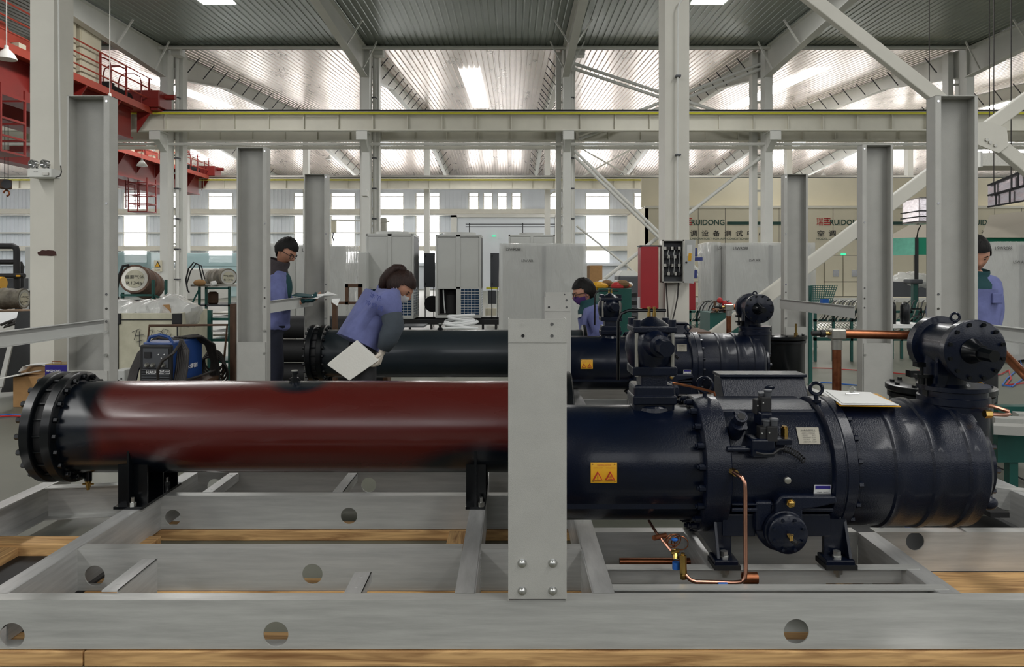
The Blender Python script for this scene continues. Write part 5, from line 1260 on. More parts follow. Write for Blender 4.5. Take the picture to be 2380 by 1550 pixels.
# foam board in her hand
pb = [(760, 848), (828, 793), (880, 838), (812, 885)]
b = B(); fr_ = [P(a, c, 5.86+(.02 if i in (1, 2) else 0)) for i, (a, c) in enumerate(pb)]
b.add([tuple(p) for p in fr_]+[tuple(p+V((0, .035, .01))) for p in fr_], [(0, 1, 2, 3), (7, 6, 5, 4), (0, 4, 5, 1), (1, 5, 6, 2), (2, 6, 7, 3), (3, 7, 4, 0)])
mk('foam_board', b, 'foam', label='white foam board held by the bending woman', cat='board', bevel=.004)
# worker with the purple mask
y = 8.75
J = dict(pel=Q(1388, 800, y), sp=Q(1386, 770, y), ch=Q(1378, 735, y), nk=Q(1369, 712, y), hb=Q(1364, 702, y),
         sr=Q(1384, 728, y+.2), er=Q(1395, 775, y+.2), wr=Q(1360, 795, y+.2), sl=Q(1384, 730, y-.2), el=Q(1395, 780, y-.2), wl=Q(1356, 798, y-.1),
         hr=Q(1388, 812, y+.1), hl=Q(1388, 812, y-.1), kr=Q(1330, 830, y+.12), kl=Q(1330, 832, y-.12), ar=Q(1350, 0, y+.1), al=Q(1350, 0, y-.1))
for k_ in ('ar', 'al'): J[k_].z = .11
J['tr'] = J['ar']+V((-.16, .03, -.07)); J['tl'] = J['al']+V((-.16, -.03, -.07))
m2 = person('crouching worker in glasses and a purple mask beside the wrapped cabinet', J)
head(m2, Q(1358, 680, y), math.radians(188), math.radians(14), .325, 'hair', glasses=True, mask='maskp')
mk('collar', B().lathe([(0, .15), (.04, .14), (.09, .10), (.12, .105), (.14, .1), (.10, .09), (.03, .11)], Q(1372, 722, y), (-.3, 0, 1), 24), 'tealcloth', m2, True, ang=80)
hand(m2, J['wr'], (-1, 0, -.2), (0, 0, -1), .11, 'skin', .4); hand(m2, J['wl'], (-1, 0, -.2), (0, 0, -1), .11, 'skin', .4)
# worker behind the right post
y = 6.25
J = dict(pel=Q(2256, 770, y), sp=Q(2258, 725, y), ch=Q(2260, 672, y), nk=Q(2264, 637, y-.02), hb=Q(2266, 622, y-.04),
         sr=Q(2200, 665, y), er=Q(2172, 725, y), wr=Q(2180, 780, y-.15), sl=Q(2312-14, 668, y+.02), el=Q(2322-10, 728, y+.02), wl=Q(2306, 775, y-.12),
         hr=Q(2228, 800, y), hl=Q(2286, 800, y), kr=Q(2226, 905, y-.02), kl=Q(2292, 905, y-.02), ar=Q(2226, 0, y), al=Q(2292, 0, y))
for k_ in ('ar', 'al'): J[k_].z = .11
J['tr'] = J['ar']+V((-.03, -.16, -.07)); J['tl'] = J['al']+V((.03, -.16, -.07))
m3 = person('worker in a blue jacket looking down, half hidden by the tallest right post', J, trous='blackm')
head(m3, Q(2268, 592, y-.04), math.radians(-108), math.radians(24), .31, 'hair')
mk('collar', B().lathe([(0, .15), (.04, .14), (.09, .10), (.12, .105), (.14, .1), (.10, .09), (.03, .11)], Q(2262, 664, y+.0), (0.05, -.2, 1), 24), 'tealcloth', m3, True, ang=80)
mk('pocket', B().box(Q(2274, 0, y).x, Q(2296, 0, y).x, y-.19, y-.165, Z(703, y), Z(680, y)), 'jacket', m3, bevel=.006)
hand(m3, J['wr'], (0, -.6, -1), (1, 0, 0), .11, 'glove', .5); hand(m3, J['wl'], (0, -.6, -1), (-1, 0, 0), .11, 'glove', .5)
# ================================================================ THINGS AROUND
def bx(px0, px1, py0, py1, y, d): return B().box(X(px0, y), X(px1, y), y, y+d, Z(py1, y), Z(py0, y))
# ---- cooling cabinets
def ac_cabinet(px0, px1, ptop, pbot, y, label, open_=True, group='grey module cooling cabinets'):
    x0, x1 = X(px0, y), X(px1, y); z0, z1 = Z(pbot, y), Z(ptop, y); w_ = x1-x0; h = z1-z0; d = 1.1
    t = thing('cooling_cabinet', ((x0+x1)/2, y+d/2, z0), label, 'cabinet', group)
    for (a, c) in ((x0, x0+.05), (x1-.05, x1)):
        mk('corner_post', B().box(a, c, y, y+.05, z0, z1), 'cabinet', t); mk('corner_post', B().box(a, c, y+d-.05, y+d, z0, z1), 'cabinet', t)
    mk('mullion', B().box((x0+x1)/2-.05, (x0+x1)/2+.05, y, y+.04, z0, z1), 'cabinet', t)
    mk('top_frame', B().box(x0, x1, y, y+d, z1-.06, z1), 'cabinet', t, bevel=.006); mk('bottom_frame', B().box(x0, x1, y, y+d, z0, z0+.07), 'cabinet', t)
    zc_ = z0+h*.36
    for i in range(2):
        a = x0+.055+i*(w_/2-.005); c = a+w_/2-.105
        mk('upper_panel', B().box(a, c, y+.012, y+.03, zc_+.02, z1-.07), 'cabinet', t, bevel=.005)
    mk('lower_lintel', B().box(x0, x1, y, y+.04, zc_-.02, zc_+.02), 'cabinet', t)
    def coil(a, c, side=False):
        g = mk('fin_coil', B().box(a, c, y+.10, y+.14, z0+.08, zc_-.03), 'coil', t)
        b = B(); n = 5
        for k in range(1, n): b.box(a+(c-a)*k/n-.006, a+(c-a)*k/n+.006, y+.03, y+.042, z0+.08, zc_-.03)
        for k in range(1, 10): b.box(a, c, y+.03, y+.042, z0+.08+(zc_-z0-.11)*k/10-.006, z0+.08+(zc_-z0-.11)*k/10+.006)
        mk('coil_guard', b, 'wire', g, kind='stuff')
    coil(x0+w_/2+.06, x1-.06)
    if open_:
        mk('open_bay', B().box(x0+.05, x0+w_/2-.05, y+.5, y+.52, z0+.08, zc_), 'blackm', t)
        mk('inner_compressor', B().lathe([(0, .12), (.03, .17), (.5, .17), (.58, .1)], (x0+w_*.33, y+.3, z0+.08), (0, 0, 1), 20), 'blackm', t, True)
        mk('inner_pipe', B().tube([(x0+w_*.16, y+.15, zc_-.05), (x0+w_*.17, y+.15, z0+.45), (x0+w_*.2, y+.15, z0+.12)], .018, 6), 'wire', t, True)
    else: coil(x0+.06, x0+w_/2-.06)
    # right side: panels above, coil below
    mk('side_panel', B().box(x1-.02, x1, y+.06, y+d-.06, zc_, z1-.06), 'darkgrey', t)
    mk('side_coil', B().box(x1-.06, x1-.04, y+.06, y+d-.06, z0+.08, zc_-.03), 'coil', t)
    b = B()
    for k in range(1, 10): b.box(x1-.006, x1+.004, y+.05, y+d-.05, z0+.08+(zc_-z0-.11)*k/10-.006, z0+.08+(zc_-z0-.11)*k/10+.006)
    for k in range(1, 5): b.box(x1-.006, x1+.004, y+.05+(d-.1)*k/5-.006, y+.05+(d-.1)*k/5+.006, z0+.08, zc_-.03)
    mk('side_guard', b, 'wire', t, kind='stuff')
    mk('side_panel', B().box(x0, x0+.02, y+.06, y+d-.06, z0+.08, z1-.06), 'cabinet', t)
    mk('back_panel', B().box(x0+.05, x1-.05, y+d-.03, y+d-.01, zc_, z1-.06), 'cabinet', t)
    mk('fan_ring', B().lathe([(0, .42), (.07, .42), (.07, .39), (.0, .39)], ((x0+x1)/2, y+d/2, z1), (0, 0, 1), 32, closed=True), 'cabinet', t, True)
    return t
ac_cabinet(850, 961, 543, 741, 19, 'grey cooling cabinet with blue coils behind the bending woman', False)
ac_cabinet(1012, 1118, 545, 739, 19, 'grey cooling cabinet with one open dark bay and one blue coil bay')
ac_cabinet(1182, 1290, 545, 737, 25, 'grey cooling cabinet top seen above the wrapped cabinet')
t = thing('cabinet_skid', (0, 19.5, 0), 'dark low skid carrying the grey cooling cabinets', 'skid')
mk('skid_rail', B().box(X(840, 19), X(1160, 19), 19.0, 19.1, .17, .30), 'blackm', t); mk('skid_rail', B().box(X(840, 19), X(1160, 19), 20.0, 20.1, .17, .30), 'blackm', t)
for a in (860, 905, 950, 1000, 1060, 1120, 1150): mk('skid_foot', B().box(X(a, 19), X(a+5, 19), 19, 19.08, 0, .17), 'blackm', t)
mk('control_label', bx(1046, 1066, 739, 744, 18.95, .03), 'green', t)
for (a, c, y_, lb) in ((985, 1011, 20.5, 'grey steel door panel standing left of the second cooling cabinet'), (1140, 1160, 20, 'dark grey door panel standing left of the wrapped cabinet')):
    d_ = thing('door_panel', P((a+c)/2, 668, y_), lb, 'panel'); mk('sheet', bx(a, c, 588, 668, y_, .04), 'darkgrey', d_)
    for yy in (595, 660): mk('handle_slot', bx(a+3, a+5, yy-3, yy+3, y_-.012, .012), 'blackm', d_)
    mk('stand', bx(a+2, a+4, 668, 752, y_, .05).box(X(c-4, y_), X(c-2, y_), y_, y_+.05, 0, Z(668, y_)), 'blackm', d_)
t = thing('parts_bench', P(1150, 745, 21), 'small bench with a yellow top and crates behind the second cooling cabinet', 'bench')
mk('bench_top', bx(1130, 1156, 668, 672, 21, .7), 'yellow', t)
mk('crate', bx(1134, 1154, 676, 706, 21, .5), 'darkgrey', t); mk('crate', bx(1128, 1154, 717, 733, 21, .5), 'cream', t)
for a in (1131, 1154): mk('bench_leg', B().box(X(a, 21), X(a+1, 21), 21, 21.05, 0, Z(672, 21)), 'steelw', t)
mk('gas_drum', B().cyl(P(1004, 706, 20.4), P(1018, 706, 20.9), .22, n=20), 'blackm', smooth=True, label='dark round drum left of the second cooling cabinet', cat='drum')
# coiled white hose and odds on the floor
t = thing('hose_coil', P(1068, 765, 19.2), 'coil of white hose lying before the second cooling cabinet', 'hose')
for k in range(6):
    mk('hose_loop', B().torus(P(1068, 768, 18.45)+V((.03*(k % 3), .05*k-.1, .05+.06*k)), (.15*math.sin(k*2), .1*math.cos(k), 1), .44-.03*k, .035, 40, 8), 'wire', t, True)
mk('floor_plate', bx(930, 985, 758, 761, 16.5, .8), 'darkgrey', label='flat plate lying on the floor right of the bending woman', cat='plate')
# ---- wrapped cabinets
def wrapped(px0, px1, ptop, y, d, label, zb=.05, seed=1):
    rnd = random.Random(seed); x0, x1 = X(px0, y), X(px1, y); z1 = Z(ptop, y)
    t = thing('wrapped_cabinet', ((x0+x1)/2, y+d/2, 0), label, 'cabinet', 'cabinets wrapped in translucent film')
    mk('inner_cabinet', B().box(x0+.05, x1-.05, y+.05, y+d-.05, .12, z1-.04), 'cabinet', t, bevel=.01)
    xm = (x0+x1)/2+.02; mk('inner_mullion', B().box(xm-.035, xm+.035, y+.035, y+.05, .12, z1-.05), 'darkgrey', t)
    b = B(); per = []; n = 56
    for k in range(n):
        u = k/n*4
        if u < 1: p = (x0+(x1-x0)*u, y)
        elif u < 2: p = (x1, y+d*(u-1))
        elif u < 3: p = (x1-(x1-x0)*(u-2), y+d)
        else: p = (x0, y+d-d*(u-3))
        per.append(p)
    cx_, cy_ = (x0+x1)/2, y+d/2; rows = 9; vs = []
    ph = [rnd.uniform(-1, 1) for _ in range(n)]
    for j in range(rows+1):
        f = j/rows; zz = z1-(z1-zb)*f
        for k, (px_, py_) in enumerate(per):
            o = 1+.012+.05*f*f*abs(math.sin(k*1.7+ph[k]))+.012*math.sin(k*2.3+j*.6)*min(1, f*3); vs.append((cx_+(px_-cx_)*o, cy_+(py_-cy_)*(o if abs(py_-cy_) > .01 else 1), zz+.02*ph[k]*(1 if 0 < j else .2)))
    vs.append((cx_, cy_, z1+.03)); fs = [(j*n+k, (j+1)*n+k, (j+1)*n+(k+1) % n, j*n+(k+1) % n) for j in range(rows) for k in range(n)]
    fs += [((rows+1)*n, k, (k+1) % n) for k in range(n)]
    b.add(vs, fs); mk('film', b, 'film', t, True, ang=70)
    tx = B(); text(tx, 'LSWR088', (x0+.12, y-.05, z1-.14), FX, FZ, .28, .06); text(tx, 'LSW AIR', (x0+.42, y-.05, z1-.36), FX, FZ, .22, .05); mk('handwriting', tx, 'ink', t)
    mk('pallet_foot', B().box(x0+.1, x0+.3, y+.1, y+d-.1, 0, .12).box(x1-.3, x1-.1, y+.1, y+d-.1, 0, .12), 'woody', t)
    return t
wrapped(1162, 1362, 566, 14.6, 1.2, 'big film-wrapped white cabinet right of the cooling cabinets', seed=2)
wrapped(1688, 1893, 564, 14.4, 1.2, 'film-wrapped white cabinet behind the short right post', seed=3)
wrapped(1652, 1675, 563, 14.7, 1.0, 'narrow film-wrapped unit touching the right wrapped cabinet', seed=4)
wrapped(690, 803, 568, 14.5, 1.2, 'film-wrapped cabinet between the reading man and the cooling cabinets', seed=5)
wrapped(560, 685, 566, 15.5, 1.0, 'film-wrapped board behind the reading man\'s head', seed=6)
wrapped(2292, 2460, 562, 12.5, 1.2, 'film-wrapped cabinet cut by the right edge', seed=7)
# ---- red cabinets and electrical box on the central column
t = thing('red_cabinet', P(1509, 718, 9.1), 'tall dark red cabinet on the left of the central column', 'cabinet', 'red cabinets on the column')
mk('body', bx(1492, 1530, 573, 718, 8.95, .3), 'redbox', t, bevel=.01); mk('door', B().box(X(1488, 8.95), X(1530, 8.95), 8.935, 8.95, Z(716, 8.95), Z(574, 8.95)), 'redbox', t)
mk('paper_tag', bx(1482, 1490, 690, 716, 8.98, .01), 'paper', t)
mk('paint_hanger', bx(1487, 1545, 570, 573, 8.98, .2), 'darkgrey', t)
t = thing('red_cabinet', P(1608, 720, 9.3), 'lower dark red cabinet peeking out right of the central column', 'cabinet', 'red cabinets on the column')
mk('body', bx(1594, 1617, 655, 721, 9.2, .3), 'redbox', t, bevel=.01)
t = thing('electrical_box', P(1566, 657, 9.0), 'grey electrical box with its door open on the central column', 'box')
y_ = 8.9
mk('back_plate', B().box(X(1541, y_), X(1590, y_), 9.04, 9.06, Z(657, y_), Z(557, y_)), 'darkgrey', t)
for (a, c, e_, f_) in ((1539, 1542.5, 557, 657), (1587, 1590.5, 557, 657)): mk('side', B().box(X(a, y_), X(c, y_), y_, 9.05, Z(f_, y_), Z(e_, y_)), 'nickel', t)
for (e_, f_) in ((557, 560), (654, 657)): mk('edge', B().box(X(1539, y_), X(1590.5, y_), y_, 9.05, Z(f_, y_), Z(e_, y_)), 'nickel', t)
dr = mk('door', B().bar(P(1591, 607, y_), P(1614, 608, y_-.10), .012, .51), 'cabinet', t)
mk('paper_label', B().bar(P(1597, 582, y_-.035), P(1608, 582, y_-.085), .004, .13), 'paper', dr); mk('lightning_label', B().bar(P(1600, 597, y_-.05), P(1607, 598, y_-.08), .006, .09), 'warn', dr)
mk('latch', B().ball(P(1595, 610, y_-.035), .012, 8, 6), 'blackm', dr)
for r_ in range(4):
    yy = 575+r_*20
    mk('din_rail', B().box(X(1543, y_), X(1587, y_), 8.99, 9.03, Z(yy+3, y_), Z(yy, y_)), 'cable', t)
    for k in range(5): mk('breaker', B().box(X(1545+k*8.3, y_), X(1551+k*8.3, y_), 8.95, 9.0, Z(yy+5, y_), Z(yy-2, y_)), 'blackm' if (k+r_) % 2 else 'nickel', t)
for k in range(6): mk('wire', B().tube([P(1547+k*7, 578, 8.97), P(1545+k*7, 590, 8.94), P(1550+k*6, 600+k*3, 8.94), P(1548+k*6, 636, 8.97)], .004, 5), 'cabinet' if k % 2 else 'blackm', t, True)
for (px_, c0) in ((1548, 'cable'), (1577, 'cable')):
    mk('feed_cable', B().tube([P(px_, 657, 9.0), P(px_+(2 if px_ < 1560 else -2), 690, 9.0), P(px_+(4 if px_ < 1560 else -8), 720, 9.0), P(px_+(5 if px_ < 1560 else -14), 745, 9.0), P(px_+(5 if px_ < 1560 else -14), 900, 9.0)], .008, 6), c0, t, True)
mk('blue_hook', bx(1615, 1620, 576, 596, 8.85, .05).add(*[[tuple(v) for v in bx(1613, 1633, 598, 606, 8.85, .05).v], bx(1613, 1633, 598, 606, 8.85, .05).f]), 'inkblue', label='blue plastic clip hanging on the electrical box door', cat='clip')
mk('blue_hook', bx(1613, 1620, 627, 647, 8.85, .05), 'inkblue', label='lower blue plastic clip on the electrical box door', cat='clip')
mk('brown_box', B().box(X(1566, 9), X(1618, 9), 8.3, 8.9, 0, Z(760, 9)), 'brown', label='rusty brown steel box at the foot of the central column', cat='box', bevel=.01)
# ---- green waste bin with rubbish
t = thing('waste_bin', P(1436, 800, 11), 'dark green steel bin full of rubbish left of the red cabinet', 'bin')
mk('bin_body', B().box(X(1392, 11), X(1468, 11), 11, 11.7, 0, Z(670, 11)), 'teal', t, bevel=.01)
for k in range(4): mk('bin_rib', bx(1468, 1480, 681+k*18, 691+k*18, 11.1, .3), 'blackm', t)
rnd = random.Random(5)
for k in range(16):
    px_ = 1388+rnd.random()*78; c = P(px_, 666-rnd.random()*7, 11.1+rnd.random()*.4)
    mk('rubbish', B().ball(c, .05+rnd.random()*.05, 7, 5, (1.2, 1, .7)), ('film', 'kraft', 'paper', 'card', 'warn', 'film', 'inkred')[k % 7], t)
t = thing('storage_box', P(1386, 690, 30), 'brown cardboard boxes stacked far behind the purple mask worker', 'box')
mk('carton', bx(1371, 1400, 617, 733, 26, 1.0), 'card', t) 
t = thing('covered_machine', P(1461, 750, 22.5), 'dark machine with white cover left of the red cabinet', 'machine')
mk('machine_body', bx(1438, 1484, 640, 751, 22, 1.0), 'darkgrey', t, bevel=.05)
mk('machine_lid', B().prism([(X(1438, 22), Z(641, 22)), (X(1484, 22), Z(641, 22)), (X(1476, 22), Z(629, 22)), (X(1446, 22), Z(629, 22))], 'y', 22, 23), 'steelw', t)
# second green thing: vertical gas cylinder cart, teal tank with red balls
t = thing('tool_cart', P(1680, 790, 11.5), 'green tool cart loaded with scrap and red-capped parts', 'cart')
mk('cart_body', B().box(X(1650, 11.5), X(1690, 11.5), 11.5, 12.1, 0, Z(727, 11.5)), 'teal', t)
mk('cart_tank', B().cyl((X(1703, 11.5), 11.6, .1), (X(1703, 11.5), 11.6, Z(727, 11.5)), .12, n=18), 'teal', t, True)
for (a, c) in ((1673, 698), (1684, 705), (1696, 709), (1709, 713)): mk('red_cap', B().ball(P(a, c, 11.4), .045, 12, 8), 'inkred', t, True)
for k in range(14): mk('scrap_piece', B().bar(P(1652+rnd.random()*40, 716+rnd.random()*10, 11.4+rnd.random()*.3), P(1660+rnd.random()*40, 712+rnd.random()*14, 11.5+rnd.random()*.2), .03, .02), ('kraft', 'copperold', 'blackm', 'rust')[k % 4], t)
mk('valve_stem', B().cyl(P(1662, 715, 11.3), P(1661, 700, 11.3), .02, n=8), 'brown', t)
# ---- hose/wire racks
def wire_rack(px0, px1, y, label, n=16):
    t = thing('tube_stand', P((px0+px1)/2, 800, y), label, 'rack'); x0, x1 = X(px0, y), X(px1, y)
    zs = (Z(757, y), Z(705, y))
    for z in (Z(742, y), Z(722, y)): mk('rack_beam', B().box(x0, x1, y, y+.06, z-.04, z), 'teal', t)
    mk('lower_beam', B().box(x0, x1, y, y+.06, Z(792, y), Z(784, y)), 'teal', t)
    for k in range(5): xx = x0+(x1-x0)*k/4; mk('rack_leg', B().box(xx, xx+.04, y, y+.04, 0, Z(722, y)), 'teal', t)
    for k in range(n):
        a = x0+(x1-x0)*(k+.5)/n
        mk('bent_tube', B().tube([(a, y-.05, Z(745, y)), (a+.05, y-.08, Z(735, y)), (a+.12, y-.05, Z(712, y)), (a+.22, y+.1, Z(703, y)), (a+.36, y+.3, Z(700, y))], .011, 5), 'blackm' if k % 3 else 'nickel', t, True)
        mk('straight_tube', B().cyl((a-.15, y+.02, Z(768, y)), (a+.15, y+.1, Z(752, y)), .010, n=5), 'nickel', t)
    return t
wire_rack(1602, 1664, 14, 'green rack with bent black tubes right of the central column', 9)
wire_rack(1893, 2062, 12.6, 'long green rack with bent tubes between the right posts', 22)
wire_rack(2072, 2160, 13, 'green rack of tubes and jigs beside the tallest right post', 8)
# green perforated tray and pole
t = thing('perforated_tray', P(1915, 705, 10), 'dark green perforated board tilted beside the short right post', 'board')
b = B(); cols = 11; rows_ = 8
P0, P1_, P2, P3 = P(1886, 702, 9.9), P(1932, 704, 9.9), P(1946, 663, 10.0), P(1884, 664, 10.0)
def bil(u_, v_): return (P0*(1-u_)+P1_*u_)*(1-v_)+(P3*(1-u_)+P2*u_)*v_
for i in range(cols+1): b.bar(bil(i/cols, 0), bil(i/cols, 1), .009, .006, up=(0, 1, 0))
for j in range(rows_+1): b.bar(bil(0, j/rows_), bil(1, j/rows_), .009, .006, up=(0, 1, 0))
mk('mesh_board', b, 'teal', t, kind='stuff'); mk('pole', B().box(X(1884, 9.9), X(1892, 9.9), 9.95, 10.0, 0, Z(664, 9.9)), 'teal', t)
mk('blue_clip', B().box(2.99, 3.05, 7.25, 7.31, 1.2, 1.24), 'bluetag', label='blue clip standing on the right side rail', cat='clip')
# ---- canopy tent, table and machine under it
y_ = 17.5
t = thing('canopy_tent', P(2160, 600, y_), 'green and pale canopy on a pole between the right posts', 'canopy')
mk('valance', B().bar(P(2060, 574, y_), P(2128, 572, y_), .02, .40), 'mint', t); mk('valance', B().bar(P(2128, 572, y_), P(2440, 572, y_+.4), .02, .40), 'green', t)
mk('roof_cloth', B().add([P(2055, 555, y_), P(2128, 552, y_), P(2260, 552, y_+.2), P(2200, 497, y_+1.6), P(2155, 500, y_+1.5)], [(0, 1, 4), (1, 2, 3, 4)]).add([P(2280, 552, y_), P(2520, 552, y_), P(2470, 480, y_+1.5), P(2300, 500, y_+1.6)], [(0, 1, 2, 3)]), 'kraftgrey', t)
mk('tent_pole', B().cyl((X(2130, y_), y_, 0), (X(2130, y_), y_, Z(552, y_)), .045, n=10), 'blackm', t, True)
mk('pole_cable', B().tube([P(2131, 552, 17.4), P(2134, 535, 17.3), P(2142, 520, 17.2), P(2148, 510, 17.2)], .015, 6), 'cable', t, True)
t = thing('press_stand', P(2128, 715, 15), 'blue-green stand with a dark clamp under the canopy', 'stand')
mk('column', B().box(X(2123, 15), X(2134, 15), 15, 15.1, 0, Z(657, 15)), 'teal', t); mk('clamp', B().box(X(2111, 15), X(2140, 15), 14.9, 15.2, Z(659, 15), Z(649, 15)), 'darkgrey', t, bevel=.02)
t = thing('wrapped_machine', P(2110, 700, 18), 'low machine covered with crumpled clear film under the canopy', 'machine')
mk('machine_body', bx(2072, 2160, 655, 690, 18.2, 1.0), 'darkgrey', t)
b = B().ball(P(2115, 655, 18.6), 1, 26, 14, (.52, .5, .24)); b.v = [(v[0]+.03*math.sin(v[2]*30+v[0]*18), v[1], v[2]+.03*math.sin(v[0]*25)) for v in b.v]; mk('film_cover', b, 'film', t, True)
t = thing('work_table', P(2115, 770, 10.8), 'white-topped table carrying two black cylinders at right', 'table')
mk('table_top', B().box(X(2040, 10.8), X(2170, 10.8), 10.8, 11.5, Z(763, 10.8), Z(755, 10.8)), 'paper', t, bevel=.006)
for a in (2042, 2165): mk('table_leg', B().box(X(a, 10.8), X(a+5, 10.8), 10.85, 10.9, 0, Z(763, 10.8)), 'steelw', t)
for (a, c, lb) in ((2071, 2082, 'slimmer black cylinder at the left end of the white table'), (2093, 2114, 'thick black cylinder standing on the white table')):
    ct_ = thing('black_cylinder', P((a+c)/2, 754, 11), lb, 'cylinder'); r_ = (c-a)/2/F*11
    mk('cylinder_body', B().lathe([(0, r_*.9), (.02, r_), (.27, r_), (.31, r_*.8), (.325, r_*.4)], P((a+c)/2, 754.5, 11), (0, 0, 1), 24), 'black', ct_, True)
    mk('top_nut', B().cyl(P((a+c)/2, 703, 11), P((a+c)/2, 699, 11), .015, n=8), 'nickel', ct_)
mk('bar_frame', B().tube([P(2118, 718, 11), P(2142, 718, 11), P(2142, 733, 11), P(2120, 735, 11)], .012, 6), 'black', smooth=True, label='small black wire handle beside the thick black cylinder', cat='handle')
# ---- ducts at right
t = thing('foil_duct', P(2340, 470, 16), 'silver foil duct with dark straps near the right edge', 'duct')
for k, (a, c, e_, f_, g_, h_) in enumerate(((2292, 428, 2345, 404, 457, 440), (2345, 402, 2440, 366, 438, 404))):
    pass
b = B(); b.add([P(2296, 432, 15), P(2440, 372, 14), P(2440, 412, 14), P(2296, 453, 15), P(2296, 432, 16), P(2440, 372, 15), P(2440, 412, 15), P(2296, 453, 16)], [(0, 3, 2, 1), (4, 5, 6, 7), (0, 1, 5, 4), (3, 7, 6, 2), (0, 4, 7, 3)]); mk('upper_duct', b, 'foil', t)
b = B(); b.add([P(2296, 456, 15), P(2440, 417, 14), P(2440, 455, 14), P(2296, 480, 15), P(2296, 456, 16), P(2440, 417, 15), P(2440, 455, 15), P(2296, 480, 16)], [(0, 3, 2, 1), (4, 5, 6, 7), (0, 1, 5, 4), (3, 7, 6, 2), (0, 4, 7, 3)]); mk('lower_duct', b, 'foil', t)
for (q0, q1) in (((2296, 454.5), (2440, 414.5)), ((2296, 481), (2440, 456)), ((2296, 431), (2440, 371))): mk('strap', B().bar(P(*q0, 14.95), P(*q1, 13.95), .03, .03), 'blackm', t)
for (a, c, e_) in ((2312, 426, 455), (2351, 410, 440), (2366, 404, 434), (2315, 452, 476), (2347, 443, 470)): mk('strap', B().bar(P(a, c, 14.83-(a-2312)/128.), P(a, e_, 14.83-(a-2312)/128.), .03, .02, up=(1, 0, 0)), 'blackm', t)
for k in range(4): mk('hanger_rod', B().cyl(P(2310+k*40, 430-k*16, 15.2-k*.25), (P(2310+k*40, 430-k*16, 15.2-k*.25).x, 15.2-k*.25, roofz(15)), .01, n=5), 'cable', t)
t = thing('rectangular_duct', P(2330, 385, 17), 'galvanised rectangular duct behind the right braces', 'duct')
mk('duct_body', B().box(X(2281, 17), X(2420, 17), 17, 17.8, Z(385, 17), Z(355, 17)), 'nickel', t); mk('duct_flange', B().box(X(2276, 17), X(2281, 17), 16.95, 17.85, Z(388, 17), Z(352, 17)), 'steelw', t)
for k in range(2): mk('hanger_rod', B().cyl(P(2300+k*90, 355, 17.3), (P(2300+k*90, 355, 17.3).x, 17.3, roofz(17)), .01, n=5), 'cable', t)
t = thing('foil_duct', P(2152, 500, 15.5), 'short hanging foil duct end left of the tallest right post', 'duct')
mk('duct_end', B().box(X(2137, 15.5), X(2185, 15.5), 15.5, 16.2, Z(518, 15.5), Z(458, 15.5)), 'foil', t, bevel=.03)
for yy in (490, 503, 514): mk('strap', B().box(X(2134, 15.5), X(2187, 15.5), 15.46, 16.22, Z(yy+1, 15.5), Z(yy-1, 15.5)), 'blackm', t)
mk('hanger_rod', B().cyl(P(2160, 458, 15.8), (P(2160, 458, 15.8).x, 15.8, roofz(15.8)), .01, n=5), 'cable', t)
# ---- floor cables
def cable(pts, r, m, label): mk('floor_cable', B().tube([pz(a, c, .015) for a, c in pts], r, 6), m, smooth=True, label=label, cat='cable')
cable([(1880, 855), (1930, 856), (1998, 861), (2070, 866), (2140, 872)], .008, 'inkred', 'upper red cable crossing the floor between right posts')
cable([(1880, 888), (1930, 890), (2000, 896), (2120, 905)], .009, 'bluetag', 'blue cable crossing the floor behind the copper pipe')
cable([(2130, 860), (2200, 872), (2290, 880), (2330, 868), (2345, 860), (2350, 880), (2338, 895), (2380, 890), (2420, 886)], .009, 'inkred', 'red cable looping on the floor at the right edge')
cable([(2360, 800), (2375, 850), (2340, 880), (2330, 895), (2352, 898), (2420, 850)], .009, 'bluetag', 'blue cable tangled on the floor at the right edge')
cable([(-40, 972), (0, 968), (30, 966), (60, 968), (100, 968)], .010, 'inkred', 'red hose on the floor at the left edge')
cable([(-40, 966), (0, 965), (24, 963), (60, 966), (100, 967)], .008, 'bluetag', 'blue hose beside the red one at the left edge')
cable([(2290, 1070), (2330, 1090), (2380, 1115), (2420, 1130)], .006, 'blackm', 'black cable on the floor at the right behind the compressor')
# ---- steel sections on a green trestle at right
t = thing('trestle', P(2360, 1040, 5.4), 'dark green trestle under the grey steel sections at right', 'trestle')
mk('beam', B().box(X(2298, 5.3), 5.2, 5.2, 5.3, Z(1040, 5.3)-.08, Z(1000, 5.3)), 'teal', t); mk('beam', B().box(X(2320, 5.9), 5.4, 5.9, 6.0, Z(945, 5.9)-.12, Z(945, 5.9)), 'teal', t)
for x_ in (3.45, 4.8): mk('trestle_leg', B().box(x_, x_+.06, 5.22, 5.28, 0, .3), 'teal', t)
for k, (a, c, y_, lb) in enumerate(((2306, 978, 5.35, 'upper grey folded section on the green trestle'), (2292, 995, 5.15, 'lower grey folded section on the green trestle'), (2360, 968, 5.6, 'small grey section topmost on the trestle'))):
    p = P(a, c, y_); mk('steel_section', B().bar(p, p+V((1.6, -.42, -.0)), .12, .06), 'post', label=lb, cat='section', group='grey steel sections on the trestle')
mk('side_channel', B().bar(P(2308, 1132, 4.4)+V((0, .0, -.05)), P(2330, 1132, 4.4)+V((1.2, -.9, -.05)), .08, .12), 'galv', label='loose channel end at the right beyond the frame', cat='channel')
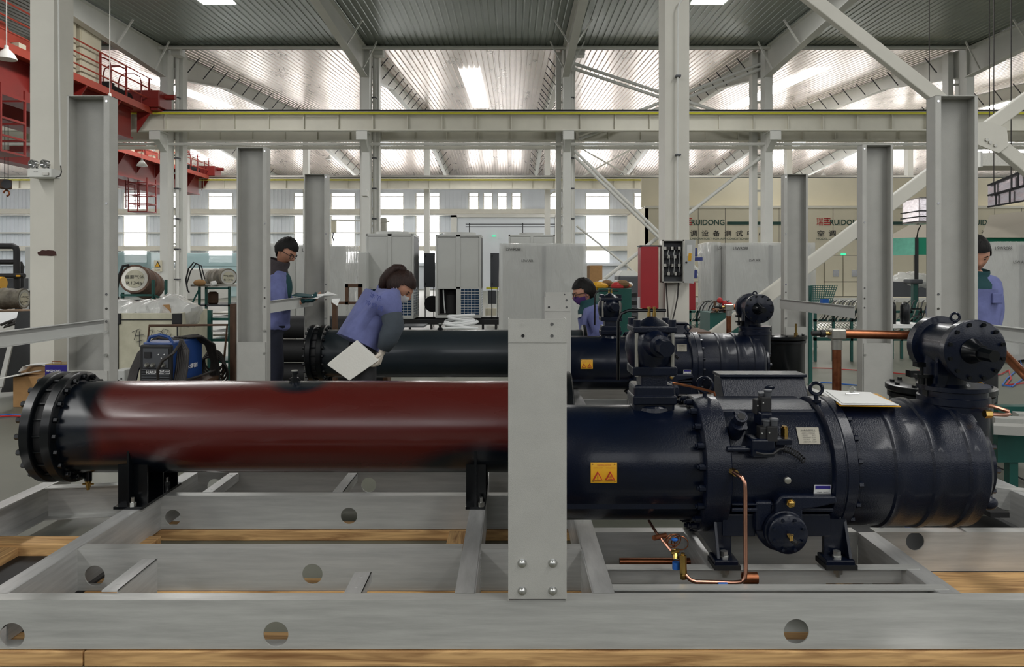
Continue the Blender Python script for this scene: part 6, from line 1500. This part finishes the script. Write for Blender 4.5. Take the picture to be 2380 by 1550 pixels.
# ---- welder on its cart
y_ = 6.4
t = thing('welding_machine', P(400, 890, y_), 'blue and black welding machine draped with black cables', 'welder')
x0, x1 = X(326, y_), X(402, y_); z0, z1 = Z(898, y_), Z(801, y_)
b = B(); ax = V((x0, y_, z0)); 
bd = P(474, 800, y_+.55)
def wq(u_, v_, z): # u along front (0..1), v depth
    f0 = V((x0, y_, z)); f1 = V((x1, y_-.02, z)); dd = V((X(474, y_+.62)-x1, .62, 0)); return f0.lerp(f1, u_)+dd*v_
def wbox(u0, u1, v0, v1, za, zb): return B().add([wq(u0, v0, za), wq(u1, v0, za), wq(u1, v1, za), wq(u0, v1, za), wq(u0, v0, zb), wq(u1, v0, zb), wq(u1, v1, zb), wq(u0, v1, zb)], [(0, 3, 2, 1), (4, 5, 6, 7), (0, 1, 5, 4), (1, 2, 6, 5), (2, 3, 7, 6), (3, 0, 4, 7)])
mk('case', wbox(.02, .98, .05, 1, z0, z1+.02), 'blue', t, bevel=.012); mk('front_frame', wbox(0, 1, -.02, .06, z0, z1), 'blackm', t, bevel=.014)
fp = mk('control_panel', wbox(.12, .92, -.03, -.015, z0+.16, z1-.03), 'darkgrey', t)
mk('display', wbox(.17, .38, -.045, -.03, z1-.11, z1-.06), 'blackm', fp)
for (u_, zz) in ((.25, .17), (.44, .17), (.76, .17)): mk('dial', B().lathe([(0, .022), (.012, .02), (.03, .012)], wq(u_, -.03, z1-zz), (0, -1, 0), 16), 'nickel', fp, True)
for k in range(4): mk('button', B().ball(wq(.62+.09*k, -.04, z1-.08-.03*(k % 2)), .006, 6, 4), 'inkwhite', fp)
for k in range(7): mk('louvre', wbox(.08, .95, -.035, -.02, z0+.015+k*.021, z0+.024+k*.021), 'darkgrey', t)
tx = B(); text(tx, 'HUAYUAN ZX7-400S', wq(.25, -.05, z1-.245), FX, FZ, .2, .03, True); mk('lettering', tx, 'inkwhite', t)
sd_ = (wq(1, 1, 0)-wq(1, 0, 0)).normalized(); tx = B(); text(tx, '星水焊割', wq(1, .3, z0+.11)+V((.006, -.004, 0)), sd_, FZ, .30, .045, True); mk('lettering', tx, 'inkwhite', t)
mk('carry_handle', B().tube([wq(.1, .1, z1), wq(.2, .1, z1+.06), wq(.5, .1, z1+.08), wq(.8, .1, z1+.06), wq(.95, .1, z1)], .014, 8), 'blue', t, True)
ctt = thing('welder_cart', P(420, 950, y_+.2), 'dark steel cart with a tall frame under the welding machine', 'cart')
mk('cart_deck', B().box(x0-.05, X(500, y_+.6), y_-.05, y_+.75, z0-.03, z0-.001), 'brown', ctt)
mk('cart_frame', B().tube([P(340, 830, 7.1), P(347, 757, 7.1), P(528, 755, 7.2), P(516, 890, 7.2), P(514, 900, 7.2)], .014, 6).tube([P(340, 830, 7.1), P(338, 900, 7.05)], .014, 6), 'brown', ctt, True)
for (a, yy) in ((x0, y_), (X(495, y_+.6), y_), (x0, y_+.7), (X(495, y_+.6), y_+.7)):
    mk('cart_leg', B().box(a-.015, a+.015, yy-.015, yy+.015, .12, z0-.03), 'brown', ctt); mk('wheel', B().cyl((a-.02, yy, .07), (a+.02, yy, .07), .07, n=18), 'rubber', ctt, True)
t = thing('welding_cables', P(430, 895, y_), 'bundle of black welding cables hung over the welding machine', 'cable')
rnd = random.Random(11)
for k in range(7):
    o = k*4.0; mk('cable_loop', B().tube([P(294+o*.7, 905, y_+.1), P(304+o*.7, 860, y_+.15), P(322+o*.8, 820, y_+.28), P(362+o*1.2, 787-rnd.random()*6, y_+.3), P(400+o, 790, y_+.2), P(414+o, 815, y_+.1), P(410+o, 860, y_+.05), P(402+o, 905, y_+.0)], .011, 7), 'cable', t, True)
for k in range(8):
    o = k*4; mk('cable_loop', B().tube([P(405+o, 785, y_+.3), P(440+o, 778+rnd.random()*5, y_+.45), P(478+o*.7, 800, y_+.6), P(492+o*.5, 840, y_+.7), P(488+o*.8, 885, y_+.7), P(486+o, 905, y_+.7)], .011, 7), 'cable', t, True)
for k in range(5): mk('cable_loop', B().torus(P(497, 838+k*6, 7.15), (.2, 1, .1*k), .10+.012*k, .010, 24, 6), 'cable', t, True)
mk('cable_loop', B().tube([P(368, 892, 6.25), P(366, 860, 6.22), P(378, 838, 6.2), P(402, 822, 6.2), P(418, 800, 6.25), P(420, 792, 6.3)], .013, 8), 'cable', t, True)
mk('cable_loop', B().tube([P(392, 890, 6.3), P(430, 884, 6.3), P(470, 872, 6.7), P(500, 860, 7.0), P(514, 852, 7.0)], .010, 8), 'cable', t, True)
# ---- cream box with plastic bags
y_ = 8.3
t = thing('cream_bin', P(370, 900, y_), 'dirty cream board box with black corners and scrawled characters', 'box')
x0, x1 = X(267, y_), X(416, y_); zt_ = Z(728, y_); dx = X(482, y_+1.0)
b = B().add([(x0, y_, 0), (x1, y_, 0), (x1, y_, zt_), (x0, y_, zt_), (x0, y_+.05, 0), (x1, y_+.05, 0), (x1, y_+.05, zt_), (x0, y_+.05, zt_)], [(0, 1, 2, 3), (7, 6, 5, 4), (3, 2, 6, 7)]); mk('front_board', b, 'creamdirty', t)
mk('side_board', B().add([(x1, y_, 0), (dx, y_+1.0, 0), (dx, y_+1.0, zt_), (x1, y_, zt_), (x1-.03, y_+.02, 0), (dx-.03, y_+1, 0), (dx-.03, y_+1, zt_), (x1-.03, y_+.02, zt_)], [(0, 1, 2, 3), (7, 6, 5, 4), (3, 2, 6, 7)]), 'creamdirty', t)
mk('top_board', B().add([(x0, y_, zt_-.12), (x1, y_, zt_-.12), (dx, y_+1, zt_-.12), (x0+.1, y_+1, zt_-.12)], [(0, 1, 2, 3)]), 'creamdirty', t)
mk('edge_strip', B().box(x0, x1, y_-.012, y_, zt_-.075, zt_-.065).box(x0+.035, x0+.043, y_-.012, y_, .1, zt_-.08).box(x1-.02, x1-.012, y_-.012, y_, .1, zt_-.08), 'ink', t)
for a in (x0+.02, x1-.02): mk('corner_cap', B().box(a-.05, a+.05, y_-.02, y_+.02, zt_-.12, zt_-.0), 'blackm', t, bevel=.006)
b = B()
for st in ([(307, 772), (325, 764)], [(318, 768), (312, 790)], [(314, 780), (334, 778)], [(324, 770), (324, 806)], [(316, 795), (332, 790)], [(345, 768), (356, 766), (352, 778), (346, 784), (360, 778)], [(366, 768), (378, 772), (370, 790)], [(372, 776), (380, 764), (392, 768), (384, 778), (398, 776), (392, 790)]):
    b.tube([P(a, c, y_-.016) for a, c in st], .0035, 4)
mk('scrawl', b, 'ink', t)
for (px_, w_, h_, lb, sd) in ((300, .40, .16, 'crumpled clear bag at the left on the cream box', 1), (350, .3, .13, 'crumpled clear bag in the middle of the cream box', 2), (385, .35, .2, 'big clear bag behind the flap on the cream box', 3)):
    rb = random.Random(sd); b = B().ball((X(px_, 8.6), 8.7, zt_-.02), 1, 22, 12, (w_, .3, h_)); ph = [rb.uniform(0, 6) for _ in range(4)]
    b.v = [(v[0]+.03*math.sin(v[1]*22+ph[0])+.02*math.sin(v[2]*40+ph[1]), v[1]+.02*math.sin(v[0]*25+ph[2]), v[2]+.03*math.sin(v[0]*18+ph[3])) for v in b.v]; mk('plastic_bag', b, 'film', smooth=True, label=lb, cat='bag', group='clear bags on the cream box')
mk('cardboard_flap', B().prism([(X(379, 8.5), zt_-.02), (X(402, 8.5), zt_-.0), (X(397, 8.5), zt_+.09), (X(379, 8.5), zt_+.085), (X(384, 8.5), zt_+.05)], 'y', 8.45, 8.47), 'card', label='brown cardboard flap standing among the clear bags', cat='cardboard')
t = thing('socket_box', P(278, 890, 7.6), 'small grey socket box low left of the welding machine', 'box')
mk('housing', bx(266, 290, 860, 977, 7.6, .2), 'cabinet', t, bevel=.01)
for (a, c) in ((270, 870), (275, 885), (281, 880)): mk('socket_hole', bx(a-1, a+1, c-2, c+2, 7.59, .01), 'blackm', t)
# ---- gas drum on green stand
def drum(p0, p1, r, m, label, txt):
    t = thing('gas_drum', (Vector(p0)+Vector(p1))/2-V((0, 0, r)), label, 'drum'); d = (V(p1)-V(p0)); L = d.length
    b = B().lathe([(0, r*.90), (.0, r*.98), (.05, r*.98), (.051, r*.86), (.12, r*.93), (.2, r), (L*.3, r), (L*.31, r*1.05), (L*.35, r*1.05), (L*.36, r), (L*.64, r), (L*.65, r*1.05), (L*.69, r*1.05), (L*.7, r), (L-.15, r), (L-.05, r*.8)], p0, d, 36); mk('drum_shell', b, m, t, True)
    mk('end_face', B().lathe([(0, r*.84), (.01, r*.84)], V(p0)-d.normalized()*.003, d, 30), 'nickel', t)
    dd = d.normalized(); ex = V((0, 0, 1)).cross(dd)*-1; ex = -ex.normalized() if ex.x < 0 else ex.normalized(); ez = dd.cross(ex); ez = -ez if ez.z < 0 else ez
    tx = B(); text(tx, txt, V(p0)-ex*r*.6-dd*.014, ex, ez, r*1.2, r*.25); text(tx, 'R134a', V(p0)-ex*r*.5-dd*.014-ez*r*.4, ex, ez, r*1.0, r*.22); mk('end_lettering', tx, 'ink', t)
    mk('end_label', B().lathe([(0, r*.62), (.004, r*.62)], V(p0)-dd*.009, dd, 20), 'creamdirty', t)
    return t
drum(P(313, 648, 11), P(356, 668, 11.9), .215, 'rust', 'rusty brown gas drum lying tilted on a green stand', '重要气体')
t = thing('drum_stand', P(330, 700, 11), 'green steel stand holding the rusty drum', 'stand')
for a in (281, 352, 382): mk('stand_leg', B().box(X(a, 11.0), X(a+4, 11.0), 11.0, 11.05, 0, Z(650 if a > 300 else 680, 11)), 'teal', t)
mk('stand_rail', B().bar(P(281, 686, 11.0), P(356, 686, 11.0), .03, .03).bar(P(356, 686, 11.0), P(390, 700, 11.3), .03, .03), 'teal', t)
mk('stand_rail', B().bar(P(268, 702, 10.9), P(402, 698, 10.9), .05, .05), 'blackm', t)
mk('drum_hose', B().tube([P(300, 616, 11), P(286, 618, 10.95), P(277, 640, 10.95), P(272, 670, 10.95), P(272, 690, 10.95), P(276, 702, 10.95)], .02, 8), 'rubber', smooth=True, label='black hose curving down left of the rusty drum', cat='hose')
drum(P(531, 644, 12.2), P(490, 646, 13.2), .13*1.1, 'rustgrey', 'grey gas drum lying on the bench at left centre', '气体')
t = thing('drum_bench', P(490, 700, 12), 'green steel bench under the grey drum', 'bench')
mk('bench_top', B().box(X(443, 12), X(560, 12), 12, 13.3, Z(666, 12), Z(661, 12)), 'nickel', t)
for a in (460, 476, 530): mk('bench_leg', B().box(X(a, 12), X(a+4, 12), 12, 12.05, 0, Z(666, 12)), 'teal', t)
mk('bench_brace', B().bar(P(462, 674, 12), P(445, 708, 12), .02, .02).box(X(476, 12), X(533, 12), 12, 12.04, Z(672, 12), Z(668, 12)), 'teal', t)
mk('lower_shelf', B().box(X(440, 12), X(545, 12), 12.0, 13, Z(712, 12), Z(708, 12)), 'darkgrey', t)
mk('cloth_bundle', B().ball(P(464, 657, 11.9), .09, 12, 8, (1.1, .8, .6)), 'card', smooth=True, label='orange-brown cloth bundle on the bench beside the grey drum', cat='cloth')
mk('paper_roll', B().cyl(P(490, 660, 11.9), P(502, 658, 11.95), .04, n=14), 'paper', smooth=True, label='white paper roll lying before the grey drum', cat='roll')
mk('hanging_tank', B().lathe([(0, .06), (.02, .085), (.17, .085), (.2, .05)], V((X(495, 12.3), 12.3, Z(708, 12))), (0, 0, 1), 18), 'brown', smooth=True, label='small brown tank standing under the bench', cat='tank')
mk('hose_loop', B().tube([P(470, 650, 11.9), P(462, 615, 11.9), P(450, 610, 11.9), P(438, 625, 11.9), P(432, 650, 11.9), P(436, 675, 11.9), P(440, 680, 11.9)], .012, 6).tube([P(476, 648, 11.9), P(468, 618, 11.9), P(456, 612, 11.9), P(443, 630, 11.9), P(434, 660, 11.9)], .010, 6), 'rubber', smooth=True, label='thin black hose looped over the bench end', cat='hose')
t = thing('scrap_pile', P(450, 716, 11), 'dark draped rubber sheets beside the grey bench', 'sheet'); b = B().ball((X(448, 11.4), 11.4, .5), 1, 20, 10, (.22, .2, .53)); mk('sheet_heap', b, 'rubber', t, True)
# teal shelf
t = thing('parts_shelf', P(508, 800, 9.4), 'dark green shelf with flat steel between the box and the brown plate', 'shelf')
for a in (481, 530): mk('shelf_post', B().box(X(a, 9.4), X(a+9, 9.4), 9.4, 9.46, 0, Z(721, 9.4)), 'teal', t)
for yy in (741, 790, 840): mk('shelf_board', B().box(X(485, 9.4), X(540, 9.4), 9.42, 9.9, Z(yy+4, 9.4), Z(yy-2, 9.4)), 'teal', t)
for (yy, m_) in ((727, 'nickel'), (736, 'paper'), (768, 'paper'), (778, 'nickel')): mk('flat_stock', B().box(X(492, 9.4), X(538, 9.4), 9.44, 9.85, Z(yy+4, 9.4), Z(yy, 9.4)), m_, t)
t = thing('brown_plate', P(543, 880, 7.2), 'brown rusted steel plate behind the plain grey post', 'plate')
mk('plate', B().box(X(534, 7.3), X(560, 7.3), 7.3, 7.36, 0, Z(706, 7.3)), 'brown', t); mk('edge', B().box(X(541, 7.2), X(546, 7.2), 7.2, 7.3, 0, Z(712, 7.2)), 'brown', t)
# dark vessels stacked behind the second unit at left
for k, (yy, y_, lb) in enumerate(((735, 10.2, 'topmost dark vessel stacked behind the reading man'), (790, 10.0, 'middle dark vessel stacked behind the reading man'), (845, 9.8, 'lowest dark vessel stacked behind the reading man'))):
    t = thing('dark_vessel', P(740, yy+26, y_), lb, 'vessel'); c = V((X(700, 9.9), 9.9, .155+.31*(2-k)))
    mk('shell', B().lathe([(-.4, .15), (1.15, .15)], c, (1, 0, 0), 32), 'blackm', t, True); mk('end_ring', B().lathe([(1.1, .16), (1.16, .16)], c, (1, 0, 0), 32), 'brown', t, True)
t = thing('brown_stand', P(800, 700, 9.2), 'brown wooden stand frame left of the bending woman', 'stand')
for (a, c, e_, f_) in ((802, 840, 660, 668), (802, 809, 660, 708), (832, 840, 660, 704), (770, 845, 701, 707), (772, 782, 707, 765)): mk('stand_bar', bx(a, c, e_, f_, 9.4, .07), 'brown', t)
mk('stand_post', B().box(X(772, 9.4), X(782, 9.4), 9.4, 9.47, 0, Z(765, 9.4)).box(X(836, 9.4), X(843, 9.4), 9.4, 9.47, 0, Z(704, 9.4)), 'brown', t)
t = thing('jig_stand', P(818, 640, 16), 'teal pipe jig behind the film-wrapped cabinet', 'jig')
mk('arm', bx(806, 828, 600, 606, 16, .1), 'teal', t); mk('pipe', bx(807, 826, 612, 619, 16, .1), 'darkgrey', t); mk('post', B().box(X(808, 16), X(811, 16), 16, 16.1, 0, Z(576, 16)), 'blackm', t)
for k in range(3): mk('hook', bx(819, 829, 628+k*8, 631+k*8, 16, .1), 'blackm', t)
mk('grey_locker', bx(830, 850, 586, 742, 18.6, .8), 'cabinet', label='narrow grey locker at the left of the first cooling cabinet', cat='locker', bevel=.01)
mk('junction_box', B().box(X(840, 27), X(852, 27), 27.0, 27.5, Z(455, 27), Z(440, 27)), 'steelw', label='small box high on the third far column', cat='box')
# suspended unit near the centre-left windows
t = thing('hanging_hoist', P(890, 540, 30), 'small grey hoist hung before the windows over the first cabinet', 'hoist')
mk('arm', B().bar(P(770, 511, 30), P(905, 515, 30), .06, .06), 'nickel', t); mk('hoist_body', bx(884, 898, 506, 545, 30, .3), 'nickel', t, bevel=.04); mk('hoist_hook', bx(770, 780, 512, 540, 30, .2), 'cream', t); mk('hanger_rod', B().cyl(P(838, 513, 30), (P(838, 513, 30).x, 30, roofz(30)), .03, n=6), 'darkgrey', t); mk('chain', B().tube([P(775, 540, 30), P(773, 552, 30), P(777, 562, 30)], .03, 6), 'darkgrey', t, True)
# ---- left edge: cardboard box, can, panels, pipework, drum
t = thing('cardboard_box', P(90, 918, 9.2), 'open brown cardboard box behind the near vessel end', 'box')
mk('carton', B().box(X(30, 8.35), X(160, 8.35), 8.35, 8.9, 0, Z(876, 8.35)), 'card', t, bevel=.006)
mk('flap', B().bar(P(26, 874, 8.4), P(70, 866, 8.4), .4, .012), 'foam', t); mk('padding', B().ball(P(85, 862, 8.8), .12, 14, 8, (1.5, 1, .55)), 'kraft', t, True)
b = B(); pts_ = [P(42, 864, 8.55), P(52, 852, 8.6), P(75, 848, 8.7), P(110, 847, 8.8), P(150, 846, 8.9)]
for k in range(4): b.add([pts_[k], pts_[k+1], pts_[k+1]+V((0, .13, .01)), pts_[k]+V((0, .13, .01))], [(0, 1, 2, 3)]).add([pts_[k]-V((0, 0, .006)), pts_[k+1]-V((0, 0, .006)), pts_[k+1]+V((0, .13, .004)), pts_[k]+V((0, .13, .004))], [(3, 2, 1, 0)])
mk('lid_paper', b, 'paper', t)
t = thing('paint_can', P(130, 868, 8.4), 'square indigo tin with a wire handle on the cardboard box', 'can')
mk('tin', B().box(X(104, 8.4), X(156, 8.4), 8.4, 8.65, Z(876, 8.4)+.003, Z(848, 8.4)), 'indigo', t, bevel=.006)
mk('tin_lid', B().box(X(104, 8.4), X(156, 8.4), 8.4, 8.65, Z(848, 8.4), Z(846.5, 8.4)), 'brass', t); mk('wire_handle', B().tube([P(121, 846, 8.5), P(121, 840, 8.5), P(142, 840, 8.5), P(142, 846, 8.5)], .005, 6), 'copperold', t, True)
tx = B(); text(tx, 'MINZHONG', P(107, 864, 8.39), FX, FZ, .16, .022, True); mk('tin_lettering', tx, 'inkwhite', t)
t = thing('leaning_panel', P(40, 912, 8.9), 'dark grey steel panel leaning at the left edge', 'panel', 'grey panels leaning at the left edge')
mk('sheet', B().add([P(2, 912, 8.9), P(82, 908, 9.4), P(82, 722, 9.6), P(42, 724, 9.3), P(2, 912, 9.0), P(82, 908, 9.5), P(82, 722, 9.7), P(42, 724, 9.4)], [(0, 1, 2, 3), (7, 6, 5, 4), (0, 3, 7, 4), (3, 2, 6, 7)]), 'darkgrey', t)
mk('panel_edge', B().bar(P(1, 900, 8.85), P(25, 800, 9.1), .05, .03), 'post', t)
t = thing('steel_sheet', P(0, 900, 9.6), 'near-black sheet standing at the very left edge', 'panel'); mk('sheet', B().add([P(-60, 880, 9.6), P(12, 880, 9.6), P(22, 790, 9.7), P(-60, 790, 9.7), P(-60, 880, 9.65), P(12, 880, 9.65), P(22, 790, 9.75), P(-60, 790, 9.75)], [(0, 1, 2, 3), (7, 6, 5, 4), (1, 5, 6, 2)]), 'blackm', t)
t = thing('grey_locker', P(70, 722, 16), 'tall grey locker beside the big left column', 'locker'); mk('body', bx(58, 84, 573, 796, 16, .6), 'cabinet', t, bevel=.01); mk('opening', bx(67, 80, 675, 720, 15.98, .02), 'blackm', t)
mk('blue_cloth', B().ball((X(74, 15.6), 15.6, .62), .10, 12, 8, (1, .8, 1.2)).box(X(74, 15.6)-.1, X(74, 15.6)+.1, 15.5, 15.7, 0, .52), 'indigo', smooth=True, label='blue cloth lying at the locker foot', cat='cloth')
t = thing('lagged_pipework', P(25, 690, 13.5), 'thick black lagged pipework before the left windows', 'pipework')
mk('pipe', B().tube([P(-60, 572, 13.5), P(30, 572, 13.5), P(37, 576, 13.5), P(39, 584, 13.5), P(39, 668, 13.5)], .055, 12), 'rubber', t, True)
mk('pipe', B().tube([P(-60, 609, 13.5), P(38, 609, 13.5)], .045, 12), 'rubber', t, True); mk('pipe', B().tube([P(-60, 641, 13.4), P(57, 641, 13.4)], .045, 12), 'rubber', t, True)
mk('pipe', B().tube([P(49, 668, 13.8), P(49, 620, 13.8), P(45, 610, 13.8)], .05, 12), 'rubber', t, True); mk('yellow_label', bx(37, 46, 639, 643, 13.3, .02), 'warn', t)
mk('support', B().box(X(34, 13.6), X(44, 13.6), 13.6, 13.7, 0, Z(668, 13.6)), 'blackm', t); mk('tray', bx(8, 42, 647, 672, 13.9, .3), 'darkgrey', t)
mk('orange_motor', B().cyl(P(-20, 658, 13.0), P(8, 658, 13.0), .11, n=18), 'warn', smooth=True, label='orange round motor at the left edge', cat='motor')
drum(P(56, 694, 12.0), P(-80, 694, 12.0), .165, 'rustgrey', 'weathered grey drum lying at the left edge', '气')
t = thing('low_bench', P(20, 740, 12), 'low bench with white sheets under the left drum', 'bench')
mk('bench_top', B().box(X(-80, 11.6), X(64, 11.6), 11.6, 12.6, Z(726, 11.6)-.03, Z(726, 11.6)), 'kraft', t); mk('white_sheet', B().add([P(-80, 765, 11), P(44, 745, 11), P(56, 724, 11.58), P(-80, 728, 11.58), P(-80, 768, 11), P(44, 748, 11), P(56, 727, 11.58), P(-80, 731, 11.58)], [(0, 1, 2, 3), (7, 6, 5, 4), (0, 4, 5, 1)]), 'wire', t)
for a in (-60, 56): mk('bench_leg', B().box(X(a, 11.7), X(a+4, 11.7), 11.7, 11.75, 0, Z(728, 11.7)), 'darkgrey', t)
mk('black_cable_heap', B().tube([P(2, 755, 10.5), P(20, 748, 10.5), P(38, 742, 10.5), P(30, 750, 10.4), P(10, 760, 10.4), P(36, 752, 10.4)], .02, 6), 'cable', smooth=True, label='black cables heaped above the left side rail', cat='cable')
# far machines against the wall at left
for k, (a, c, e_, f_, m_, lb) in enumerate(((265, 350, 586, 668, 'glassteal', 'pale teal glazed cabin far behind the rusty drum'), (420, 560, 588, 640, 'glassteal', 'pale teal glazed cabin far behind the grey drum'), (425, 560, 625, 700, 'steelw', 'white machine tool far behind the grey drum'), (620, 720, 585, 700, 'panelblue', 'pale far machine behind the reading man'))):
    t = thing('far_machine', P((a+c)/2, 680, 45), lb, 'machine'); mk('housing', B().box(X(a, 45), X(c, 45), 45-4*(k==2), 47-4*(k==2), 0, Z(e_, 45)), m_, t, bevel=.05)
    mk('window_band', B().box(X(a+8, 45), X(c-8, 45), 44.96, 45, Z(e_+30, 45), Z(e_+6, 45)), 'win' if False else 'glassteal', t)
